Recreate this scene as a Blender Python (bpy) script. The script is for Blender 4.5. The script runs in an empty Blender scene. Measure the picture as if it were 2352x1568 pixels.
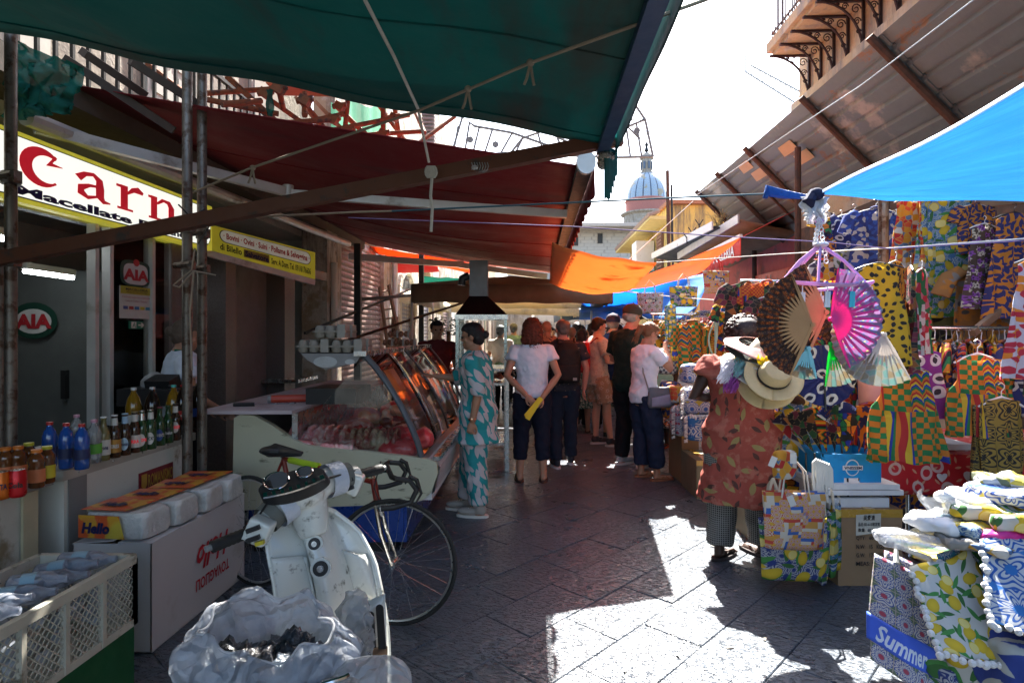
import bpy,math,random
from mathutils import Vector as V,Matrix as Mx,noise
R=math.radians;PI=math.pi;sin=math.sin;cos=math.cos
rnd=random.Random(11)
sc=bpy.context.scene
# ---------------------------------------------------------------- camera, sky, sun, exposure
cam=bpy.data.objects.new('camera',bpy.data.cameras.new('camera'))
sc.collection.objects.link(cam);sc.camera=cam
cam.location=(0,0,1.55);cam.rotation_euler=(R(90),0,0)
cam.data.sensor_width=36;cam.data.lens=36*1350/2352
cam.data.shift_y=-19/2352;cam.data.clip_start=.05;cam.data.clip_end=2000
SX,SY=.185*.80,.80 # horizontal shift of a shadow per metre of height
sun_el=math.atan2(1,math.hypot(SX,SY));sun_az=math.atan2(SX,SY)
w=bpy.data.worlds.new('World');sc.world=w;w.use_nodes=True
wt=w.node_tree;wt.nodes.clear()
sky=wt.nodes.new('ShaderNodeTexSky');sky.sky_type='NISHITA';sky.sun_disc=False
sky.sun_elevation=sun_el;sky.sun_rotation=sun_az;sky.dust_density=3.0;sky.air_density=1.0;sky.ozone_density=1.0
bg=wt.nodes.new('ShaderNodeBackground');bg.inputs[1].default_value=.08
wo=wt.nodes.new('ShaderNodeOutputWorld')
wt.links.new(sky.outputs[0],bg.inputs[0]);wt.links.new(bg.outputs[0],wo.inputs[0])
sl=bpy.data.lights.new('sun','SUN');sl.energy=5;sl.angle=R(.53);sl.color=(1,.955,.88)
so=bpy.data.objects.new('sun',sl);sc.collection.objects.link(so)
so.location=(5,30,40)
so.rotation_euler=V((-SX,-SY,-1)).to_track_quat('-Z','Y').to_euler()
sc.view_settings.view_transform='Standard';sc.view_settings.look='None'
sc.view_settings.gamma=1;sc.view_settings.use_curve_mapping=False
sc.view_settings.exposure=2.9
# ---------------------------------------------------------------- helpers
F_,CX,HY,EH=1350.,1176.,765.,1.55
def P(px,py,Y):return V(((px-CX)/F_*Y,Y,EH-(py-HY)/F_*Y)) # a point seen in the photograph at a known distance
def G(px,py): # the same for a point on the ground
    Y=EH*F_/(py-HY);return V(((px-CX)/F_*Y,Y,0))
def SO(xo,Y,Z):return V((xo+.04*Y,Y,Z)) # street frame: offset from the street's axis
C=sc.collection;WM={}
class MB:
    def __init__(s):s.v=[];s.f=[];s.m=[];s.u=[];s.mi=0
    def add(s,vs,fs,us=None):
        o=len(s.v);s.v+=[tuple(x) for x in vs]
        s.u+=us if us else[(x[0]+x[1]*.6,x[2]) for x in s.v[o:]]
        s.f+=[tuple(i+o for i in f) for f in fs];s.m+=[s.mi]*len(fs);return s
    def box(s,c,d,M=None):
        h=[x/2 for x in d];vs=[V((i*h[0],j*h[1],k*h[2])) for k in(-1,1) for j in(-1,1) for i in(-1,1)]
        if M is not None:vs=[M@x for x in vs]
        c=V(c);vs=[x+c for x in vs]
        return s.add(vs,[(0,2,3,1),(4,5,7,6),(0,1,5,4),(2,6,7,3),(0,4,6,2),(1,3,7,5)])
    def bar(s,a,b,w,h,up=(0,0,1)):
        a=V(a);b=V(b);d=(b-a).normalized();u=V(up)
        if abs(d.dot(u))>.99:u=V((0,1,0))
        x=d.cross(u).normalized()*w/2;y=x.cross(d).normalized()*h/2
        vs=[p+i*x+j*y for p in(a,b) for j in(-1,1) for i in(-1,1)]
        return s.add(vs,[(0,2,3,1),(4,5,7,6),(0,1,5,4),(2,6,7,3),(0,4,6,2),(1,3,7,5)])
    def tube(s,pts,r,n=8,cap=True,flat=1.):
        pts=[V(p) for p in pts];k=len(pts);rs=r if isinstance(r,(list,tuple)) else[r]*k
        d0=(pts[1]-pts[0]).normalized();x=d0.orthogonal().normalized();vs=[];us=[];L=0
        for i,p in enumerate(pts):
            d=(pts[min(i+1,k-1)]-pts[max(i-1,0)])
            if d.length<1e-6:d=d0
            d.normalize();x=(x-d*x.dot(d)).normalized();y=d.cross(x)
            if i:L+=(p-pts[i-1]).length
            for j in range(n):
                a=2*PI*j/n;vs.append(p+x*cos(a)*rs[i]+y*sin(a)*rs[i]*flat);us.append((j/n,L))
        fs=[(i*n+j,i*n+(j+1)%n,(i+1)*n+(j+1)%n,(i+1)*n+j) for i in range(k-1) for j in range(n)]
        if cap:fs+=[tuple(range(n))[::-1],tuple(range((k-1)*n,k*n))]
        return s.add(vs,fs,us)
    def rings(s,R_,n=16,cap=True,M=None): # (cx,cy,z,rx,ry) ellipses, for torsos, dresses, hats
        vs=[];us=[]
        for i,(cx,cy,z,rx,ry) in enumerate(R_):
            for j in range(n):
                a=2*PI*j/n;p=V((cx+rx*cos(a),cy+ry*sin(a),z));vs.append(M@p if M is not None else p);us.append((j/n*.9,z))
        k=len(R_)
        fs=[(i*n+j,i*n+(j+1)%n,(i+1)*n+(j+1)%n,(i+1)*n+j) for i in range(k-1) for j in range(n)]
        if cap:fs+=[tuple(range(n))[::-1],tuple(range((k-1)*n,k*n))]
        return s.add(vs,fs,us)
    def lathe(s,prof,n=16,M=None):return s.rings([(0,0,z,r,r) for r,z in prof],n,True,M)
    def ell(s,c,r,M=None,nu=12,nv=8):
        r=(r,r,r) if isinstance(r,(int,float)) else r;c=V(c);vs=[]
        for i in range(nv+1):
            t=PI*(i+.02)/(nv+.04) if 0<i<nv else(PI*.02 if i==0 else PI*.98)
            for j in range(nu):
                a=2*PI*j/nu;p=V((r[0]*sin(t)*cos(a),r[1]*sin(t)*sin(a),r[2]*cos(t)))
                vs.append((M@p if M is not None else p)+c)
        fs=[(i*nu+j,(i+1)*nu+j,(i+1)*nu+(j+1)%nu,i*nu+(j+1)%nu) for i in range(nv) for j in range(nu)]
        fs+=[tuple(range(nu)),tuple(range(nv*nu,nv*nu+nu))[::-1]]
        return s.add(vs,fs)
    def grid(s,fn,nu,nv,us=1,vs_=1,two=0):
        vs=[];uv=[]
        for j in range(nv+1):
            for i in range(nu+1):
                vs.append(fn(i/nu,j/nv));uv.append((i/nu*us,j/nv*vs_))
        fs=[(j*(nu+1)+i,j*(nu+1)+i+1,(j+1)*(nu+1)+i+1,(j+1)*(nu+1)+i) for j in range(nv) for i in range(nu)]
        return s.add(vs,fs,uv)
    def quad(s,a,b,c,d,us=1,vs_=1):return s.add([a,b,c,d],[(0,1,2,3)],[(0,0),(us,0),(us,vs_),(0,vs_)])
    def prism(s,poly,M,t):
        n=len(poly);vs=[M@V((x,y,0)) for x,y in poly]+[M@V((x,y,t)) for x,y in poly]
        return s.add(vs,[tuple(range(n))[::-1],tuple(range(n,2*n))]+[(i,(i+1)%n,(i+1)%n+n,i+n) for i in range(n)],
                     [(x,y) for x,y in poly]*2)
    def mesh(s,name,mats,smooth=True,ang=35):
        me=bpy.data.meshes.new(name);me.from_pydata(s.v,[],s.f)
        for m in(mats if isinstance(mats,(list,tuple)) else[mats]):me.materials.append(m)
        me.polygons.foreach_set('material_index',s.m)
        uvl=me.uv_layers.new(name='UVMap');li=[0]*len(me.loops);me.loops.foreach_get('vertex_index',li)
        uvl.data.foreach_set('uv',[c for i in li for c in s.u[i]])
        if smooth:
            me.polygons.foreach_set('use_smooth',[True]*len(me.polygons));me.set_sharp_from_angle(angle=R(ang))
        me.validate();me.update();return me
    def build(s,name,mats,parent=None,world=False,smooth=True,ang=35,label=None,sol=0):
        if world and parent is not None:
            iv=WM[parent.name].inverted();s.v=[tuple(iv@V(x)) for x in s.v]
        o=bpy.data.objects.new(name,s.mesh(name,mats,smooth,ang));C.objects.link(o)
        if parent is not None:o.parent=parent;WM[o.name]=WM[parent.name].copy()
        else:WM[o.name]=Mx()
        if label:o['label']=label
        if sol:
            q=o.modifiers.new('thickness','SOLIDIFY');q.thickness=sol;q.offset=0
        return o
def tag(o,label=None,cat=None,group=None,kind=None):
    if label:o['label']=label
    if cat:o['category']=cat
    if group:o['group']=group
    if kind:o['kind']=kind
    return o
def thing(name,label,cat,loc=(0,0,0),rz=0,group=None):
    o=bpy.data.objects.new(name,None);C.objects.link(o);o.location=loc;o.rotation_euler=(0,0,rz);o.empty_display_size=.1
    WM[o.name]=Mx.Translation(V(loc))@Mx.Rotation(rz,4,'Z');return tag(o,label,cat,group)
def recentre(o): # put a one-mesh thing's origin at its base
    me=o.data;xs=[v.co for v in me.vertices]
    c=V(((min(v.x for v in xs)+max(v.x for v in xs))/2,(min(v.y for v in xs)+max(v.y for v in xs))/2,min(v.z for v in xs)))
    me.transform(Mx.Translation(-c));o.location=c;WM[o.name]=Mx.Translation(c);return o
def solo(mb,name,mats,label,cat,group=None,**k):return tag(recentre(mb.build(name,mats,**k)),label,cat,group)
def dup(o,loc=None,rot=None,label=None,mat=None,group=None,scale=None,parent=None):
    c=o.copy();C.objects.link(c);c.parent=parent if parent is not None else o.parent
    if loc is not None:c.location=loc
    if rot is not None:c.rotation_euler=rot if isinstance(rot,tuple) else(0,0,rot)
    if scale is not None:c.scale=(scale,)*3 if isinstance(scale,(int,float)) else scale
    if label:c['label']=label
    if group:c['group']=group
    if mat is not None and c.type=='MESH':swap(c,mat)
    WM[c.name]=Mx.LocRotScale(c.location,c.rotation_euler,c.scale)
    for ch in list(o.children):dup(ch,parent=c)
    return c
def swap(o,m,i=0):o.material_slots[i].link='OBJECT';o.material_slots[i].material=m
def frame(o,x,y): # matrix whose x,y are surface axes
    o=V(o);x=V(x);y=V(y);n=x.cross(y).normalized()
    return Mx(((x[0],y[0],n[0],o[0]),(x[1],y[1],n[1],o[1]),(x[2],y[2],n[2],o[2]),(0,0,0,1)))
def qframe(bl,br,tl):return frame(bl,V(br)-V(bl),V(tl)-V(bl)) # unit square -> quad
_tc={}
def text(s,box,M,m,parent=None,name='lettering',bold=0.,shear=0.,lift=.003,keep=False,rot=0,narrow=1,ital=0):
    key=(s,bold,shear)
    if key not in _tc:
        cu=bpy.data.curves.new('t','FONT');cu.body=s;cu.offset=bold;cu.shear=shear;cu.resolution_u=2
        ob=bpy.data.objects.new('t',cu);me=bpy.data.meshes.new_from_object(ob)
        _tc[key]=([tuple(v.co) for v in me.vertices],[tuple(p.vertices) for p in me.polygons])
        bpy.data.objects.remove(ob);bpy.data.meshes.remove(me)
    vs,fs=_tc[key]
    if not vs:return None
    x0=min(v[0] for v in vs);x1=max(v[0] for v in vs);y0=min(v[1] for v in vs);y1=max(v[1] for v in vs)
    bx,by,bw,bh=box;mb=MB();out=[]
    for v in vs:
        u=(v[0]-x0)/(x1-x0);t=(v[1]-y0)/(y1-y0)
        if rot:u,t=1-u,1-t
        if callable(M):out.append(M(bx+u*bw,by+t*bh));continue
        p=M@V((bx+u*bw,by+t*bh,0));out.append(p+(M.to_3x3()@V((0,0,1))).normalized()*lift)
    mb.add(out,fs);return mb.build(name,m,parent,world=True,smooth=False)
# ---------------------------------------------------------------- materials
class NT:
    def __init__(s,name):
        s.m=bpy.data.materials.new(name);s.m.use_nodes=True;s.t=s.m.node_tree;s.t.nodes.clear()
        s.out=s.t.nodes.new('ShaderNodeOutputMaterial');s.b=s.n('BsdfPrincipled');s.link(s.b.outputs[0],s.out.inputs[0])
    def link(s,a,b):s.t.links.new(a,b)
    def n(s,typ,ins=None,**at):
        nd=s.t.nodes.new('ShaderNode'+typ)
        for k,v in at.items():setattr(nd,k,v)
        for k,v in(ins or{}).items():s.set(nd.inputs[k],v)
        return nd
    def set(s,inp,v):
        if isinstance(v,bpy.types.NodeSocket):s.link(v,inp)
        elif isinstance(v,bpy.types.Node):s.link(v.outputs[0],inp)
        else:
            if inp.type=='RGBA' and len(v)==3:v=(*v,1)
            inp.default_value=v
    def math(s,op,a,b=0.,c=0.):
        nd=s.n('Math',operation=op);s.set(nd.inputs[0],a);s.set(nd.inputs[1],b);s.set(nd.inputs[2],c);return nd.outputs[0]
    def vm(s,op,a,b=(0,0,0)):
        nd=s.n('VectorMath',operation=op);s.set(nd.inputs[0],a)
        if op=='SCALE':s.set(nd.inputs[3],b)
        else:s.set(nd.inputs[1],b)
        return nd.outputs['Value'] if op in('LENGTH','DISTANCE','DOT_PRODUCT') else nd.outputs[0]
    def mix(s,f,a,b,mode='MIX'):
        nd=s.n('Mix',data_type='RGBA',blend_type=mode);s.set(nd.inputs[0],f);s.set(nd.inputs[6],a);s.set(nd.inputs[7],b);return nd.outputs[2]
    def noise(s,vec,sc=5.,det=4,rough=.55):return s.n('TexNoise',{'Vector':vec,'Scale':sc,'Detail':det,'Roughness':rough}).outputs[0]
    def ramp(s,f,stops,const=False):
        nd=s.n('ValToRGB');cr=nd.color_ramp;cr.interpolation='CONSTANT' if const else 'LINEAR'
        while len(cr.elements)<len(stops):cr.elements.new(.5)
        for e,(p,c) in zip(cr.elements,stops):e.position=p;e.color=(*c,1) if len(c)==3 else c
        s.set(nd.inputs[0],f);return nd.outputs[0]
    def step(s,x,t,w=.03):
        nd=s.n('MapRange',{0:x,1:t-w,2:t+w,3:0.,4:1.});return nd.outputs[0]
    def vec(s,k='Object',scale=1.):
        v=s.n('TexCoord').outputs[k]
        return s.vm('MULTIPLY',v,(scale,)*3 if isinstance(scale,(int,float)) else scale)
    def sep(s,v):return s.n('SeparateXYZ',{0:v}).outputs
    def comb(s,x,y,z=0.):return s.n('CombineXYZ',{0:x,1:y,2:z}).outputs[0]
    def bump(s,h,st=.3,d=.01):return s.n('Bump',{'Height':h,'Strength':st,'Distance':d}).outputs[0]
def lum(c,k):return tuple(min(1,x*k) for x in c)
_mc={}
def mat(name,col,rough=.6,metal=0,var=.25,vs=6.,bump=.15,bs=80.,bd=.003,coat=0,trans=0,ior=1.45,alpha=1,emit=0,dirt=None,ds=3.,dt=.6,spec=.5,sheen=0,aniso=None,weave=0,transl=0):
    if name in _mc:return _mc[name]
    n=NT(name);v=n.vec('Object');b=n.b
    c=n.mix(n.noise(v,vs,5),lum(col,1-var),lum(col,1+var))
    rg=rough
    if dirt is not None:
        f=n.step(n.noise(n.vm('MULTIPLY',v,aniso or(1,1,1)),ds,8,.65),dt,.05);c=n.mix(f,c,dirt)
    n.set(b.inputs['Base Color'],c);b.inputs['Metallic'].default_value=metal
    rr=n.n('MapRange',{0:n.noise(v,vs*3,3),1:.3,2:.7,3:max(0,rg-.08),4:min(1,rg+.1)}).outputs[0]
    n.set(b.inputs['Roughness'],rr)
    b.inputs['Coat Weight'].default_value=coat;b.inputs['Transmission Weight'].default_value=trans;b.inputs['IOR'].default_value=ior
    b.inputs['Alpha'].default_value=alpha;b.inputs['Specular IOR Level'].default_value=spec;b.inputs['Sheen Weight'].default_value=sheen
    if emit:n.set(b.inputs['Emission Color'],c);b.inputs['Emission Strength'].default_value=emit
    if bump:n.set(b.inputs['Normal'],n.bump(n.noise(v,bs,4),bump,bd))
    if transl:translucent(n,c,transl)
    _mc[name]=n.m;return n.m
def translucent(n,c,k):
    tr=n.n('BsdfTranslucent',{0:c});mx=n.n('MixShader',{0:k,1:n.b.outputs[0],2:tr.outputs[0]});n.link(mx.outputs[0],n.out.inputs[0])
# printed cloth: each pattern takes (NT, vec) and gives a colour socket
def stamp(n,v,sc,ax,ay,rot=6.28,lens=False,off=0.):
    q=n.vm('ADD',n.vm('MULTIPLY',v,(sc,sc,0)),(off,off*1.7,0));vo=n.n('TexVoronoi',{'Vector':q,'Scale':1.,'Randomness':.75},voronoi_dimensions='2D')
    l=n.vm('SUBTRACT',q,vo.outputs['Position']);rc=n.sep(vo.outputs['Color'])
    a=n.math('MULTIPLY',rc[0],rot);l=n.n('VectorRotate',{'Vector':l,'Angle':a},rotation_type='Z_AXIS').outputs[0];x,y,_=n.sep(l)
    yy=n.math('POWER',n.math('ABSOLUTE',n.math('DIVIDE',y,ay)),2.)
    if lens:d=n.math('ADD',n.math('ABSOLUTE',n.math('DIVIDE',x,ax)),yy)
    else:d=n.math('ADD',n.math('POWER',n.math('ABSOLUTE',n.math('DIVIDE',x,ax)),2.),yy)
    return n.math('SUBTRACT',1.,n.step(d,1.,.05)),rc[1],d
def p_voro(cols,sc,edge=None,ew=.06,rn=1.):
    def f(n,v):
        q=n.vm('MULTIPLY',v,(sc,sc,0));vo=n.n('TexVoronoi',{'Vector':q,'Scale':1.,'Randomness':rn},voronoi_dimensions='2D')
        c=n.ramp(n.sep(vo.outputs['Color'])[0],[(i/len(cols),k) for i,k in enumerate(cols)],True)
        if edge is not None:
            e=n.n('TexVoronoi',{'Vector':q,'Scale':1.,'Randomness':rn},voronoi_dimensions='2D',feature='DISTANCE_TO_EDGE').outputs[0]
            c=n.mix(n.math('SUBTRACT',1.,n.step(e,ew,.02)),c,edge)
        return c
    return f
def p_kente(cols,sc,zig=(.75,.02,.01)):
    def f(n,v):
        x,y,_=n.sep(n.vm('MULTIPLY',v,(sc,sc,0)));z=n.math('ABSOLUTE',n.math('SUBTRACT',n.math('FRACT',n.math('MULTIPLY',x,1.)),.5))
        cell=n.comb(n.math('FLOOR',n.math('MULTIPLY',x,.5)),n.math('FLOOR',n.math('MULTIPLY',y,.25)))
        wn=n.n('TexWhiteNoise',{0:cell},noise_dimensions='2D')
        band=n.math('FRACT',n.math('ADD',n.math('MULTIPLY',y,.9),z))
        k=len(cols);zz=n.ramp(band,[(i/k,c) for i,c in enumerate(cols)],True)
        ck=n.n('TexChecker',{'Vector':n.vm('MULTIPLY',v,(sc,sc,0)),'Color1':(*cols[0],1),'Color2':(*cols[1%k],1),'Scale':2.}).outputs[0]
        st=n.ramp(n.math('FRACT',n.math('MULTIPLY',x,.7)),[(i/k,c) for i,c in enumerate(cols[::-1])],True)
        r=wn.outputs[0]
        return n.mix(n.step(r,.7,.01),n.mix(n.step(r,.35,.01),zz,ck),st)
    return f
def p_tile(bgc,l1,l2,sc,grout=None,acc=None):
    def f(n,v):
        q=n.vm('MULTIPLY',v,(sc,sc,0));c=n.vm('SUBTRACT',n.vm('FRACTION',q),(.5,.5,0));x,y,_=n.sep(c)
        r=n.math('SQRT',n.math('ADD',n.math('MULTIPLY',x,x),n.math('MULTIPLY',y,y)));a=n.math('ARCTAN2',y,x)
        wn=n.n('TexWhiteNoise',{0:n.vm('FLOOR',q)},noise_dimensions='2D');k=n.math('ADD',4.,n.math('MULTIPLY',n.math('FLOOR',n.math('MULTIPLY',wn.outputs[0],3.)),2.))
        pet=n.math('MULTIPLY',n.math('COSINE',n.math('MULTIPLY',a,k)),.11)
        rr=n.math('ADD',r,pet);ring=n.math('SINE',n.math('MULTIPLY',rr,36.))
        o=n.mix(n.step(ring,.25,.2),bgc,l1)
        o=n.mix(n.math('SUBTRACT',1.,n.step(r,.13,.01)),o,l2)
        o=n.mix(n.math('MULTIPLY',n.step(r,.52,.02),1.),o,acc or l2)
        if grout is not None:
            e=n.math('MAXIMUM',n.math('ABSOLUTE',x),n.math('ABSOLUTE',y));o=n.mix(n.step(e,.48,.008),o,grout)
        return o
    return f
def p_lemon(bgc,sc,second=None,leaf=(.03,.16,.03),ye=(.85,.58,.02)):
    def f(n,v):
        c=second(n,v) if second else n.mix(0.,bgc,bgc)
        for i,off in enumerate((3.1,8.7)):
            m,rc,d=stamp(n,v,sc*1.3,.13,.5,lens=True,off=off);c=n.mix(m,c,lum(leaf,1+i*.8))
        m,rc,d=stamp(n,v,sc,.24,.33);c=n.mix(m,c,n.mix(n.math('MULTIPLY',d,.5),ye,lum(ye,.55)))
        m2,rc,d=stamp(n,v,sc*.8,.2,.2,off=5.3);sl_=n.mix(n.step(d,.72,.04),(.95,.8,.25),ye);return n.mix(m2,c,sl_)
    return f
def p_leaf(bgc,lc,sc,ax=.2,ay=.62,n2=2,rot=6.28,c2=None):
    def f(n,v):
        c=n.mix(0.,bgc,bgc)
        for i in range(n2):
            m,rc,d=stamp(n,v,sc*(1+.3*i),ax,ay,lens=True,off=2.3*i,rot=rot);c=n.mix(m,c,(c2 if(i==1 and c2) else lc))
        return c
    return f
def p_flower(bgc,cols,sc,eye=(.8,.8,.75)):
    def f(n,v):
        c=n.mix(0.,bgc,bgc)
        for i,k in enumerate(cols):
            q=n.vm('ADD',n.vm('MULTIPLY',v,(sc*(1+.25*i),)*2+(0,)),(3.7*i,1.3*i,0))
            vo=n.n('TexVoronoi',{'Vector':q,'Scale':1.,'Randomness':.8},voronoi_dimensions='2D');l=n.vm('SUBTRACT',q,vo.outputs['Position']);x,y,_=n.sep(l)
            r=n.vm('LENGTH',l);a=n.math('ADD',n.math('ARCTAN2',y,x),n.math('MULTIPLY',n.sep(vo.outputs['Color'])[0],6.))
            d=n.math('ADD',r,n.math('MULTIPLY',n.math('COSINE',n.math('MULTIPLY',a,5.)),-.1))
            c=n.mix(n.math('SUBTRACT',1.,n.step(d,.3,.03)),c,k);c=n.mix(n.math('SUBTRACT',1.,n.step(r,.1,.02)),c,eye)
        return c
    return f
def p_eye(bgc,ring,eye,sc,rx=.34,ry=.42):
    def f(n,v):
        m,rc,d=stamp(n,v,sc,rx,ry);c=n.mix(m,bgc,ring);m,rc,d=stamp(n,v,sc,rx*.45,ry*.6,lens=True);return n.mix(m,c,eye)
    return f
def cloth(name,pat,rough=.8,transl=.12,coord='UV',bump=.25,spec=.3,sc=1.,coat=0):
    if name in _mc:return _mc[name]
    n=NT(name);v=n.vec('Object' if coord=='BODY' else coord,sc)
    if coord=='BODY':x_,y_,z_=n.sep(v);v=n.comb(n.math('MULTIPLY',n.math('ARCTAN2',x_,n.math('ADD',y_,.001)),.19),z_)
    d=n.n('TexNoise',{'Vector':v,'Scale':2.5}).outputs[1]
    v=n.vm('ADD',v,n.vm('SCALE',n.vm('SUBTRACT',d,(.5,.5,.5)),.05));c=pat(n,v)
    c=n.mix(.35,c,n.mix(n.noise(n.vec('Object'),9,5),lum((.5,.5,.5),.7),(.9,.9,.9)),'SOFT_LIGHT')
    c=n.mix(.14,n.mix(1.,c,(.84,.84,.84),'MULTIPLY'),(.16,.15,.14))
    n.set(n.b.inputs['Base Color'],c);n.b.inputs['Roughness'].default_value=rough;n.b.inputs['Specular IOR Level'].default_value=spec;n.b.inputs['Coat Weight'].default_value=coat
    n.set(n.b.inputs['Normal'],n.bump(n.noise(n.vec('Object'),14,6),bump,.02))
    if transl:translucent(n,c,transl)
    _mc[name]=n.m;return n.m
def filmy(name,col,k=.5):
    if name in _mc:return _mc[name]
    n=NT(name);v=n.vec('Object');e=n.n('TexVoronoi',{'Vector':n.vm('ADD',v,n.vm('SCALE',n.n('TexNoise',{'Vector':v,'Scale':9.}).outputs[1],.12)),'Scale':16.},feature='DISTANCE_TO_EDGE').outputs[0]
    e2=n.math('ADD',n.math('MINIMUM',n.math('MULTIPLY',e,4.),1.),n.math('MULTIPLY',n.noise(v,40,4),.5));bp=n.bump(e2,1.,.012)
    n.b.inputs['Base Color'].default_value=(*col,1);n.b.inputs['Roughness'].default_value=.18;n.b.inputs['Specular IOR Level'].default_value=.8;n.set(n.b.inputs['Normal'],bp)
    tl=n.n('BsdfTranslucent',{0:(*col,1),'Normal':bp});a=n.n('MixShader',{0:.4,1:n.b.outputs[0],2:tl.outputs[0]});tp=n.n('BsdfTransparent',{0:(.93,.95,.97,1)})
    f=n.math('ADD',k,n.math('MULTIPLY',n.math('SUBTRACT',n.noise(v,7,5),.5),.9));m=n.n('MixShader',{0:f,1:a.outputs[0],2:tp.outputs[0]});n.link(m.outputs[0],n.out.inputs[0]);_mc[name]=n.m;return n.m
def glass(name,col=(.8,.85,.85),rough=.03,a=.12):
    if name in _mc:return _mc[name]
    n=NT(name);g=n.n('BsdfGlossy',{0:(.95,.95,.95,1),1:rough});t=n.n('BsdfTransparent',{0:(*col,1)});fr=n.n('Fresnel',{0:1.32})
    f=n.math('ADD',fr.outputs[0],n.math('MULTIPLY',n.step(n.noise(n.vec('Object'),3,6),.6,.15),.05));m=n.n('MixShader',{0:f,1:t.outputs[0],2:g.outputs[0]})
    n.link(m.outputs[0],n.out.inputs[0]);_mc[name]=n.m;return n.m
def S(px,py,xo): # a point on a vertical plane parallel to the street, xo from its axis
    Y=xo/((px-CX)/F_-.04);return P(px,py,Y)
# ---------------------------------------------------------------- common materials
def mat_basalt():
    n=NT('basalt_paving');g=n.n('NewGeometry').outputs['Position']
    q=n.n('VectorRotate',{'Vector':g,'Angle':.35},rotation_type='Z_AXIS').outputs[0]
    pit=n.noise(n.vm('MULTIPLY',q,(26,60,10)),1.,3,.6);fine=n.noise(g,60,4)
    oi=n.n('ObjectInfo').outputs['Random']
    big=n.noise(g,1.3,5)
    c=n.mix(big,(.062,.078,.102),(.120,.142,.172));c=n.mix(n.math('MULTIPLY',oi,.45),c,(.055,.062,.075))
    pm=n.step(pit,.56,.05);c=n.mix(n.math('MULTIPLY',pm,.55),c,(.022,.022,.026))
    c=n.mix(n.step(n.noise(g,45,3),.70,.02),c,(.15,.14,.13))
    n.set(n.b.inputs['Base Color'],c)
    n.set(n.b.inputs['Roughness'],n.n('MapRange',{0:n.noise(g,3,5),1:.3,2:.7,3:.24,4:.42}).outputs[0])
    h=n.math('ADD',n.math('MULTIPLY',pm,-1.),n.math('MULTIPLY',fine,.35));h=n.math('ADD',h,n.math('MULTIPLY',n.noise(g,9,3),1.2))
    n.set(n.b.inputs['Normal'],n.bump(h,1.,.008));return n.m
basalt=mat_basalt()
joint=mat('joint_dirt',(.035,.033,.03),.95,bump=.4)
def mat_plaster(name,a,b,c_,stain,s=1.6,rough=.9):
    n=NT(name);v=n.n('NewGeometry').outputs['Position'];f=n.noise(v,s,9,.68)
    c=n.ramp(f,[(.0,a),(.42,a),(.5,b),(.58,b),(.63,c_),(1,c_)]);st=n.noise(n.vm('MULTIPLY',v,(2.5,2.5,.35)),1.3,7,.7)
    c=n.mix(n.step(st,.56,.07),c,stain);c=n.mix(.4,c,n.mix(n.noise(v,22,6),(.3,.3,.3),(.75,.75,.75)),'OVERLAY')
    n.set(n.b.inputs['Base Color'],c);n.b.inputs['Roughness'].default_value=rough
    n.set(n.b.inputs['Normal'],n.bump(n.math('ADD',n.math('MULTIPLY',n.step(f,.5,.03),.7),n.math('MULTIPLY',n.noise(v,30,6),.5)),.5,.02));return n.m
ochre=mat_plaster('ochre_stained_plaster',(.44,.37,.27),(.44,.33,.20),(.40,.38,.33),(.24,.21,.18),.9)
peel=mat_plaster('peeling_plaster',(.36,.29,.20),(.52,.47,.40),(.24,.15,.10),(.10,.085,.075),2.2)
palep=mat_plaster('pale_plaster',(.5,.46,.4),(.42,.36,.28),(.55,.5,.45),(.25,.21,.17),.8)
yellowp=mat_plaster('yellow_plaster',(.62,.45,.12),(.58,.42,.12),(.60,.46,.16),(.22,.18,.10),.5)
greystone=mat('grey_stone',(.40,.39,.37),.95,var=.35,vs=3,bump=.6,bs=4,bd=.1)
rust=mat('rusty_steel',(.085,.042,.028),.8,.2,var=.5,vs=9,dirt=(.05,.035,.03),bump=.4,bs=60)
scaff=mat('old_scaffold_steel',(.17,.15,.13),.45,.7,var=.4,vs=14,dirt=(.08,.05,.035),ds=16,dt=.56,bump=.4,bs=90)
steel=mat('bare_steel',(.55,.55,.55),.25,1,var=.1)
darksteel=mat('black_steel',(.03,.03,.03),.45,.5)
alu=mat('awning_aluminium',(.52,.52,.50),.42,.3,dirt=(.25,.22,.18),ds=2,dt=.62)
white=mat('white_enamel',(.70,.69,.63),.45,dirt=(.30,.24,.15),ds=6,dt=.66,var=.08)
black=mat('black_plastic',(.018,.018,.02),.4)
greyp=mat('grey_plastic',(.22,.22,.22),.5)
wood=mat('weathered_timber',(.20,.13,.08),.85,var=.5,vs=4)
ropem=mat('hemp_rope',(.30,.25,.19),.95,bump=.8,bs=200)
ropew=mat('white_rope',(.62,.60,.55),.9,bump=.8,bs=200)
bluerope=mat('blue_cord',(.03,.10,.14),.8)
purplerope=mat('purple_cord',(.18,.13,.30),.8)
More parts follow.
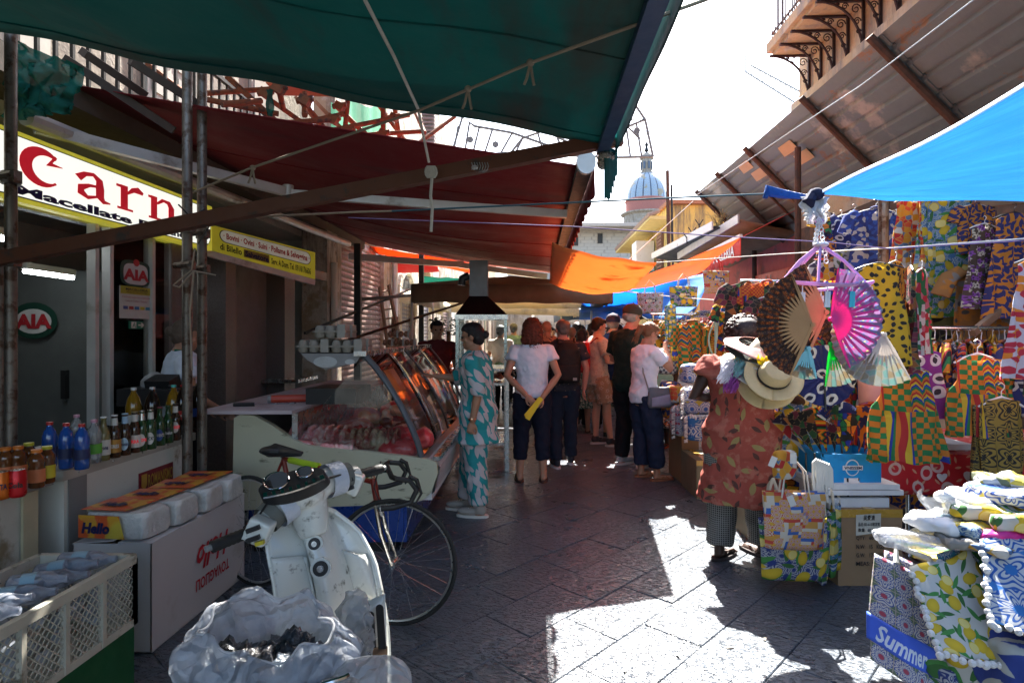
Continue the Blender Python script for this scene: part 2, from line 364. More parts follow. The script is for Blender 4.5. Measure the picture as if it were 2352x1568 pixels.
# ---------------------------------------------------------------- ground and paving stones
g=MB();g.quad((-400,-30,-.03),(400,-30,-.03),(400,900,-.03),(-400,900,-.03)).build('ground',joint);tag(bpy.data.objects['ground'],kind='structure')
pav=MB();pav.box((1,14,-.02),(12,40,.012));pav=tag(pav.build('pavement',joint),kind='structure')
A_=V((.695,.719,0));B_=V((.719,-.695,0));WR=.335;LR=.56
def stone(seed,w_=WR,l=LR):
    r=random.Random(seed);m=MB();e=.004;h=.028
    a,b=l/2-.0014,w_/2-.0014
    q=[(-a,-b),(a,-b),(a,b),(-a,b)];q=[(x+r.uniform(-.003,.003),y+r.uniform(-.003,.003)) for x,y in q]
    t=[r.uniform(-.0015,.0015) for _ in range(4)]
    vs=[(x,y,-h) for x,y in q]+[(x,y,-.005) for x,y in q]+[(x*(1-e/a),y*(1-e/b),t[i]) for i,(x,y) in enumerate(q)]
    m.add(vs,[(8,9,10,11)]+[(i,(i+1)%4,(i+1)%4+4,i+4) for i in range(4)]+[(i+4,(i+1)%4+4,(i+1)%4+8,i+8) for i in range(4)])
    return m
sm=[stone(i).mesh('paving_stone',basalt,False) for i in range(6)]
cells=[]
for r_ in range(-60,60):
    off=(rnd.random())*LR
    for c_ in range(-60,70):
        p=A_*(c_*LR+off)+B_*(r_*WR+.16)
        if 2.1<p.y<26 and-4.2<p.x<5.5:
            px=CX+F_*p.x/p.y
            vis=-60<px<2420 and not(p.x<-1.3 and p.y>3.2) and not(p.x>2.9 and p.y>4.2)
            cells.append((0 if vis else 1,p.length,p))
cells.sort(key=lambda c:(c[0],c[1]));rest=MB();ang=math.atan2(A_.y,A_.x)
for i,(_,d,p) in enumerate(cells):
    if i<300:
        o=bpy.data.objects.new('paving_stone',sm[i%6]);C.objects.link(o);o.parent=pav;o.location=(p.x,p.y,rnd.uniform(-.002,.002));o.rotation_euler=(0,0,ang+(PI if rnd.random()<.5 else 0))
    else:
        M=Mx.Translation(p)@Mx.Rotation(ang,4,'Z');s_=stone(i%6);rest.add([M@V(v) for v in s_.v],s_.f)
tag(rest.build('paving_stone_field',basalt,pav,smooth=False),kind='stuff')
lt_=MB()
for i in range(150):c=V((rnd.uniform(-.8,2.4),rnd.uniform(2.6,9),.006));a_=rnd.uniform(0,3);s_=rnd.uniform(.004,.014);M3=Mx.Rotation(a_,3,'Z');lt_.add([c+M3@V(q)*s_ for q in((-1.6,-.5,0),(1.2,-.6,.2),(1.6,.5,.0),(-1,.6,.3))],[(0,1,2,3)])
tag(lt_.build('litter_scraps',mat('paper_scrap',(.35,.32,.27),.9),smooth=False),'tiny scraps of paper and butts scattered over the paving','litter',kind='stuff')
# ---------------------------------------------------------------- left building: rooms above the shop, shop shell, shuttered fronts further on
XW=-3.05
lb=thing('corner_building','old pale building on the left with the butcher shop below its iron balcony','building',SO(XW,3,0))
def slab(mb,xo0,y0,z0,xo1,y1,z1): # street-aligned box
    a=[SO(xo,y,z) for z in(z0,z1) for y in(y0,y1) for xo in(xo0,xo1)]
    mb.add(a,[(0,2,3,1),(4,5,7,6),(0,1,5,4),(2,6,7,3),(0,4,6,2),(1,3,7,5)]);return mb
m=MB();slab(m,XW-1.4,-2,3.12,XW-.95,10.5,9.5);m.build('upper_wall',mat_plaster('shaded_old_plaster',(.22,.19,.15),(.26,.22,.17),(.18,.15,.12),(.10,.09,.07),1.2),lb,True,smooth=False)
m=MB();slab(m,XW-.35,8.55,0,XW+.02,9.0,3.05);m.build('ground_floor_pier',peel,lb,True,smooth=False);m=MB();slab(m,XW-.35,-2,0,XW,1.4,3.05);m.build('ground_floor_pier',peel,lb,True,smooth=False)
m=MB();slab(m,-6.6,1.4,0,-6.5,9,3);slab(m,-6.5,8.9,0,XW-.36,9.0,3.0);slab(m,-6.5,1.3,0,XW-.36,1.4,3.0);slab(m,-6.5,1.4,2.95,XW-.36,8.9,3.04)
m.build('shop_room',mat('shop_wall_tiles',(.42,.42,.40),.5),lb,True,smooth=False)
m=MB();slab(m,-6.5,1.4,.001,XW+.3,8.9,.012);m.build('shop_floor',mat('shop_floor',(.12,.11,.10),.4),lb,True,smooth=False)
# balcony with railing over the shop
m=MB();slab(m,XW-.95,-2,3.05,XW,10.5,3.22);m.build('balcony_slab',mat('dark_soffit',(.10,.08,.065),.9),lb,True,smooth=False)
rail=MB();slab(rail,XW-.05,2.6,4.02,XW-.01,10.2,4.06);slab(rail,XW-.05,2.6,3.2,XW-.01,10.2,3.23);ralo=rail.build('balcony_railing',darksteel,lb,True,smooth=False)
bm_=MB().bar((0,0,0),(0,0,.82),.022,.022).mesh('railing_bar',darksteel,False)
for i in range(54):
    o=bpy.data.objects.new('railing_bar',bm_);C.objects.link(o);o.parent=lb;o.location=lb_l=WM[lb.name].inverted()@SO(XW-.03,2.65+i*.14,3.22)
for i,(y0,y1) in enumerate(((3.9,4.8),(6.0,6.9),(8.2,9.1))):
    m=MB();slab(m,XW-.95,y0,3.15,XW-.91,y1,5.4);wf=m.build('window',mat('cream_shutter',(.36,.34,.29),.6),lb,True,smooth=False)
    m=MB();[slab(m,XW-.91,y0+.06+j*.44,3.3+k*.38,XW-.895,y0+.40+j*.44,3.6+k*.38) for j in range(2) for k in range(5)];m.build('shutter_leaf',mat('cream_shutter',(.36,.34,.29),.6),wf,True,smooth=False)
# the next house along the left: peeling wall, roller shutters, an arched door, downpipe
nb=thing('peeling_house','house further along the left with peeling plaster, roller shutters and an arched doorway','building',SO(XW,13,0))
m=MB()
for y0,y1,z0,z1 in((9.0,9.3,0,3.3),(11.9,13.2,0,3.3),(14.7,15.6,0,3.3),(17.2,19,0,3.3),(21,26,0,3.3),(9.0,26,3.3,8.5)):slab(m,XW-.35,y0,z0,XW-.02,y1,z1)
m.build('wall',peel,nb,True,smooth=False)
shm=mat('brown_roller_shutter',(.19,.11,.09),.55,.3,dirt=(.36,.30,.25),ds=5,dt=.6);shg=mat('violet_roller_shutter',(.24,.22,.27),.55,.3,dirt=(.4,.38,.36),ds=5,dt=.6)
def shutter(parent,y0,y1,z1,m_,zc=None):
    n_=int(z1/.095);mb=MB();s0=V(SO(XW-.1,y0,0));d=SO(XW-.1,y1,0)-s0;sl_=MB()
    prof=[(0,.008),(.012,.03),(.012,.06),(0,.088)]
    vs=[];
    for x,z in prof:vs+=[(x,0,z),(x,d.length,z)]
    sl_.add(vs,[(0,1,3,2),(2,3,5,4),(4,5,7,6)]);me=sl_.mesh('slat',m_,False);fr=MB();slab(fr,XW-.14,y0,0,XW-.11,y1,z1);f_=fr.build('shutter',m_,parent,True,smooth=False)
    iv=WM[parent.name].inverted()
    for i in range(n_):
        o=bpy.data.objects.new('slat',me);C.objects.link(o);o.parent=f_;p=SO(XW-.1,y0,i*.095);o.location=iv@p;o.rotation_euler=(0,0,-math.atan2(d.x,d.y))
shutter(nb,9.3,11.9,3.2,shm);shutter(nb,13.2,14.7,2.6,shg);shutter(nb,15.6,17.2,2.9,shg);shutter(nb,19,21,2.9,shm)
ar=MB();prev=None
for j in range(9): # stone arch round the second shutter
    a0,a1=PI*j/9,PI*(j+1)/9
    def ap(a,r,x):return SO(x,13.95-cos(a)*r,2.35+sin(a)*r*.8)
    vs=[ap(a,r,x) for a in(a0+.02,a1-.02) for r in(.76,.98) for x in(XW-.05,XW+.05)]
    q=MB();q.add(vs,[(0,2,3,1),(4,5,7,6),(0,1,5,4),(2,6,7,3),(0,4,6,2),(1,3,7,5)]);q.build('arch_stone',peel,nb,True,smooth=False)
for yy in(13.1,14.8):m=MB();slab(m,XW-.02,yy-.12,0,XW+.05,yy+.12,2.35);m.build('door_jamb',peel,nb,True,smooth=False)
MB().tube([SO(XW+.06,12.5,0),SO(XW+.06,12.5,1.9)],.07,10).build('downpipe',rust,nb,True)
MB().tube([SO(XW+.06,12.5,1.9),SO(XW+.06,12.5,3.4)],.06,10).build('downpipe',alu,nb,True)
MB().tube([SO(XW+.05,8.75,.8),SO(XW+.05,8.75,2.6)],.05,10).build('gutter_pipe',white,lb,True)
# far houses closing the street
for i,(xo0,xo1,y0,y1,h,mm,lab) in enumerate(((XW-4,XW+.1,26,44,6.5,mat_plaster('peach_plaster',(.55,.33,.2),(.5,.3,.2),(.5,.4,.3),(.25,.2,.15),.5),'peach coloured house far along the left side of the lane'),(XW-4,2.2,44,50,5.6,palep,'pale house closing the far end of the market lane'))):
    f=thing('far_house',lab,'building',SO((xo0+xo1)/2,y0,0));m=MB();slab(m,xo0,y0,0,xo1,y1,h);m.build('wall',mm,f,True,smooth=False)
    for k in range(4):
        m=MB()
        if i==0:slab(m,xo1+.0,y0+1.5+k*4,1,xo1+.06,y0+2.7+k*4,3);
        else:slab(m,xo0+1+k*2.2,y0-.06,3,xo0+2+k*2.2,y0,4.6)
        m.build('window',mat('brown_louvre',(.16,.08,.05),.7),f,True,smooth=False)
# ---------------------------------------------------------------- right building with wrought iron brackets
rb=thing('ochre_building','crumbling ochre building at upper right with a balcony on curled iron brackets','building',SO(4.35,9.7,0))
m=MB();slab(m,4.35,-3,0,9,9.7,13);m.build('wall',ochre,rb,True,smooth=False)
m=MB();slab(m,4.25,-3,5.22,4.35,9.78,5.34);m.build('string_course',ochre,rb,True,smooth=False)
m=MB();slab(m,3.70,1.0,6.02,4.348,9.42,6.17);slab(m,3.77,1.0,5.95,4.348,9.35,6.018);m.build('balcony_slab',ochre,rb,True,smooth=False)
m=MB();m.bar(SO(3.76,1,7.1),SO(3.76,9.35,7.1),.05,.03);m.bar(SO(3.76,1,6.3),SO(3.76,9.35,6.3),.03,.02);m.bar(SO(3.76,9.35,7.1),SO(4.3,9.35,7.1),.05,.03);m.bar(SO(3.76,9.35,6.3),SO(4.3,9.35,6.3),.03,.02)
ironm=mat('wrought_iron',(.05,.04,.06),.6,.4,dirt=(.12,.05,.03),ds=12,dt=.55);m.build('balcony_railing',ironm,rb,True)
bmr=MB().tube([(0,0,0),(0,0,.98)],.011,5).mesh('railing_bar',ironm);iv=WM[rb.name].inverted()
for i in range(46):
    p=SO(3.76,9.35-i*.125,6.15) if i<40 else SO(3.76+(i-39)*.09,9.35,6.15)
    o=bpy.data.objects.new('railing_bar',bmr);C.objects.link(o);o.parent=rb;o.location=iv@p
bk=MB() # one bracket in local XZ (x towards the wall)
bk.bar((0,0,0),(.75,0,0),.05,.03);bk.bar((.74,0,0),(.74,0,-.72),.05,.03)
bk.tube([(.02+.70*sin(t),0,-.70*(1-cos(t))*1.02) for t in[PI/2*i/8 for i in range(9)]],.02,6)
for cx,cz,r_ in((.62,-.12,.08),(.45,-.08,.055),(.64,-.30,.06),(.66,-.45,.04),(.33,-.055,.035)):
    bk.tube([(cx+r_*(1-i/18)*cos(i*.65),0,cz+r_*(1-i/18)*sin(i*.65)) for i in range(15)],.009,5)
brs=mat('rusted_bracket',(.05,.028,.028),.75,.3);bkm=bk.mesh('bracket',brs)
for i in range(16):
    o=bpy.data.objects.new('bracket',bkm);C.objects.link(o);o.parent=rb;o.location=iv@SO(3.72,9.33-i*.385,5.94);o.rotation_euler=(0,0,-.04);o.scale=(.83,1,.9)
for y0,z0 in((6.9,4.55),(5.2,4.5),(2.6,4.6)):
    m=MB();slab(m,4.30,y0,z0,4.36,y0+.75,z0+.5);f=m.build('window',mat('grey_frame',(.4,.4,.4),.7),rb,True,smooth=False)
    for k in range(4):m=MB();m.bar(SO(4.28,y0,z0+.1+.1*k),SO(4.28,y0+.75,z0+.1+.1*k),.02,.02);m.build('grille_bar',rust,f,True)
m=MB();slab(m,4.31,6.2,4.6,4.36,6.6,5.05);m.build('metal_panel',mat('brown_panel',(.2,.1,.09),.6),rb,True,smooth=False)
for k,z in enumerate((5.16,5.12)):MB().tube([SO(4.22+.02*k,9.75-i*.8,z+.02*sin(i*2+k)) for i in range(15)],.014,5).build('cable',black,rb,True)
MB().tube([SO(4.25,9.4,5.1),SO(4.25,9.4,4.2)],.02,6).build('conduit',greyp,rb,True)
for z in(3.95,4.2):MB().tube([SO(4.3-.12*sin(i*.5),9.85,z+.05*cos(i*.7)) for i in range(8)],.015,5).build('hook',rust,rb,True)
# lower red market building behind it
mk=thing('red_market_building','low red painted shop building on the right with an international market sign','building',SO(4.7,12,0))
m=MB();slab(m,4.75,9.75,0,8,17,3.7);m.build('wall',mat('red_plaster',(.50,.12,.10),.85,dirt=(.25,.12,.1),ds=2,dt=.6),mk,True,smooth=False)
m=MB();slab(m,4.62,9.9,2.05,4.72,13.4,2.75);sg=m.build('shop_sign',mat('orange_red_sign',(.62,.07,.03),.4),mk,True,smooth=False)
Ms=frame(SO(4.61,13.4,2.05),SO(4.61,9.9,2.05)-SO(4.61,13.4,2.05),V((0,0,.7)))
gold=mat('sign_lavender_print',(.62,.50,.62),.5);text('AFRICAN - ASIAN AND INTERNATIONAL MARKET',(.02,.08,.96,.26),Ms,gold,sg,bold=.02)
text('متجر البركة',(.2,.42,.6,.5),Ms,black,sg,bold=.02)
for y0 in(10.2,12.2,14.4):m=MB();slab(m,4.70,y0,.1,4.76,y0+1.5,2.0);m.build('shop_window',mat('dark_glass',(.03,.04,.05),.1),mk,True,smooth=False)
m=MB();slab(m,4.66,9.76,0,4.82,10.1,2.0);m.build('pink_pier',mat('pink_paint',(.62,.30,.28),.8),mk,True,smooth=False)
# ---------------------------------------------------------------- yellow house, stone church, dome
yb=thing('yellow_house','yellow house with a wide tiled eave, brown louvred shutters and soot stained side wall','building',SO(5.2,22,0))
m=MB();slab(m,5.0,22,0,10,31,6.35);m.build('wall',yellowp,yb,True,smooth=False)
m=MB();slab(m,4.25,21.9,5.8,5.0,31.2,5.92);m.build('eave',mat('eave_plaster',(.62,.50,.2),.9),yb,True,smooth=False)
m=MB();slab(m,4.9,21.8,6.36,10.2,31,6.5);m.build('parapet_cap',mat('terracotta',(.35,.16,.09),.9),yb,True,smooth=False)
tl=MB().tube([(0,0,0),(.42,0,.16)],[.085,.085],6).mesh('roof_tile',mat('terracotta_tile',(.30,.22,.17),.9,var=.4));iv=WM[yb.name].inverted()
for i in range(52):o=bpy.data.objects.new('roof_tile',tl);C.objects.link(o);o.parent=yb;o.location=iv@SO(4.2,21.95+i*.178,5.95)
for y0 in(22.9,26.4,29.2):
    m=MB();slab(m,4.94,y0,3.6,5.0,y0+1.1,5.5);f=m.build('window',mat('brown_louvre',(.16,.08,.05),.7),yb,True,smooth=False)
    for k in range(12):m=MB();slab(m,4.91,y0+.06,3.7+k*.145,4.94,y0+1.04,3.8+k*.145);m.build('louvre',mat('brown_louvre_slat',(.24,.12,.07),.7),f,True,smooth=False)
m=MB();slab(m,4.2,24.5,3.5,4.95,25.6,5.4);m.build('white_screen_panel',white,yb,True,smooth=False)
tg=mat('green_sheet',(.02,.16,.12),.7,transl=.2);m=MB()
m.grid(lambda u,v:SO(4.0+.12*sin(u*22)*v,22.6+u*3,3.95-v*1.15) if v>0 else SO(5.0,22.6+u*3,4.0),24,6);m.grid(lambda u,v:SO(4+u*1.,22.6,3.95-v*1.15+.1*sin(u*9)*v),10,5);m.build('balcony_sheet',tg,yb,True)
for px in(1537,1546):solo(MB().tube([P(px,640,20),P(px-4,392 if px<1540 else 425,20)],.06 if px<1540 else .04,8),'chimney_pipe',rust if px<1540 else darksteel,'tall rust coloured flue pipe in front of the yellow house' if px<1540 else 'shorter dark flue pipe beside the rust coloured one','pipe')
ch=thing('stone_church','grey stone church wall with small square windows behind the orange tarp','church',P(1380,765,60)-V((0,0,1.55)))
m=MB();a=P(1180,527,60);m.box(((P(1300,0,60).x+11.5)/2,64,6),(18,8,12.05));m.build('wall',greystone,ch,True,smooth=False)
stm=MB().box((0,0,0),(.62,.06,.3)).mesh('stone_block',mat('pale_stone_block',(.50,.49,.46),.95,var=.3,vs=.5),False);iv=WM[ch.name].inverted()
for i in range(260):
    o=bpy.data.objects.new('stone_block',stm);C.objects.link(o);o.parent=ch;r_=i//13;o.location=iv@V((5.0+(i%13)*.68+(r_%2)*.3+rnd.uniform(-.1,.1),60.0-rnd.uniform(0,.02),5.2+r_*.335))
for px,py in((1378,548),(1322,553),(1432,566)):m=MB();m.box(P(px,py,59.95),(.5,.25,1.0));m.build('window',black,ch,True,smooth=False)
m=MB();m.box((5,62,12.2),(19,9,.35));m.build('tiled_roof_edge',mat('pale_roof_tiles',(.5,.45,.4),.9),ch,True,smooth=False)
DY=150;dc=P(1485,460,DY);dz=dc.z
dm=thing('church_dome','blue and white majolica tiled dome with lantern and cross above the yellow house','dome',(dc.x,dc.y,dz-14))
k_=DY/F_
n=NT('majolica_tiles');g_=n.vec('Object');x,y,z=n.sep(g_);an=n.math('ARCTAN2',y,x);t=n.math('FRACT',n.math('MULTIPLY',an,16/(2*PI)))
rib=n.step(n.math('ABSOLUTE',n.math('SUBTRACT',t,.5)),.42,.02);q=n.comb(n.math('MULTIPLY',an,14.),n.math('MULTIPLY',z,2.2))
c=p_tile((.50,.62,.72),(.12,.28,.50),(.55,.50,.3),1.)(n,q);c=n.mix(rib,c,(.08,.10,.14));c=n.mix(n.step(n.noise(g_,.35,4),.60,.02),c,(.42,.36,.24))
n.set(n.b.inputs['Base Color'],c);n.b.inputs['Roughness'].default_value=.4;dmm=n.m
R0=45*k_
m=MB();m.lathe([(R0*1.0,14.0),(R0*.985,15.3),(R0*.90,17),(R0*.76,18.6),(R0*.58,19.8),(R0*.4,20.5),(R0*.3,20.8)],32);m.build('dome_shell',dmm,dm)
m=MB();m.lathe([(R0*1.08,10.5),(R0*1.04,10.6),(R0*1.04,13.3),(R0*1.1,13.6),(R0*1.02,14)],32);m.build('drum',mat('pink_drum',(.50,.20,.16),.9),dm)
m=MB();m.lathe([(R0*1.15,4),(R0*1.15,9.8),(R0*1.3,10.2),(R0*1.3,10.5)],32);m.build('lower_drum',palep,dm)
m=MB();m.lathe([(R0*.36,20.6),(R0*.36,21),(R0*.27,21.1),(R0*.27,24.3),(R0*.36,24.5),(R0*.33,25.1),(R0*.15,26)],16);la=m.build('lantern',palep,dm)
for i in range(8):m=MB();a=PI*2*i/8+.2;m.box((R0*.27*cos(a),R0*.27*sin(a),22.7),(.5,.5,1.8),Mx.Rotation(a,3,'Z'));m.build('lantern_window',mat('dim_blue_glass',(.12,.16,.22),.3),la)
m=MB();m.lathe([(.1,26),(.55,26.6),(.3,27.6),(.5,28.2),(.1,28.8),(.06,29)],10);m.bar((0,0,29),(0,0,33),.16,.16);m.bar((-.9,0,31.6),(.9,0,31.6),.16,.16,(0,1,0));m.build('cross',darksteel,dm)
# crane
cr=MB();cw=mat('crane_paint',(.45,.45,.42),.6)
a0,a1=P(1712,165,90),P(1840,245,90);b0,b1=a0+V((0,0,1.3)),a1+V((0,0,2.2))
cr.bar(a0,a1,.18,.18);cr.bar(b0+V((.8,0,-.3)),b1,.18,.18)
for i in range(10):t0,t1=i/10,(i+1)/10;cr.bar(a0.lerp(a1,t0),(b0+V((.8,0,-.3))).lerp(b1,t1),.09,.09);cr.bar((b0+V((.8,0,-.3))).lerp(b1,t1),a0.lerp(a1,t1),.09,.09)
cr.bar(a0,a0+V((0,0,2.6)),.15,.15);cr.bar((a1.x,90,0),a1,.9,.9);solo(cr,'tower_crane',cw,'pale lattice jib of a tower crane beyond the ochre building','crane')
# festival light arches
lf=thing('festival_light_frame','unlit white lattice frame for festival lights strung across the sky','light frame',P(1265,765,24))
def lat(pts,r=.055):return MB().tube([P(a,b,24) for a,b in pts],r,5,cap=False)
lw=mat('faded_white_wood',(.13,.13,.13),.8)
for nm,pts in(('frame_rail',[(1035,362),(1155,352),(1290,357),(1420,362),(1500,360)]),('frame_rail',[(1035,362),(1062,270),(1090,290),(1175,305),(1290,345)]),('frame_rail',[(1455,235),(1482,275),(1500,360)]),('frame_rail',[(1170,356),(1200,318),(1250,300),(1320,335),(1350,360)]),('frame_rail',[(1420,300),(1482,275),(1440,275)]),('frame_rail',[(1380,340),(1440,290),(1470,320)])):lat(pts).build(nm,lw,lf,True)
for x0,y0,x1,y1 in((1052,290,1040,360),(1078,282,1066,358),(1100,295,1085,356),(1130,300,1112,355),(1175,308,1150,352),(1200,318,1182,355),(1235,305,1250,356),(1280,318,1300,356),(1462,285,1474,360),(1440,300,1448,361),(1395,330,1402,362)):lat([(x0,y0),(x1,y1)],.045).build('frame_strut',lw,lf,True)
for cx,cy in((1080,321),(1138,332),(1463,300)):
    s_=MB();c0=P(cx,cy,24);s_.tube([c0-V((0,.02,0)),c0+V((0,.02,0))],.13,12)
    for i in range(8):a=i*PI/4;s_.bar(c0,c0+V((cos(a)*.28,0,sin(a)*.28)),.03,.02)
    s_.build('star_ornament',lw,lf,True)
# ---------------------------------------------------------------- corrugated roof over the right stalls
def mat_corr():
    n=NT('weathered_corrugated_steel');v=n.n('NewGeometry').outputs['Position']
    c=n.mix(n.noise(n.vm('MULTIPLY',v,(1,.5,1)),1.6,8,.7),(.048,.068,.078),(.145,.185,.20));x,y,z=n.sep(v)
    c=n.mix(n.math('MULTIPLY',n.n('MapRange',{0:y,1:6.5,2:12.,3:0.,4:1.}).outputs[0],.6),c,(.13,.10,.085))
    c=n.mix(n.step(n.noise(n.vm('MULTIPLY',v,(1,.7,1)),1.1,8,.72),.58,.02),c,(.17,.09,.05));c=n.mix(n.step(n.noise(v,.9,6,.6),.64,.03),c,(.26,.25,.23))
    n.set(n.b.inputs['Base Color'],c);n.b.inputs['Roughness'].default_value=.55;n.b.inputs['Metallic'].default_value=.25
    n.set(n.b.inputs['Normal'],n.bump(n.noise(v,18,5),.3,.01));return n.m
corr=mat_corr()
rf=thing('corrugated_roof','rusty corrugated metal roof tilted over the right hand stalls','roof',SO(4,7,0))
def RP(t,Y,dz=0):return SO(3.48+1.22*t,Y,4.55-1.22*t+dz)
ys=[1.5,4.2,6.0,7.6,9.6,11.1,12.6]
for i in range(6):
    mb=MB();y0,y1=ys[i]-.1,ys[i+1];prof=[]
    for k in range(8):
        t0=k/8;prof+=[(t0,0),(t0+.085,0),(t0+.1,.035),(t0+.118,.035)]
    prof.append((1,0));dzo=.012*(i%2);vs=[]
    jag=[rnd.uniform(-.03,.03) for _ in range(len(prof))]
    for(t,d),j in zip(prof,jag):
        vs+=[RP(t,y0,d+dzo),RP(t,y1+(j if i==5 else 0),d+dzo)]
    mb.add(vs,[(2*k,2*k+1,2*k+3,2*k+2) for k in range(len(prof)-1)]);mb.build('roof_sheet',corr,rf,True,smooth=False,sol=.004)
for y in(6.0,7.55,9.6,11.1,12.5,4.3):MB().tube([RP(-.06,y,-.05),RP(1,y,-.05)],.045,8).build('purlin',rust,rf,True)
MB().tube([RP(.46,10.2,-.03),RP(1,10.2,-.03)],.02,6).build('purlin',rust,rf,True)
cb=mat('brown_cardboard',(.42,.29,.18),.9,var=.12)
for t,y in((.16,8.5),(.30,8.35),(.06,9.9),(.20,9.75)):a,b=RP(t,y,-.012),RP(t+.10,y,-.012);MB().quad(a,b,b+V((0,.42,0)),a+V((.0,.38,0))).build('cardboard_patch',cb,rf,True,smooth=False,sol=.004)
for y in(9.9,12.4):MB().tube([SO(4.62,y,0),SO(4.62,y,3.35)],.05,8).build('roof_post',rust,rf,True)
MB().tube([SO(3.75,8.4,0),SO(3.75,8.4,4.2)],.045,8).build('roof_post',rust,rf,True)
# ---------------------------------------------------------------- awnings and sheets over the lane
def sheet(name,col,label,cat,pts_fn,nu,nv,tr=.25,sol=.004,dirt=None,rough=.85,var=.12,weave=None):
    m=mat('canvas_'+name,col,rough,var=var,vs=2,transl=tr,bump=.5,bs=6,bd=.02,dirt=dirt,ds=1.5,dt=.58);mb=MB().grid(pts_fn,nu,nv)
    return mb,m
tarp_t=mat('teal_canvas',(.006,.125,.12),.8,var=.2,vs=1.5,transl=.25,bump=.4,bs=8,bd=.02,dirt=(.05,.075,.07),ds=1.1,dt=.58,aniso=(1,.25,1))
ga=thing('green_awning','large dark green awning overhead filling the top of the view','awning',SO(-1,1,0))
CR=P(1415,330,2.8)
def gfn(u,v):
    x=-3.05+(CR.x-.155+3.05)*u;Y=-1.6+(2.8+1.6)*v;z=3.09-.64*u-.02*sin(u*PI)+.012*sin(u*21+v*3)-.03*sin(v*PI)*sin(u*PI)
    return SO(x,Y,z)
MB().grid(gfn,40,16).build('canvas',tarp_t,ga,True,sol=.004)
MB().bar(gfn(1,0)+V((-.02,0,-.02)),gfn(1,1)+V((-.02,.03,-.02)),.055,.03).build('edge_rail',mat('blue_steel',(.03,.07,.16),.4,.4),ga,True)
for v_ in(.3,.55,.8,.97):MB().tube([gfn(i/16,v_)-V((0,0,.005)) for i in range(17)],.005,4).build('seam',tarp_t,ga,True)
e0,e1=gfn(1,0),gfn(1,1)
MB().grid(lambda u,v:e0.lerp(e1,u)+V((.03+.01*sin(v*3),0,.04-.10*v+.006*sin(u*40)*v)),40,3).build('valance',tarp_t,ga,True,sol=.003)
for i in range(5):MB().grid(lambda u,v:e1+V((.02+.03*u-.01*i,-.01*i,-.02-v*(.12+.03*i)+.01*sin(u*9+i))),3,6).build('torn_strip',tarp_t,ga,True,sol=.004)
sc_=MB();sc_.ell(P(1392,362,2.8),(.045,.05,.035));sc_.ell(P(1385,375,2.8),(.03,.035,.03));sc_.build('bundled_plastic',mat('mirror_foil',(.4,.36,.3),.25,.8,bump=1,bs=40,bd=.02),ga,True)
bmc=mat('brown_painted_steel',(.125,.042,.02),.5,var=.2,dirt=(.05,.04,.035),ds=9,dt=.62)
bb=thing('brown_beam','long brown painted square steel beam crossing from lower left to the awning corner','beam',P(700,765,2.8))
MB().bar(P(-260,645,2.8),P(1428,318,2.8),.06,.062).build('beam',bmc,bb,True,smooth=False)
m=MB()
for i in range(7):t=i/6;m.tube([P(1090+14*cos(a)-18+36*t,382+14*sin(a),2.765+.07*(.5-.5*cos(a*1))) for a in[j*PI/5 for j in range(11)]],.003,4,False)
m.ell(P(1090,385,2.76),(.016,.010,.012));m.build('clear_tape_wrap',mat('clear_tape',(.6,.6,.6),.15,alpha=.5),bb,True)
# red awning
red_c=mat('dark_red_canvas',(.17,.008,.014),.8,var=.25,vs=1.2,transl=.05,bump=.5,bs=5,bd=.02,dirt=(.12,.02,.025),ds=1.0,dt=.6,aniso=(.4,1.4,1))
ra=thing('red_awning','long dark red folding arm awning of the butcher shop','awning',SO(-1.4,7,0))
def rfn(u,v):
    Y=3.85+6.9*v;x=XW+(.27-XW)*u;z=3.18-.53*u-.09*sin(u*PI)*min(1,.1+v*3)*(1+.3*sin(v*5))+.014*sin(v*46)*sin(u*PI)
    return SO(x,Y,z)
MB().grid(rfn,14,80).build('canvas',red_c,ra,True,sol=.004)
for v in(.17,.33,.5,.67,.83):MB().tube([rfn(i/12,v)-V((0,0,.006)) for i in range(13)],.006,4).build('seam',red_c,ra,True)
q0,q1=rfn(1,0),rfn(1,1)
MB().bar(q0+V((.05,-.02,.0)),q1+V((.05,0,0)),.10,.09).build('front_bar',mat('dark_aluminium',(.035,.035,.04),.6,.1),ra,True)
MB().rings([(0,0,0,.062,.075),(0,0,.04,.062,.075)],16,M=Mx.Translation(q0+V((.055,-.03,.0)))@Mx.Rotation(PI/2,4,'X')).build('end_cap',alu,ra,True)
MB().grid(lambda u,v:q0.lerp(q1,u)+V((.115,0,.02-v*(.17+.045*abs(sin(u*PI*26)))))+V((.012*sin(u*160)*v,0,0)),208,4).build('valance',red_c,ra,True,sol=.003)
for a,b,c_,w_ in((S(80,292,XW),P(662,442,5.0),P(1302,492,5.05),.055),(SO(XW,9.6,2.8),SO(-1.3,10.3,2.75),SO(.2,10.5,2.56),.08)):
    MB().bar(a,b,w_,w_*1.3).build('folding_arm',alu,ra,True);MB().bar(b+V((0,0,-.01)),c_,w_,w_*1.2).build('folding_arm',alu,ra,True)
    MB().tube([b-V((0,0,.06)),b+V((0,0,.06))],.045,12).build('arm_elbow',alu,ra,True)
MB().tube([S(60,270,XW+.08),S(800,560,XW+.08)],.05,10).build('roller',alu,ra,True)
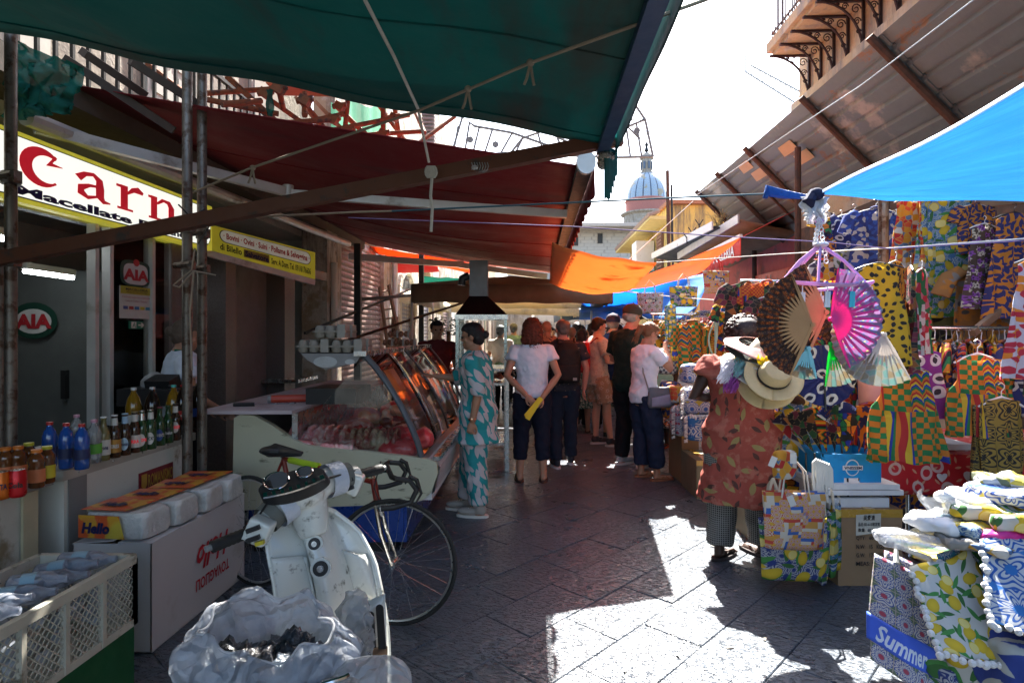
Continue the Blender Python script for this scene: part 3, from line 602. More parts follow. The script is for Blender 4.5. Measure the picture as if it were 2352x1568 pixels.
# orange sheet with ties
def bil(a,b,c,d,u,v):return a.lerp(b,u).lerp(d.lerp(c,u),v) # a-b near edge, d-c far edge
def hang(name,label,cat,a,b,c,d,col,sag,tr,nu=24,nv=14,rip=.02,dirt=None,group=None,fr=11):
    m=mat('sheet_'+name,col,.75,var=.12,vs=1.5,transl=tr,bump=.4,bs=7,bd=.02,dirt=dirt,ds=1.4,dt=.6)
    mb=MB().grid(lambda u,v:bil(a,b,c,d,u,v)-V((0,0,sag*4*u*(1-u)*(.6+v)+.5*rip*sin(v*fr+u*6)+rip*.3*sin(u*17+v*5))),nu,nv)
    return solo(mb,name,m,label,cat,group,sol=.004)
hang('orange_sheet','bright orange cloth sheet stretched above the lane, tied with rope at its right corner','sheet',P(1268,556,5.0),P(1508,606,5.2),P(1448,668,8.4),P(1262,652,8.8),(.88,.36,.14),.05,.5,dirt=(.6,.14,.04))
hang('orange_red_sheet','orange red cloth sheet behind the first one, rising to the red shop awning','sheet',P(1450,640,8.2),P(1700,548,8.4),P(1600,632,10),P(1370,672,10),(.85,.34,.16),.03,.45)
hang('bright_blue_sheet','bright blue plastic sheet hanging low above the shoppers','sheet',P(1395,662,10.5),P(1640,625,10.5),P(1585,735,9.2),P(1325,702,12.5),(.07,.36,.85),.05,.6)
hang('rear_blue_sheet','darker blue sheet under the bright blue one above the crowd','sheet',P(1335,700,10.0),P(1430,700,9.6),P(1600,700,13),P(1330,735,15),(.02,.12,.35),.05,.3)
hang('thin_orange_strip','narrow orange cloth strip glowing under the far end of the red awning','sheet',P(785,553,11.2),P(1120,612,11.2),P(1110,634,11.6),P(820,572,11.6),(.8,.16,.04),.0,.5)
hang('back_red_sheet','red cloth hung behind the red awning at the left','sheet',P(810,560,12),P(1000,600,12),P(1010,625,13),P(800,615,13),(.5,.03,.03),.03,.3)
hang('far_green_sheet','small sea green cloth behind the stall posts at left','sheet',P(968,632,13),P(1060,640,13),P(1060,655,14),P(968,668,14),(.02,.3,.24),.02,.4)
# blue tarp at right, gathered to a knot
KN=P(1882,446,2.8)
bt=thing('blue_tarpaulin','bright blue woven tarpaulin gathered to a knot and fanning out to the upper right','tarpaulin',(2.2,2.2,0))
def mat_tarp():
    n=NT('blue_woven_tarp');v=n.vec('UV');g_=n.vec('Object');c=n.mix(n.noise(g_,3,6),(.008,.078,.27),(.013,.12,.39))
    ln=n.noise(n.vm('MULTIPLY',v,(2,60,1)),1.,5);c=n.mix(n.math('MULTIPLY',n.step(ln,.55,.1),.4),c,(.02,.15,.42));n.set(n.b.inputs['Base Color'],c);n.b.inputs['Roughness'].default_value=.5
    n.set(n.b.inputs['Normal'],n.bump(n.noise(n.vm('MULTIPLY',v,(3,40,1)),1.,5),.6,.02));translucent(n,c,.45);return n.m
tpm=mat_tarp();T0,T1=V((1.38,1.15,2.24)),V((3.4,3.35,2.32))
def tfn(u,v): # u: knot -> open edge, v: near -> far
    e=T0.lerp(T1,v);p=KN.lerp(e,u);s=min(1,u*5)
    return p+V((0,0,s*(.012*sin(v*30)*(1-u)-.05*sin(PI*v)*u-.02*sin(u*PI)+.012*sin(v*21+u*3)*u+.008*sin(v*47+u*9))))
MB().grid(tfn,30,26,1,1).build('canvas',tpm,bt,True)
MB().tube([tfn(i/20,0)+V((0,0,.004)) for i in range(21)],.014,6,flat=.4).build('hem',mat('tarp_hem',(.45,.62,.78),.6,transl=.4),bt,True)
MB().tube([KN+V((0,0,0)),P(1850,452,2.82),P(1800,446,2.84),P(1762,438,2.85),P(1757,455,2.85)],[.02,.012,.022,.03,.012],8).build('gathered_end',tpm,bt,True)
MB().tube([P(1870,440,2.79),P(1858,462,2.77),P(1866,476,2.78)],[.02,.03,.008],8).ell(P(1876,446,2.78),(.035,.03,.03)).build('knot',mat('navy_rag',(.01,.015,.05),.9),bt,True)
rg=MB()
for i in range(9):rg.grid(lambda u,v:P(1838+i*6+16*u+5*sin(v*9+i),452+v*(36+9*(i%4)),2.79+.01*sin(u*5+i)),3,6)
solo(rg,'torn_white_plastic',mat('white_film',(.75,.75,.75),.4,transl=.4),'torn strips of white plastic tied to the tarpaulin knot','plastic strips',sol=.001)
# far market canopies
def canopy(lab,a,b,depth,drop,col,tr,zr=.25,group='market canopies over the lane',trim=None):
    t=thing('market_canopy',lab,'canopy',((a.x+b.x)/2,a.y,0),0,group)
    m=mat('canopy_'+str(len(_mc)),col,.8,var=.1,transl=tr,bump=.3,bs=6,bd=.02,dirt=lum(col,.6),ds=1.2,dt=.62);dd=V((0,depth,0));top=(a+b)/2+dd/2+V((0,0,zr))
    for p,q in((a,b),(b,b+dd),(b+dd,a+dd),(a+dd,a)):MB().grid(lambda u,v:p.lerp(q,u).lerp(top,v)-V((0,0,.06*sin(u*PI)*sin(v*PI))),10,6).build('roof_panel',m,t,True,sol=.004)
    tm=trim or m
    for p,q in((a,b),(b,b+dd),(a+dd,a)):MB().grid(lambda u,v:p.lerp(q,u)-V((0,0,drop*v+.008*sin(u*30)*v)),30,2).build('valance',tm,t,True,sol=.003)
    for p in(a,b+dd,a+dd):MB().tube([V((p.x,p.y+.05,0)),p+V((0,.05,0))],.022,8).build('pole',alu,t,True)
    return t
brn=mat('brown_valance',(.19,.13,.09),.9,transl=.05,var=.3)
canopy('beige canopy with a dark brown valance nearest the hood cabinet',P(945,652,9.0),P(1408,655,9.0),2.4,.28,(.50,.42,.28),.2,trim=brn)
canopy('sunlit cream canopy behind the brown edged one',P(1100,684,12.2),P(1380,684,12.2),2.6,.22,(.80,.68,.40),.55)
canopy('cream canopy farther down at the middle of the lane',P(985,690,15.5),P(1330,700,15.5),3,.3,(.72,.62,.42),.5)
canopy('beige umbrella canopy against the left wall',P(905,672,13),P(1010,688,13),2.2,.2,(.65,.56,.40),.4)
canopy('far white canopy at the end of the lane',P(1230,715,22),P(1450,715,22),4,.5,(.75,.72,.65),.5)
canopy('grey blue canopy low over the right of the crowd',P(1290,712,17),P(1500,705,17),3,.3,(.10,.14,.18),.2)
# stall frame posts at left centre
sf=thing('awning_post_frame','black steel post frame with cross bars behind the meat case','frame',SO(-2.3,8.6,0))
for px,y in((822,8.4),(968,11)):MB().bar(P(px,560,y),(P(px,560,y).x,y,0),.09,.09).build('post',darksteel,sf,True,smooth=False)
MB().bar(P(822,688,8.4),P(970,676,11),.05,.05).build('cross_bar',darksteel,sf,True);MB().bar(P(740,800,7.5),P(1080,690,11),.035,.035).build('brace',rust,sf,True)
MB().bar(P(700,765,7),P(965,655,11),.03,.03).build('brace',darksteel,sf,True)
# polleria awning, macelleria
pa=thing('polleria_awning','red shop awning lettered for a butcher and poultry shop','awning',SO(4,13,0))
pr=mat('scarlet_canvas',(.65,.05,.03),.7,transl=.3)
pn,pf=P(1702,546,9.7),P(1578,606,14.0);wn_,wf_=pn+V((1.0,0,.5)),pf+V((.9,0,.5))
MB().grid(lambda u,v:pn.lerp(pf,u).lerp(wn_.lerp(wf_,u),v),20,4).build('canvas',pr,pa,True,sol=.004)
MB().grid(lambda u,v:pn.lerp(pf,u)-V((0,0,v*(.34+.04*abs(sin(u*40))))),80,3).build('valance',pr,pa,True,sol=.004)
MB().bar(pn+V((0,0,.03)),pf+V((0,0,.03)),.05,.06).build('front_bar',white,pa,True)
Mv=frame(pf-V((.015,0,.3)),pn-pf,V((0,0,.26)));text('MACELLERIA',(.04,.1,.42,.7),Mv,white,pa,bold=.02);text('POLLERIA',(.60,.15,.32,.75),Mv,white,pa,bold=.02)
# dark sloping shop roofs between the yellow house and the red awning
for k,(x0,y0,x1,y1,yn,yf,lab) in enumerate(((1640,520,1500,590,11.5,16,'dark sloping canopy roof with a white edge below the yellow house'),(1700,505,1560,590,10.6,14.5,'brown sheet roof behind the corrugated one'))):
    a,b=P(x0,y0,yn),P(x1,y1,yf);t=thing('lean_to_roof',lab,'roof',(a.x,a.y,0))
    MB().grid(lambda u,v:a.lerp(b,u)+V((1.6*v,0,-.35*v)),6,3).build('roof_sheet',mat('tar_sheet',(.03,.03,.032),.8) if k==0 else wood,t,True,sol=.03)
    MB().bar(a+V((-.03,0,.02)),b+V((-.03,0,.02)),.03,.16).build('edge_board',white if k==0 else alu,t,True)
# spiked wire posts and dry weeds on that roof
wp=MB()
for px,py in((1578,560),(1590,548),(1606,530)):wp.tube([P(px,py,13),P(px,py-16,13)],.015,5);wp.tube([P(px,py-12,13),P(px-9,py-26,13)],.012,5);wp.tube([P(px,py-12,13),P(px+9,py-26,13)],.012,5)
for k in range(3):wp.tube([P(1575+35*i/6,545-32*i/6+k*4+3*sin(i),13) for i in range(7)],.004,4)
solo(wp,'barbed_wire_posts',darksteel,'forked barbed wire posts on the dark roof edge','barbed wire')
wd=MB()
for i in range(40):a=rnd.uniform(-.9,.9);l=rnd.uniform(.15,.4);b0=P(1652+rnd.uniform(-9,9),520,12);wd.tube([b0,b0+V((sin(a)*l*.5,rnd.uniform(-.1,.1),l*.6)),b0+V((sin(a)*l,rnd.uniform(-.1,.1),l*.9*cos(a)))],.005,4)
solo(wd,'dry_weed',mat('straw',(.45,.34,.16),.9),'dry straw coloured weed growing on the roof edge','weed')
# ---------------------------------------------------------------- ropes
def rope(pts,r,m,label,sag=0,name='rope',n_=6,knots=()):
    pts=[V(p) for p in pts];out=[]
    for i in range(len(pts)-1):
        for k in range(8):t=k/8;out.append(pts[i].lerp(pts[i+1],t)-V((0,0,sag*4*t*(1-t))))
    out.append(pts[-1]);mb=MB().tube(out,r,n_)
    for kp in knots:
        kp=V(kp);mb.ell(kp,r*2.4);mb.tube([kp,kp+V((-.012,0,-.05)),kp+V((-.02,0,-.07))],r*.9,5);mb.tube([kp,kp+V((.006,0,-.04)),kp+V((.012,0,-.072))],r*.9,5)
    return solo(mb,name,m,label,'rope')
rope([P(800,-90,1.6),P(838,0,1.8),P(905,130,2.1),P(960,250,2.4),P(985,372,2.66)],.0065,ropew,'white rope hanging from the green awning to the knot on the beam')
kt=MB();kt.ell(P(990,395,2.71),(.012,.010,.02));[kt.tube([P(990+6*cos(a)+k*3,395+12*sin(a),2.69) for a in[j*PI/5 for j in range(11)]],.007,5,False) for k in(-2,0,2)]
kt.tube([P(992,410,2.69),P(989,450,2.69),P(993,480,2.69),P(990,532,2.69)],.0075,6);solo(kt,'rope_knot',ropew,'bulky white rope knot on the brown beam with a dangling tail','knot')
rope([P(1720,-40,1.55),P(1620,0,1.6),P(1218,145,1.9),P(960,255,2.3),P(580,385,2.7),P(448,440,2.95)],.0055,ropem,'brown rope running from the scaffold pole up across the green awning',knots=(P(1218,145,1.9),P(1075,205,2.1),P(580,386,2.7)))
rope([P(450,505,2.95),P(820,487,3.0),P(900,485,3.0)],.005,ropem,'thin brown cord from the poles under the red awning')
rope([P(900,485,3.0),P(1300,466,2.9),P(1595,452,2.86),P(1762,445,2.85)],.0045,bluerope,'dark blue cord pulling the tarpaulin knot across the lane')
rope([P(800,500,3.1),P(1310,520,3.2),P(1700,545,3.2),P(1900,556,3.1),P(2040,571,3.0),P(2400,550,2.9)],.003,purplerope,'purple twisted cord strung across the lane above the fans')
rope([P(1508,603,5.2),P(1800,583,4.2),P(2040,570,3.3),P(2400,545,3.0)],.004,ropew,'white line from the orange sheet to the right stall holding hangers')
rope([P(1425,668,8),P(1550,682,7.4),P(1762,698,6.2)],.006,ropew,'white line carrying the printed tote bags')
rope([P(1590,455,10),P(1820,300,7.5),P(1980,195,5.6),P(2250,-10,4)],.006,mat('pale_blue_cord',(.3,.42,.5),.8),'pale blue line running under the corrugated roof')
rope([P(1592,462,10),P(1440,600,9)],.008,ropew,'thin white line from the roof corner down to the crowd')
# ---------------------------------------------------------------- people
_cl=bpy.data.textures.new('fold_noise','CLOUDS');_cl.noise_scale=.075;_cl.noise_depth=2
_cf=bpy.data.textures.new('curl_noise','CLOUDS');_cf.noise_scale=.018;_cf.noise_depth=2
skins={'fair':(.50,.28,.20),'tan':(.42,.22,.14),'olive':(.33,.17,.10),'dark':(.045,.022,.015),'red':(.5,.22,.16)}
def skin(k):return mat('skin_'+k,skins[k],.5,var=.12,vs=10,bump=.15,bs=120,spec=.4)
def soft(o,vox,disp=0,tex=None,smooth=4):
    r=o.modifiers.new('skin','REMESH');r.mode='VOXEL';r.voxel_size=vox;r.use_smooth_shade=True
    s=o.modifiers.new('relax','SMOOTH');s.factor=.5;s.iterations=smooth
    if disp:d=o.modifiers.new('folds','DISPLACE');d.texture=tex or _cl;d.strength=disp;d.mid_level=.3;d.texture_coords='LOCAL'
    return o
TOR=[(.80,.11,.085),(.86,.158,.115),(.93,.168,.122),(1.02,.148,.108),(1.10,.142,.105),(1.20,.155,.112),(1.29,.172,.118),(1.37,.176,.105),(1.42,.14,.085),(1.455,.085,.07),(1.49,.058,.06)]
def hand(mb,w,d,nrm,side,curl=.35):
    d=V(d).normalized();nrm=(V(nrm)-d*V(nrm).dot(d)).normalized();x=d.cross(nrm).normalized()*side
    M=Mx((x,d,nrm)).transposed();mb.ell(w+d*.045,(.036,.052,.016),M,10,8)
    for i,(ox,L) in enumerate(((-.027,.068),(-.009,.078),(.009,.073),(.026,.056))):
        p=w+d*.075+x*ox;pts=[w+d*.04+x*ox*.6,p];a=curl
        for k in range(3):
            p=p+(d*cos(a)-nrm*sin(a))*L*(.42,.32,.26)[k];pts.append(p);a+=curl*1.25
        mb.tube(pts,[.009,.0088,.0082,.0076,.0062],6)
    t0=w+d*.02-x*.025;mb.tube([t0,t0-x*.022+d*.025-nrm*.006,t0-x*.03+d*.055-nrm*.016,t0-x*.022+d*.078-nrm*.022],[.012,.011,.0095,.007],6)
def person(label,loc,rz,H=1.7,sk='fair',vox=.009,wf=1.,lean=0,hy=0,hp=0,armL=None,armR=None,footL=(-.1,.0),footR=(.1,.0),toe=(0,0),curl=(.35,.35),nL=(1,0,0),nR=(-1,0,0),
           top=None,sleeve=.5,hem=.84,topw=1.0,bottom=None,leg=.1,legw=1.0,skirt=None,hair=None,shoe=None,belly=0,hand_on=True,extra=None,group='people walking through the market',hemw=1.,cap=None,glasses=False,collar=None):
    s=H/1.7;root=thing('person',label,'person',(loc[0],loc[1],0),rz,group)
    def T(p):
        p=V(p)
        if p.z>.92:p=p+V((0,lean*(p.z-.92),-abs(lean)*.12*(p.z-.92)))
        return p*s
    def fin(mb):mb.v=[tuple(T(v)) for v in mb.v];return mb
    wr={}
    HC=V((0,.01,1.585));HR=Mx.Rotation(hy,3,'Z')@Mx.Rotation(hp,3,'X')
    def HP(p):return HC+V((0,0,-.08))+HR@(V(p)+V((0,0,.08)))
    b=MB()
    b.rings([(0,0,z,rx*wf,ry*wf+(belly if .95<z<1.25 else 0)) for z,rx,ry in TOR],20);b.tube([(0,-.005,1.43),(0,.0,1.50),HP((0,-.012,-.06))],[.062,.055,.052],12)
    b.ell(HP((0,-.008,.03)),(.074,.094,.088),HR,16,12);b.ell(HP((0,.028,-.048)),(.054,.060,.066),HR,14,10);b.ell(HP((0,.075,-.085)),(.024,.020,.020),HR)
    b.tube([HP((0,.080,.022)),HP((0,.100,-.008)),HP((0,.108,-.022))],[.008,.012,.016],7);b.ell(HP((-.032,.080,.026)),(.020,.012,.008),HR);b.ell(HP((.032,.080,.026)),(.020,.012,.008),HR)
    b.ell(HP((0,.090,-.052)),(.024,.012,.007),HR);b.ell(HP((0,.088,-.066)),(.020,.012,.008),HR)
    for sx in(-1,1):b.ell(HP((sx*.077,-.008,-.005)),(.010,.020,.031),HR,8,6);b.ell(HP((sx*.038,.062,-.02)),(.022,.02,.018),HR)
    top_mb=MB();bot_mb=MB()
    if top:
        R_=[(0,0,z,(rx*wf+.014)*topw*(hemw if z<1.0 else 1),(ry*wf+.016+(belly if .9<z<1.25 else 0))*topw*(hemw if z<1.0 else 1)) for z,rx,ry in TOR if hem<=z<=1.46]
        if hem<TOR[0][0]:R_=[(0,0,hem,(.195*wf+.012)*hemw*topw,(.14*wf+.012)*hemw*topw),(0,0,(hem+.9)/2,.19*wf*topw,.14*wf*topw)]+[r for r in R_ if r[2]>=.9]
        else:R_=[(0,0,hem,R_[0][3],R_[0][4])]+R_
        R_[-1]=(0,0,1.462,.078,.07);top_mb.rings(R_,24)
    for sd,arm,nn,cu in((-1,armL,nL,curl[0]),(1,armR,nR,curl[1])):
        sh=V((sd*.175*wf,0,1.385));el,wri=arm or((sd*.235*wf,-.02,1.12),(sd*.235*wf,.05,.88));el=V(el);wri=V(wri)
        b.ell(sh,(.055,.055,.055));b.tube([sh,sh.lerp(el,.35),el,el.lerp(wri,.3),wri],[.05*wf,.047*wf,.037,.038,.026],10)
        if hand_on:hand(b,wri,wri-el,nn,sd,cu)
        wr[sd]=T(wri)
        if top and sleeve>0:
            full=(el-sh).length+(wri-el).length;L=sleeve*(el-sh).length if sleeve<=1 else None
            if sleeve<=1:pts=[sh-V((sd*.05,0,-.012)),sh,sh.lerp(el,sleeve*.5),sh.lerp(el,sleeve)];rr=[.055,.071*wf,.070*wf,.070*wf]
            else:pts=[sh-V((sd*.05,0,-.012)),sh,el,el.lerp(wri,sleeve-1)];rr=[.05,.064*wf,.058,.056]
            top_mb.tube(pts,[q*topw for q in rr],14)
    for sd,ft in((-1,footL),(1,footR)):
        hp_=V((sd*.092,0,.90));an=V((ft[0],ft[1],.085));kn=hp_.lerp(an,.5)+V((0,.025,.02))
        b.tube([hp_,hp_.lerp(kn,.4),kn,kn.lerp(an,.3)-V((0,.012,0)),an,an-V((0,.01,.05))],[.088*wf,.078*wf,.054,.056,.036,.036],12)
        a=toe[0] if sd<0 else toe[1];fd=V((sin(a),cos(a),0));fx=V((cos(a),-sin(a),0));c=an+V((0,0,-.055))
        Mf=Mx((fx,fd,V((0,0,1)))).transposed()
        if shoe is None or shoe[0] in('sandal','flip','clog'):
            b.tube([c-fd*.035,c+fd*.06,c+fd*.15,c+fd*.175],[.034,.036,.034,.018],10,flat=.5)
            for q in range(5):b.ell(c+fd*(.178-.008*q)+fx*(-.026+.014*q)*sd*-1*-1+V((0,0,-.006)),(.0085 if q else .012,.018,.009),Mf,6,5)
        else:b.ell(c,(.034,.05,.035))
        if shoe:
            kd,scol,sol_=shoe;sm_=MB();mm=mat('shoe_'+kd+str(scol),scol,.6,var=.1);ms=mat('sole'+str(sol_),sol_,.8)
            def foot_ring(z,g_,sx=1.):return[T(c+fd*(.062+(.142+g_)*cos(t))+fx*((.044+g_)*sin(t)*(1-.12*cos(t)))+V((0,0,z-c.z))) for t in[PI*2*j/18 for j in range(18)]]
            rr_=foot_ring(.001,.003)+foot_ring(.024,.003);MB().add(rr_,[tuple(range(18))[::-1],tuple(range(18,36))]+[(j,(j+1)%18,(j+1)%18+18,j+18) for j in range(18)]).build('shoe_sole',ms,root)
            if kd=='sneaker':
                u_=MB();u_.ell(T(c+fd*.10+V((0,0,.022))),(.043*s,.105*s,.036*s),Mf,14,10);u_.ell(T(c+fd*-.005+V((0,0,.035))),(.042*s,.062*s,.055*s),Mf,14,10);u_.tube([T(c+fd*.0+V((0,0,.05))),T(c+fd*-.005+V((0,0,.085)))],[.043*s,.04*s],12)
                so_=u_.build('shoe',mm,root);soft(so_,.009)
                lc=MB();[lc.tube([T(c+fd*(.05+.022*q)+fx*x_+V((0,0,.066-.006*q))) for x_ in(-.022,0,.022)],.003*s,5) for q in range(4)];lc.build('shoelace',white,root)
            elif kd=='clog':u_=MB();u_.tube([T(c+fd*.05+V((0,0,.02))),T(c+fd*.12+V((0,0,.012)))],[.048*s,.046*s],12,flat=.75);u_.build('shoe_strap',mm,root)
            else:
                u_=MB()
                for y0,y1,xs in((.03,.13,1),(.03,.13,-1),(.13,.06,1)):u_.tube([T(c+fd*y0+fx*xs*.038+V((0,0,-.002))),T(c+fd*(y0+y1)/2+fx*xs*.02+V((0,0,.022))),T(c+fd*y1+fx*.0+V((0,0,.012)))],.0045*s,6)
                u_.build('shoe_strap',mm,root)
        if bottom and not skirt:
            kk=hp_.lerp(kn,min(1,(.9-leg)/.42)) if leg>.48 else None;w_=legw
            if kk is not None:bot_mb.tube([hp_+V((0,0,.03)),hp_.lerp(kk,.5),kk],[.108*wf,.10*wf*w_,.096*wf*w_],14)
            else:
                en=kn.lerp(an,(kn.z-leg)/(kn.z-.085));bot_mb.tube([hp_+V((0,0,.03)),hp_.lerp(kn,.5),kn,kn.lerp(en,.5),en],[.112*wf,.098*wf*w_,.079*w_,.073*w_,.067*w_],14)
    if bottom and not skirt:bot_mb.rings([(0,0,z,rx*wf+.01,ry*wf+.01+belly*.5) for z,rx,ry in((.82,.12,.10),(.88,.16,.118),(.95,.165,.12),(1.03,.15,.108))],20)
    if skirt:
        z0,w0=skirt;n_=40;q=12
        def sk_(u,v):a=2*PI*u;z=1.02-(1.02-z0)*v;r=.15+(w0-.15)*v;f=1+.07*v*sin(a*9);return T((r*f*cos(a)*1.05,r*f*sin(a)*.85,z))
        MB().grid(sk_,60,14,1.1,1.02-z0).build('skirt',bottom,root,sol=.004)
    body=fin(b).build('body',skin(sk),root);soft(body,vox*s)
    if top:o=fin(top_mb).build('shirt',top,root);soft(o,.011,.030)
    if bottom and not skirt:o=fin(bot_mb).build('trousers' if leg<.4 else 'shorts',bottom,root);soft(o,.012,.030)
    for sx in(-1,1):MB().ell(T(HP((sx*.031,.0835,.006))),.0105*s,None,8,6).build('eye',mat('eye_white',(.6,.58,.55),.3) if False else mat('dark_eye',(.03,.02,.015),.25),root)
    if glasses:
        g_=MB()
        for sx in(-1,1):
            if glasses=='sun':g_.ell(T(HP((sx*.034,.098,.008))),(.027*s,.006,.02*s),HR,12,8)
            else:g_.tube([T(HP((sx*.034+.025*cos(t),.1,.006+.019*sin(t)))) for t in[PI*j/5 for j in range(11)]],.0016,5,False)
            g_.tube([T(HP((sx*.06,.095,.012))),T(HP((sx*.082,-.0,.008)))],.003 if glasses=='sun' else .0018,5)
        g_.build('glasses',black,root)
    if hair:
        kd,hc=hair;hm=mat('hair_'+str(hc),hc,.55,var=.35,vs=30,bump=.8,bs=150,spec=.4,bd=.006);h=MB()
        h.ell(HP((0,-.022,.040)),(.082,.096,.088),HR,18,12)
        if kd in('short','balding'):
            h=MB();h.ell(HP((0,-.030,.030 if kd=='balding' else .044)),(.083,.090,.075 if kd=='balding' else .088),HR,18,12);h.ell(HP((0,-.06,-.02)),(.06,.05,.05),HR)
            if kd=='short':h.ell(HP((0,.04,.085)),(.06,.045,.035),HR)
        if cap:h=MB();h.ell(HP((0,-.022,.005)),(.079,.088,.06),HR,18,12)
        elif kd=='bun':h.ell(HP((0,-.05,-.01)),(.07,.06,.07),HR);h.ell(HP((0,-.125,.01)),(.035,.032,.035),HR);h.ell(HP((0,.03,.07)),(.066,.06,.05),HR)
        elif kd=='pony':h.ell(HP((0,.03,.07)),(.066,.06,.05),HR);h.tube([HP((0,-.09,.05)),HP((0,-.135,.03)),HP((0,-.145,-.06)),HP((0,-.12,-.14))],[.025,.034,.03,.008],8)
        elif kd in('long','curly'):
            r0=.1 if kd=='curly' else .085;h.ell(HP((0,.0,.05)),(.09,.10,.09),HR);h.rings([(0,-.035,1.36 if kd=='long' else 1.45,r0*.8,.05),(0,-.04,1.48,r0*1.12,.085),(0,-.03,1.58,r0,.09),(0,-.02,1.66,r0*.8,.08)],16)
        elif kd=='afro':h.ell(HP((0,-.03,.06)),(.115,.12,.11),HR)
        # cut the cap back from the face by shifting front points
        for i,v in enumerate(h.v):
            l=HR.inverted()@(V(v)-HC-V((0,0,-.08)))-V((0,0,.08))
            if l.y>.035 and l.z<.06:l.y=.03;h.v[i]=tuple(HP(l))
        o=fin(h).build('hair',hm,root);soft(o,.008,.022 if kd not in('curly','afro') else .05,_cf if kd in('curly','afro') else None,2)
        if kd in('curly','afro','long','pony'):
            ls=MB();r_=random.Random(5)
            for i in range(130 if kd!='pony' else 50):
                a=r_.uniform(0,2*PI);z=r_.uniform(-.1 if kd=='afro' else-.16,.1) if kd!='pony' else r_.uniform(-.12,.05)
                rr_=(.112 if kd=='afro' else .098) if kd!='pony' else .03;c=V((rr_*cos(a),-.02+rr_*sin(a),z)) if kd!='pony' else V((rr_*cos(a),-.14+rr_*sin(a),z))
                if c.y>.04:continue
                if kd!='pony':c*=1 if c.z<.04 else max(.75,1-(c.z-.04)*1.2)
                cur=kd in('curly','afro');ls.tube([T(HP(c+V((.010*cos(q*1.6+i) if cur else .003*sin(q+i),.010*sin(q*1.6+i) if cur else 0,-.012*q)))) for q in range(6)],[.004,.004,.0035,.003,.002,.001],4)
            ls.build('hair_strands',hm,root)
    if cap:
        cc,word=cap;cm_=mat('cap'+str(cc),cc,.8);k_=MB();k_.rings([(0,0,.030,.092,.112),(0,0,.06,.096,.114),(0,0,.10,.088,.103),(0,0,.135,.06,.07),(0,0,.152,.01,.012)],20)
        k_.grid(lambda u,v:V(((u-.5)*.15,.085+v*(.115-.09*abs(u-.5)*2*abs(u-.5)),.042-.02*v-.12*(u-.5)**2)),10,5)
        k_.ell((0,0,.153),.008);k_.v=[tuple(HP(v)) for v in k_.v];fin(k_).build('cap',cm_,root,sol=.004)
        if word:Mw=Mx.Translation(WM[root.name]@T(HP((0,.104,.058))))@(WM[root.name].to_3x3()@HR@Mx.Rotation(PI,3,'Z')@Mx.Rotation(PI/2,3,'X')).to_4x4();text(word,(-.05,0,.10,.026),Mw,white,root,bold=.02,lift=.004)
    if collar:MB().tube([T((.066*cos(t),.062*sin(t)-.002,1.462+.012*sin(t*1))) for t in[2*PI*j/18 for j in range(19)]],.02*s,8,False,flat=.6).build('collar',collar,root)
    return root,T,wr
def W(root,p):return WM[root.name]@V(p)
teal_print=cloth('teal_leaf_print',p_leaf((.0,.33,.34),(.66,.60,.60),7.6,.19,.62,2,1.0),coord='BODY',transl=.05)
plain=lambda name,c,**k:mat('cloth_'+name,c,k.pop('rough',.85),var=.10,vs=4,bump=.35,bs=25,bd=.01,spec=.2,**k)
white_tee=plain('white_tee',(.64,.70,.80));navy=plain('navy',(.012,.014,.028));jeans=plain('jeans',(.016,.022,.04));blackc=plain('black',(.012,.011,.014))
# 1 teal leaf-print suit
g1=G(1098,1180)
p1,T1_,w1=person('woman in a turquoise suit printed with pale leaves, black bun, pointing into the meat case',g1,R(82),1.63,'olive',.007,1.0,lean=.05,hp=-.12,armL=((-.24,-.06,1.12),(-.25,.0,.86)),armR=((.2,.22,1.20),(.13,.42,1.22)),curl=(.9,.15),nL=(1,.3,0),nR=(0,0,-1),
   footL=(-.09,-.03),footR=(.1,.12),top=teal_print,sleeve=1.12,hem=.66,topw=1.12,hemw=1.12,bottom=teal_print,leg=.12,legw=1.25,hair=('bun',(.012,.010,.010)),shoe=('sneaker',(.35,.31,.27),(.6,.58,.52)),glasses='thin',group='shoppers in the foreground')
MB().tube([T1_((-.25+.034*cos(t),.0+.034*sin(t),.885)) for t in[PI*j/6 for j in range(13)]],.006,6,False).ell(T1_((-.285,-.0,.885)),(.006,.017,.017)).build('wrist_watch',mat('rose_gold',(.6,.35,.22),.3,1),p1)
# 2 auburn curly hair, white tee, hands clasped behind
p2,T2_,w2=person('woman with curly auburn hair and white tee, hands clasped behind her back',G(1222,1105),R(2),1.68,'tan',.007,1.0,armL=((-.27,-.09,1.13),(-.07,-.20,.93)),armR=((.27,-.09,1.13),(.09,-.21,.91)),nL=(0,-1,0),nR=(0,-1,0),curl=(.5,.5),
   top=white_tee,sleeve=.42,hem=.90,bottom=navy,leg=.24,legw=1.05,hair=('curly',(.11,.025,.012)),shoe=('clog',(.03,.02,.02),(.08,.04,.03)),footL=(-.13,0),footR=(.12,-.02),toe=(-.1,.1),group='shoppers in the foreground')
lfm=MB();c0=W(p2,T2_((.07,-.25,.90)));
for k in range(3):lfm.box(c0+V((-.07,-.005*k-.01,-.10+.01*k)),(.05,.003,.24),Mx.Rotation(R(32+4*k),3,'Y'))
solo(lfm,'yellow_leaflet',mat('yellow_paper',(.85,.55,.02),.6),'bright yellow folded leaflets held behind the back of the woman in a white tee','leaflet')
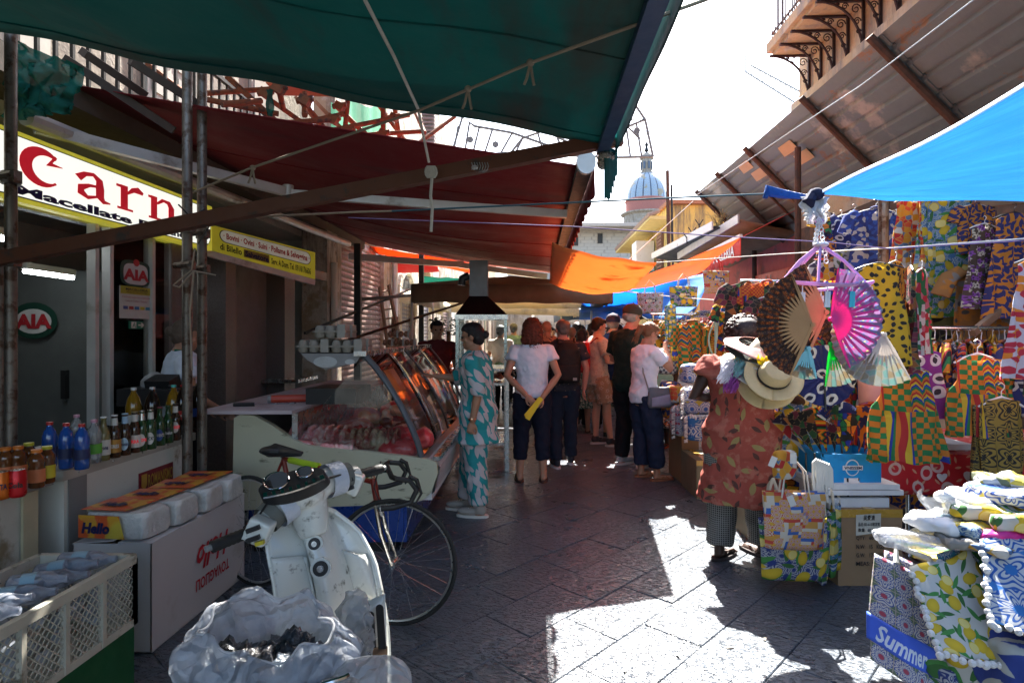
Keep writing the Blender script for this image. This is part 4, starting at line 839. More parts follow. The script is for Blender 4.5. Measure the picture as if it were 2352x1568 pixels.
# 3 backpack man
shirt3=cloth('navy_dotted_shirt',p_eye((.012,.012,.03),(.25,.18,.12),(.4,.3,.2),16,.09,.09),coord='BODY')
p3,T3_,w3=person('grey haired man from behind, dark blue shirt with white collar, dark jeans',G(1292,1068),R(4),1.71,'red',.008,1.1,armL=((-.27,.02,1.13),(-.20,.20,.98)),armR=((.28,-.02,1.13),(.26,.03,.88)),hy=.25,hp=-.1,top=shirt3,sleeve=.6,hem=.88,bottom=jeans,leg=.1,hair=('balding',(.12,.11,.11)),
   shoe=('sneaker',(.02,.02,.03),(.6,.6,.6)),footL=(-.09,-.14),footR=(.11,.06),toe=(-.2,.1),collar=white_tee,group='shoppers in the foreground')
bp=thing('backpack','black backpack with front pocket worn by the grey haired man','backpack',W(p3,T3_((0.02,-.2,.98))),R(4));bkm_=plain('backpack',(.02,.017,.018),rough=.7)
soft(MB().rings([(0,.0,0,.13,.07),(0,0,.05,.155,.095),(0,0,.22,.16,.10),(0,0,.38,.14,.08),(0,.01,.46,.08,.04)],20).build('bag_body',bkm_,bp),.012,.012)
soft(MB().rings([(0,-.075,.03,.12,.04),(0,-.085,.10,.13,.045),(0,-.08,.20,.12,.035)],16).build('front_pocket',bkm_,bp),.01,.008)
for sx in(-1,1):MB().tube([(sx*.09,.04,.44),(sx*.10,.12,.50),(sx*.11,.22,.44),(sx*.12,.26,.30)],.016,6,flat=.5).build('shoulder_strap',bkm_,bp)
MB().box((.07,-.128,.05),(.045,.004,.03)).build('label_patch',greyp,bp)
# 4.. mid distance people
floral=cloth('palm_print_shirt',p_leaf((.55,.30,.18),(.10,.05,.12),9,.1,.5,1),coord='BODY')
person('shaven headed man in a peach shirt printed with dark palm leaves, sunglasses pushed up',G(1256,992),R(-8),1.74,'tan',.012,1.05,top=floral,sleeve=.7,hem=.84,bottom=plain('tanshort',(.3,.2,.12)),leg=.55,legw=1.2,shoe=('sneaker',(.05,.04,.04),(.4,.3,.3)),footL=(-.1,-.2),footR=(.1,.1),hy=-.4,glasses='sun')
person('elderly man facing the camera in a white cap and dark sunglasses',P(1240,765,10.6),R(185),1.72,'fair',.013,1.0,top=plain('darkgreen',(.03,.05,.04)),bottom=blackc,cap=((.7,.7,.68),None),glasses='sun',shoe=('sneaker',(.05,.05,.05),(.3,.3,.3)))
person('woman with long dark curly hair in a red top and teal flowered skirt',P(1336,765,9.2),R(-5),1.60,'tan',.012,.95,top=plain('deepred',(.35,.05,.05)),sleeve=.15,bottom=cloth('teal_flower_skirt',p_flower((.02,.14,.13),[(.35,.5,.45),(.1,.35,.32)],22),coord='BODY'),skirt=(.42,.27),hair=('long',(.014,.010,.010)),shoe=('sandal',(.1,.05,.03),(.1,.06,.04)))
tee7=cloth('dotted_white_tee',p_eye((.66,.60,.55),(.35,.3,.35),(.5,.3,.3),20,.1,.12),coord='BODY')
p7,T7_,w7=person('young man in pale dotted tee and flowered beige shorts looking at his hands',G(1372,1022),R(-75),1.75,'fair',.008,.98,hp=-.2,armL=((-.25,.02,1.12),(-.12,.24,1.14)),armR=((.24,.05,1.12),(.08,.27,1.16)),nL=(1,0,.3),nR=(-1,0,.3),curl=(.8,.8),top=tee7,sleeve=.62,hem=.82,topw=1.05,bottom=cloth('beige_flower_shorts',p_flower((.42,.27,.18),[(.6,.5,.42)],13,(.3,.15,.1)),coord='BODY'),leg=.56,legw=1.2,
   hair=('short',(.012,.009,.008)),glasses='thin',shoe=('sneaker',(.03,.025,.03),(.45,.43,.42)),footL=(-.1,.02),footR=(.12,.14),group='shoppers in the foreground')
b7=thing('red_backpack','red backpack worn by the young man in flowered shorts','backpack',W(p7,T7_((0,-.19,.98))),R(-75));rbm=plain('red_bag',(.38,.02,.025),rough=.6)
soft(MB().rings([(0,0,0,.12,.05),(0,0,.05,.14,.07),(0,0,.3,.14,.07),(0,.02,.42,.09,.04)],18).build('bag_body',rbm,b7),.012,.01)
for sx in(-1,1):MB().tube([(sx*.10,.05,.40),(sx*.12,.13,.475),(sx*.125,.26,.42),(sx*.14,.30,.25),(sx*.15,.2,.08)],.018,6,flat=.4).build('shoulder_strap',rbm,b7)
person('man in a navy cap worn backwards, navy tee shirt and tan shorts seen from behind',G(1408,1012),R(-18),1.80,'tan',.010,1.05,hy=-.3,armL=((-.26,.05,1.14),(-.15,.22,1.05)),top=plain('deepnavy',(.01,.03,.10)),sleeve=.6,hem=.84,bottom=plain('tan_shorts',(.42,.22,.09)),leg=.52,legw=1.15,cap=((.012,.015,.05),None),hair=('short',(.2,.17,.15)),shoe=('sneaker',(.02,.02,.02),(.3,.3,.3)),group='shoppers in the foreground',footL=(-.1,.04),footR=(.12,-.02))
dgreen=plain('bottle_green',(.012,.028,.026))
person('tall man in a dark cap lettered in white, dark green tee shirt and black trousers',P(1448,765,6.85),R(-58),1.86,'red',.008,1.12,hp=-.15,armL=((-.30,.02,1.12),(-.22,.24,1.06)),armR=((.26,.08,1.10),(.14,.34,1.12)),nL=(1,0,0),nR=(-1,0,0),curl=(.6,.6),top=dgreen,sleeve=.7,hem=.80,topw=1.08,bottom=blackc,leg=.1,legw=1.1,cap=((.035,.035,.03),'IRELAND'),hair=('short',(.25,.25,.25)),shoe=('sneaker',(.35,.34,.35),(.5,.5,.5)),footL=(-.12,-.02),footR=(.12,.05),group='shoppers in the foreground')
p10,T10,w10=person('smiling woman in sunglasses, white tee shirt and navy trousers, one hand raised to her chin',G(1478,1100),R(-72),1.66,'tan',.0065,.95,lean=.06,hp=-.38,armL=((-.24,.03,1.16),(-.25,.24,1.1)),armR=((.20,.20,1.20),(.05,.22,1.42)),nL=(1,0,0),nR=(0,-1,0),curl=(.8,.9),top=white_tee,sleeve=.55,hem=.84,topw=1.05,bottom=plain('navy_linen',(.018,.026,.055)),leg=.15,legw=1.22,
   hair=('pony',(.17,.09,.045)),glasses='sun',shoe=('sandal',(.35,.10,.03),(.25,.10,.05)),footL=(-.1,.03),footR=(.11,.10),group='shoppers in the foreground')
# her arms: the camera side arm (right when facing +x is the near one) is raised
cb_=thing('crossbody_bag','blue grey crossbody bag hanging at the hip of the woman in sunglasses','bag',W(p10,T10((.20,.08,.80))),R(-72));cbm=plain('slate_bag',(.12,.135,.16),rough=.55);cbl=plain('lilac_panel',(.25,.25,.34),rough=.55)
soft(MB().rings([(0,0,0,.045,.13),(0,0,.04,.058,.145),(0,0,.15,.05,.14),(0,0,.21,.03,.13)],18).build('bag_body',cbm,cb_),.01,.006);MB().grid(lambda u,v:V((.062,-.13+.26*u,.02+(.09+.04*u)*v)),4,4).build('front_panel',cbl,cb_,sol=.004)
MB().tube([(0,-.13,.18),(-.06,-.16,.36),(-.16,-.12,.60),(-.24,-.0,.63)],.008,6).build('strap',greyp,cb_);MB().tube([(0,-.11,.205),(0,.12,.205)],.004,5).build('zip',black,cb_)
wb=MB();q_=W(p10,T10((-.2,.38,1.03)))
wb.rings([(q_.x,q_.y,q_.z-.30,.055,.03),(q_.x,q_.y,q_.z-.24,.085,.05),(q_.x,q_.y,q_.z-.12,.07,.05),(q_.x,q_.y,q_.z-.03,.02,.02),(q_.x,q_.y,q_.z+.02,.03,.02)],14);o=solo(wb,'white_carrier_bag',mat('carrier_film',(.75,.75,.78),.35,transl=.4),'small white plastic bag hanging from the hand of the woman in sunglasses','bag');soft(o,.01,.03)
wb=MB();q_=P(1522,868,7.1)
wb.rings([(q_.x,q_.y,q_.z-.22,.10,.04),(q_.x,q_.y,q_.z-.15,.13,.06),(q_.x,q_.y,q_.z,.12,.05),(q_.x,q_.y,q_.z+.16,.05,.03),(q_.x,q_.y,q_.z+.24,.02,.02)],14);o=solo(wb,'green_carrier_bag',mat('green_film',(.45,.66,.58),.35,transl=.4),'pale green plastic bag carried behind the woman in sunglasses','bag');soft(o,.012,.03)
afr=cloth('dark_floral_dress',p_flower((.02,.03,.05),[(.6,.12,.02),(.02,.15,.3),(.6,.5,.4)],14),coord='BODY')
person('smiling dark skinned woman in a dark flowered dress behind the shoppers',G(1515,1024),R(150),1.62,'dark',.010,1.0,hy=.2,top=afr,sleeve=.6,hem=.7,bottom=afr,skirt=(.3,.3),hair=('short',(.01,.01,.01)),shoe=('flip',(.5,.08,.03),(.5,.08,.03)))
# men behind counters
person('bearded butcher with short black hair standing behind the meat case',P(1004,765,7.6),R(-165),1.70,'olive',.010,1.05,top=plain('maroon',(.12,.02,.02)),sleeve=.6,bottom=blackc,hair=('short',(.012,.01,.01)),shoe=('sneaker',(.02,.02,.02),(.1,.1,.1)),group='stall keepers')
p14,T14,w14=person('shop woman with white tee and green apron strap behind the drinks counter',(P(418,765,4.6).x,4.6),R(-55),1.64,'tan',.008,1.05,hp=-.25,armL=((-.27,.02,1.12),(-.18,.22,.98)),armR=((.25,.05,1.12),(.14,.26,.98)),top=white_tee,sleeve=.5,bottom=blackc,hair=('bun',(.12,.09,.07)),group='stall keepers')
MB().tube([T14((-.07,-.06,1.47)),T14((-.09,.03,1.46)),T14((-.06,.13,1.33)),T14((.06,.13,1.33)),T14((.09,.03,1.46)),T14((.07,-.06,1.47))],.009,6,flat=.4).build('apron_strap',plain('apron_green',(.0,.12,.07)),p14)
MB().grid(lambda u,v:T14(((u-.5)*.26,.15+.01*sin(u*9),1.33-v*.6)),10,12).build('apron',plain('apron_black',(.015,.02,.02)),p14,sol=.004)
# the crowd farther down the lane
cr_=random.Random(3);cols=[(.5,.5,.5),(.02,.03,.06),(.4,.1,.05),(.1,.2,.3),(.6,.55,.5),(.03,.03,.03),(.2,.3,.2),(.5,.3,.1)]
spots=[(1314,757,9.9,'bald sunlit man in a light flowered shirt','tan',None,4),(1360,757,9.4,'man in a white tee shirt lettered down the back','fair',('short',(.05,.04,.03)),0),(1180,762,13,'man in a grey cap beyond the hood cabinet','tan',('short',(.1,.1,.1)),6),(1290,762,14,'dark haired person far down the middle of the lane','tan',('short',(.01,.01,.01)),1),
         (1335,760,13,'woman in black far down the lane beside a taller man','olive',('long',(.01,.01,.01)),5),(1352,758,16,'man in a blue shirt far down the lane','tan',('short',(.01,.01,.01)),3),(1218,762,15,'person in an orange top far away near the canopy pole','olive',('short',(.02,.01,.01)),7),(1270,760,18,'person in red at the far end of the lane','tan',('short',(.02,.01,.01)),2),
         (1400,755,13,'person in a green top hidden behind the men with caps','tan',('short',(.02,.01,.01)),6),(1300,765,10.8,'grey haired man in the thick of the crowd under the canopies','fair',('short',(.2,.2,.2)),3),(1325,765,11.6,'dark haired woman in orange in the thick of the crowd','olive',('long',(.02,.01,.01)),7),(1378,765,11.4,'man in a black shirt between the two capped men','tan',('short',(.01,.01,.01)),5),(1420,765,12.2,'woman in a white top right of the crowd','tan',('long',(.08,.04,.02)),4),(1255,765,12.5,'man in a green shirt behind the white capped man','tan',('short',(.03,.02,.02)),6),(1205,765,17,'distant shopper in blue near the canopy pole','tan',('short',(.02,.01,.01)),3),(1440,765,15,'distant shopper in grey under the blue sheet','olive',('short',(.02,.01,.01)),0),(1150,765,11,'vendor in a pale shirt seen through the hood cabinet glass','olive',('short',(.02,.01,.01)),4)]
for i,(px,py,Y,lab,sk,hr,ci) in enumerate(spots):
    o,T_,w_=person(lab,P(px,765,Y),R(cr_.choice((0,10,-15,170,200))) if i>1 else R(5),cr_.uniform(1.62,1.76),sk,.016,1,top=plain('crowd%d'%ci,cols[ci]),sleeve=.6,bottom=blackc,hair=hr,shoe=('sneaker',(.05,.05,.05),(.3,.3,.3)))
    if i==1:text('TOK',(-.03,0,.05,.16),Mx.Translation(W(o,T_((0,-.135,1.22))))@Mx.Rotation(R(5),4,'Z')@Mx.Rotation(PI/2,4,'X'),black,o,rot=0)
# ================================================================ LEFT SIDE
def ribbon(mb,pts,ws,M,lift):
    k=len(pts);vs=[]
    n_=M.to_3x3()@V((0,0,1));n_.normalize()
    for i in range(k):
        a=pts[max(i-1,0)];b=pts[min(i+1,k-1)];d=V((b[0]-a[0],b[1]-a[1])).normalized();nx=V((-d.y,d.x))*ws[i]/2
        for s_ in(-1,1):vs.append(M@V((pts[i][0]+s_*nx.x,pts[i][1]+s_*nx.y,0))+n_*lift)
    mb.add(vs,[(2*i,2*i+1,2*i+3,2*i+2) for i in range(k-1)])
SL={'C':[([(.5+.46*cos(R(a)),.5+.46*sin(R(a))) for a in range(48,316,12)],[.07+.24*max(0,sin(R((a-48)*.72))) for a in range(48,316,12)]),([(.98,.68),(.62,.66),(.80,.93)],[.02,.22,.08])],
      'a':[([(.06,.66),(.26,.86),(.5,.93),(.68,.78),(.70,.5),(.70,.2),(.82,.05),(1.02,.06)],[.24,.16,.14,.22,.26,.26,.16,.05]),([(.66,.55),(.38,.50),(.14,.36),(.14,.18),(.34,.06),(.62,.18)],[.08,.12,.22,.24,.14,.08])],
      'r':[([(.30,0),(.30,.95)],[.27,.27]),([(.04,.045),(.62,.045)],[.09,.09]),([(0,.88),(.30,.88)],[.10,.12]),([(.40,.66),(.60,.86),(.80,.92),(1.0,.84)],[.08,.18,.26,.12])],
      'n':[([(.20,0),(.20,.95)],[.21,.21]),([(.02,.045),(.42,.045)],[.09,.09]),([(0,.88),(.20,.88)],[.10,.12]),([(.28,.66),(.48,.88),(.68,.86),(.78,.66),(.78,.02)],[.08,.14,.18,.21,.21]),([(.60,.045),(1.0,.045)],[.09,.09])],
      'i':[([(.5,0),(.5,.78)],[.5,.5]),([(0,.045),(1,.045)],[.09,.09]),([(.05,.72),(.5,.72)],[.1,.12]),([(.5,.84),(.5,1.02)],[.45,.45])]}
signwhite=mat('lit_sign_panel',(.72,.74,.66),.35,var=.06,vs=1.5,emit=.17);signyel=mat('sign_yellow',(.72,.66,.06),.4,emit=.05)
signred=mat('sign_red',(.62,.015,.03),.4,emit=.06,bump=0);signnavy=mat('sign_navy',(.012,.012,.07),.4,bump=0)
x0=-2.95
cs=thing('shop_sign','long backlit sign lettered Carni in red over the butcher shop','sign',SO(x0,4,2.3))
m=MB();slab(m,x0-.12,2.6,2.30,x0,5.36,2.70);m.build('sign_box',signyel,cs,True,smooth=False)
def rr(y0,y1,z0,z1,r_,xo):
    pts=[]
    for cy,cz,a0 in((y1-r_,z1-r_,0),(y0+r_,z1-r_,90),(y0+r_,z0+r_,180),(y1-r_,z0+r_,270)):
        for k in range(5):a=R(a0+22.5*k);pts.append(SO(xo,cy+r_*cos(a),cz+r_*sin(a)))
    return MB().add(pts,[tuple(range(20))])
rr(2.66,5.33,2.325,2.675,.10,x0+.003).build('sign_border',black,cs,True,smooth=False);rr(2.67,5.32,2.332,2.668,.095,x0+.006).build('sign_panel',signwhite,cs,True,smooth=False)
yd=SO(0,1,0)-SO(0,0,0)
for ch_,y0,y1,z0,z1 in(('C',3.38,3.66,2.43,2.64),('a',3.76,4.06,2.43,2.615),('r',4.12,4.40,2.43,2.615),('n',4.46,4.82,2.43,2.615),('i',4.88,5.04,2.43,2.64)):
    mb=MB();M=frame(SO(x0+.009,y0,z0),yd*(y1-y0),V((0,0,z1-z0)))
    for k,(pts,ws) in enumerate(SL[ch_]):ribbon(mb,pts,ws,M,.0012*k)
    mb.build('lettering',signred,cs,True,smooth=False)
Mc=frame(SO(x0+.008,3.3,2.34),yd,V((0,0,1)))
text('Macellate F',(.02,0,1.15,.056),Mc,signnavy,cs,bold=.045);text('resche d',(1.22,0,.52,.055),Mc,signnavy,cs,bold=.045);text('da',(1.83,0,.14,.055),Mc,signnavy,cs,bold=.045)
s2=thing('yellow_shop_sign','yellow sign with red lettering naming the meats, right of the scaffold poles','sign',P(600,600,5.9))
bl,br,tl,tr=P(475,573,5.4),P(724,641,6.5),P(473,513,5.4),P(724,580,6.5);nn=(br-bl).cross(tl-bl).normalized()
def BQ(u,v,l=0):return bil(bl,br,tr,tl,u,v)+nn*l
m=MB();vs=[BQ(u,v,l) for l in(-.1,0) for v in(0,1) for u in(0,1)];m.add(vs,[(0,2,3,1),(4,5,7,6),(0,1,5,4),(2,6,7,3),(0,4,6,2),(1,3,7,5)]);m.build('sign_box',mat('sign_yellow2',(.58,.52,.04),.4,emit=.02),s2,True,smooth=False)
def pill(u0,u1,v0,v1,l):
    pts=[];ry=(v1-v0)/2;rx=ry*.22
    for cu,a0 in((u1-rx,-90),(u0+rx,90)):
        for k in range(9):a=R(a0+22.5*k);pts.append(BQ(cu+rx*cos(a),(v0+v1)/2+ry*sin(a),l))
    return MB().add(pts,[tuple(range(18))])
pill(.10,.95,.45,.94,.003).build('sign_border',black,s2,True,smooth=False);pill(.107,.943,.47,.92,.006).build('sign_panel',mat('sign_white2',(.62,.60,.50),.4,emit=.02),s2,True,smooth=False)
text('· Bovini · Ovini · Suini · Pollame & Selvaggina ·',(.13,.52,.80,.30),lambda x,y:BQ(x,y,.010),mat('sign_red2',(.45,.02,.015),.5,bump=0),s2,bold=.03)
m=MB().quad(BQ(.30,.10,.004),BQ(.53,.12,.004),BQ(.53,.42,.004),BQ(.30,.40,.004));m.build('sticker',mat('brown_sticker',(.24,.15,.04),.5),s2,True,smooth=False)
text('di Bilello',(.10,.13,.18,.25),lambda x,y:BQ(x,y,.010),black,s2,bold=.02);text('Salvatore',(.31,.14,.21,.22),lambda x,y:BQ(x,y,.010),signnavy,s2,bold=.03);text('Serv. A Dom. Tel. 091/6176606',(.545,.11,.40,.24),lambda x,y:BQ(x,y,.010),black,s2,bold=.02)
MB().bar(BQ(0,-.12,-.02),BQ(1,-.12,-.02),.04,.06).build('bracket_rail',alu,s2,True)
# shop front: frames, glass, notices
sh=thing('glazed_facade','aluminium and glass front of the butcher shop with granite pillars','shop front',SO(XW,4,0))
for y in(4.02,4.16,4.62):m=MB();slab(m,XW-.02,y,.9,XW+.04,y+.035,2.32);m.build('mullion',alu,sh,True,smooth=False)
gr=mat('granite',(.13,.10,.09),.35,var=.6,vs=90)
for a,b in((4.9,5.2),(5.75,5.95),(7.1,7.4)):m=MB();slab(m,XW-.3,a,0,XW+.02,b,2.3);m.build('granite_pillar',gr,sh,True,smooth=False)
for a,b in((4.2,4.88),):m=MB();slab(m,XW-.002,a,0.9,XW+.006,b,2.3);m.build('glass_pane',glass('shop_glass',(.75,.78,.78),.02),sh,True,smooth=False)
m=MB();slab(m,XW-.1,1.4,2.3,XW+.03,8.5,2.42);m.build('lintel',greyp,sh,True,smooth=False)
m=MB();slab(m,XW-.25,6.3,0,XW-.2,7.1,2.3);m.build('side_panel',mat('grey_panel',(.2,.2,.2),.6),sh,True,smooth=False)
def WP(px,py,xo=XW+.02):return S(px,py,xo)
def notice(pxa,pya,pxb,pyb,m_,nm,lab,cat,xo=XW+.012):
    a=WP(pxa,0,xo).y;b=WP(pxb,0,xo).y;z1=WP(pxa,pya,xo).z;z0=WP(pxa,pyb,xo).z;t=thing(nm,lab,cat,SO(xo,a,z0))
    m=MB();slab(m,xo,a,z0,xo+.004,b,z1);m.build('panel',m_,t,True,smooth=False);return t,frame(SO(xo+.006,a,z0),SO(0,b,0)-SO(0,a,0),V((0,0,z1-z0)))
def aia(pxa,pya,pxb,pyb,lab,xo=XW+.014,dim=1):
    dg=mat('logo_green',(.01,.05,.035),.5);a=WP(pxa,0,xo).y;b=WP(pxb,0,xo).y;z1=WP(pxa,pya,xo).z;z0=WP(pxa,pyb,xo).z;t=thing('round_logo_sign',lab,'sign',SO(xo,a,z0));M=frame(SO(xo,a,z0),SO(0,b,0)-SO(0,a,0),V((0,0,z1-z0)))
    def oct_(s,l,m_,nm,cy=.48):MB().add([M@V((.5+s*.5*(abs(cos(q))**.5)*(1 if cos(q)>0 else-1),cy+s*.46*(abs(sin(q))**.6)*(1 if sin(q)>0 else-1),0))+V((l,0,0)) for q in[2*PI*j/28 for j in range(28)]],[tuple(range(28))]).build(nm,m_,t,True,smooth=False)
    oct_(1,.002,dg,'logo_ring');oct_(.80,.004,mat('logo_white',(.55,.55,.55),.5),'logo_field',.45)
    text('AIA',(.08,.22,.84,.40),M,mat('logo_red',(.40,.02,.03),.5,bump=0),t,bold=.05,lift=.008)
    MB().add([M@V((.5+.1*cos(q),.86+.13*sin(q),0))+V((.007,0,0)) for q in[2*PI*j/16 for j in range(16)]],[tuple(range(16))]).build('logo_dot',mat('logo_red',(.4,.02,.03)),t,True,smooth=False)
aia(275,588,345,655,'round shield sign lettered AIA stuck on the shop window')
t,M=notice(274,655,345,730,mat('paper',(.55,.55,.52),.7),'payment_notice','white notice with a yellow heading taped below the AIA sign','notice')
MB().add([M@V(q) for q in((0,.76,.003),(1,.76,.003),(1,1,.003),(0,1,.003))],[(0,1,2,3)]).build('heading_band',mat('dull_yellow',(.4,.36,.04),.6),t,True,smooth=False)
text('MACELLERIA',(.15,.87,.72,.08),M,black,t,bold=.02,lift=.006);text('BILELLO SALVATORE',(.18,.80,.66,.05),M,black,t,lift=.006)
rd=mat('notice_red',(.35,.05,.04),.6);text('Si accettano pagamenti con Bancomat',(.05,.62,.9,.08),M,rd,t,lift=.004);text('Carte di Credito e Satispay',(.15,.50,.7,.08),M,rd,t,lift=.004)
for k,cc in enumerate(((.05,.1,.3),(.35,.05,.04),(.05,.15,.35),(.5,.45,.05),(.05,.25,.4))):MB().add([M@V((.08+.18*k+q[0]*.14,.28+q[1]*.1,.004)) for q in((0,0),(1,0),(1,1),(0,1))],[(0,1,2,3)]).build('card_logo',mat('card%d'%k,cc,.5),t,True,smooth=False)
t,M=notice(295,737,328,755,mat('exit_green',(.0,.16,.09),.5),'exit_sign','small green emergency exit sign with a running figure and arrow','sign')
m=MB();ribbon(m,[(.58,.5),(.95,.5)],[.16,.16],M,.004);ribbon(m,[(.78,.8),(.96,.5),(.78,.2)],[.1,.12,.1],M,.005);m.build('arrow',white,t,True,smooth=False)
MB().add([M@V(q) for q in((.12,.1,.003),(.46,.1,.003),(.46,.9,.003),(.12,.9,.003))],[(0,1,2,3)]).build('figure_field',white,t,True,smooth=False)
m=MB();ribbon(m,[(.3,.7),(.27,.45),(.18,.22)],[.07,.08,.05],M,.005);ribbon(m,[(.27,.45),(.38,.3),(.36,.15)],[.06,.06,.05],M,.006);ribbon(m,[(.2,.58),(.3,.66),(.4,.5)],[.04,.05,.04],M,.007);ribbon(m,[(.31,.74),(.31,.84)],[.07,.07],M,.006);m.build('running_figure',mat('exit_green',(0,.16,.09)),t,True,smooth=False)
# inside the shop
fr=thing('cold_room_door','dim grey cold room door inside the shop with a round logo','door',P(90,765,5.2));b0=P(10,560,5.0)
m=MB();m.box((P(90,0,5.2).x,5.25,1.05),(1.1,.1,2.1));m.build('door_leaf',mat('cold_door',(.11,.12,.12),.4),fr,True,smooth=False);m=MB();m.box((P(155,0,5.2).x,5.17,1.1),(.04,.05,.25));m.build('handle',black,fr,True,smooth=False)
Mx_=frame(P(22,778,5.15),V((.42,0,0)),V((0,0,.32)))
MB().add([Mx_@V((.5+.5*cos(q),.5+.5*sin(q),0)) for q in[2*PI*j/24 for j in range(24)]],[tuple(range(24))]).build('logo_ring',mat('logo_green',(.01,.05,.035)),fr,True,smooth=False)
MB().add([Mx_@V((.5+.38*cos(q),.48+.34*sin(q),0))-V((0,.003,0)) for q in[2*PI*j/24 for j in range(24)]],[tuple(range(24))]).build('logo_field',mat('logo_white',(.5,.5,.5)),fr,True,smooth=False);text('AIA',(.12,.28,.76,.4),frame(P(22,778,5.14),V((.42,0,0)),V((0,0,.32))),mat('logo_red',(.4,.02,.03)),fr,bold=.05,lift=.003)
tube_m=mat('fluorescent_tube',(.8,.95,1),.3,emit=5,bump=0)
for k,(a,b,lab) in enumerate(((P(55,622,4.5),P(168,638,4.85),'lit fluorescent tube inside the shop behind the glass'),(P(-40,536,3.7),P(20,552,4.0),'lit fluorescent tube at the far left under the sign'))):
    t=thing('tube_light',lab,'lamp',(a+b)/2);MB().tube([a,b],.018,8).build('tube',tube_m,t,True);MB().bar(a+V((0,0,.04)),b+V((0,0,.04)),.07,.05).build('fitting',white,t,True,smooth=False)
pb=thing('power_box','white electrical box with dangling handset cord on the shop wall','switch box',P(575,765,7.6));c0=P(576,690,7.6)
MB().box(c0,(.30,.12,.14)).build('box_body',white,pb,True,smooth=False);MB().box(c0+V((0,-.07,.03)),(.26,.02,.012)).build('lid_line',greyp,pb,True,smooth=False)
MB().tube([c0+V((-.04+.006*sin(i*1.3),-.05,-.07-.06*i)) for i in range(9)],.012,6).build('cord',black,pb,True)
for k,(px,py) in enumerate(((548,757),(590,757),(548,797),(590,797))):MB().box(P(px,py,7.7),(.13,.06,.14)).build('socket',mat('socket_blue' if k!=2 else 'socket_red',(.03,.09,.25) if k!=2 else(.3,.03,.03),.4),pb,True,smooth=False)
m=MB();m.box((P(580,0,7.2).x,7.3,.98),(1.3,.7,.04));m.box((P(540,0,7.2).x,7.3,.48),(.06,.06,.95));m.box((P(640,0,7.2).x,7.3,.48),(.06,.06,.95));solo(m,'steel_table',steel,'steel work table deep inside the shop opening','table',smooth=False)
cr_t=thing('cash_register','black cash register on a dark counter in the shop','cash register',P(390,765,4.4)-V((.2,0,0)))
MB().box(P(365,908,4.3),(.42,.3,.12)).build('drawer',black,cr_t,True);MB().box(P(375,885,4.3),(.18,.14,.12),Mx.Rotation(.3,3,'X')).build('screen',black,cr_t,True)
text('ONYX',(.3,.35,.4,.2),frame(P(372,895,4.22),V((.16,0,0)),V((0,0,.07))),greyp,cr_t)
pbg=MB().ell(P(362,885,4.4),(.09,.08,.09));soft(solo(pbg,'crumpled_bag',mat('dim_white_film',(.35,.35,.35),.5),'crumpled white bag by the till in the dark shop','bag'),.012,.06)
# ---------------------------------------------------------------- scaffold poles, netting, scaffold above
for px,Y,r_,top_,lab in((25,2.85,.026,3.4,'scaffold pole at the far left edge in front of the sign'),(0,3.1,.022,2.0,'second thin pole at the left edge of the view'),(430,3.78,.031,4.3,'grey scaffold pole in front of the counter, left one of the pair'),(464,3.98,.031,4.3,'rusty scaffold pole just right of the grey one')):
    x=(px-CX)/F_*Y;t=thing('scaffold_pole',lab,'pole',(x,Y,0));MB().tube([(0,0,0),(.0,0,top_)],r_,14).build('tube',scaff,t)
    if top_>2.5:
        for z in(2.22 if px>100 else 2.3,1.98 if px>100 else 1.9):
            c_=MB();c_.tube([(0,0,z-.03),(0,0,z+.03)],.04,10);c_.tube([(-.07,-.02,z),(.05,-.045,z+.01)],.02,8);c_.box((.045,-.03,z),(.03,.05,.06));c_.build('clamp',scaff,t)
rope([P(448,570,3.7),P(440,620,3.7),P(398,655,3.7),P(412,660,3.7),P(445,622,3.7),P(495,632,3.7)],.005,ropem,'loop of cord tied round the scaffold poles below the clamps')
rope([P(445,622,3.7),P(436,720,3.7),P(441,850,3.7)],.006,ropem,'cord hanging down along the grey scaffold pole')
rope([P(410,470,2.85),P(440,500,2.85),P(470,480,2.9),P(480,520,2.9),P(455,560,2.9)],.004,black,'black wire coiled round the pole clamps')
net=mat('green_netting',(.0,.09,.065),.9,var=.4,vs=12,transl=.15,alpha=.93)
nt_=MB().grid(lambda u,v:P(20+175*u-35*u*v,88+70*u+(190-90*u)*v,3.3)+V((0,.025*sin(u*19+v*3),.0)),34,26)
solo(nt_,'green_netting',net,'dark green debris netting bunched at the upper left corner','netting');_d=C.objects[-1].modifiers.new('crumple','DISPLACE');_d.texture=_cl;_d.strength=.22
sf2=thing('scaffolding','rusty tube scaffolding with timber planks and torn netting over the shop','scaffold',SO(-1.9,6.5,0))
rst=mat('orange_rust_tube',(.26,.10,.05),.8,.2,var=.5,vs=14,dirt=(.10,.06,.05),ds=14,dt=.55,bump=.5,bs=80)
tubes=[((200,150),(420,285),6),((330,140),(445,230),5.2),((455,225),(640,262),5),((470,215),(620,205),5.5),((510,240),(600,232),4.8),((520,175),(680,320),5.4),((600,215),(720,300),6),((560,290),(760,275),5),((640,200),(650,250),5),((660,290),(790,262),5.6),((690,225),(765,320),6),((700,265),(700,215),5),((760,300),(940,264),6),
         ((770,240),(860,330),6.4),((800,220),(790,320),6),((840,310),(970,302),6.4),((850,215),(935,330),6.8),((880,250),(880,330),6.2),((905,240),(920,330),6.6),((960,330),(1045,268),7.5),((975,305),(955,260),7)]
for a,b,y in tubes:MB().tube([P(a[0],a[1],y),P(b[0],b[1],y+.3)],.026,8).build('tube',rst,sf2,True)
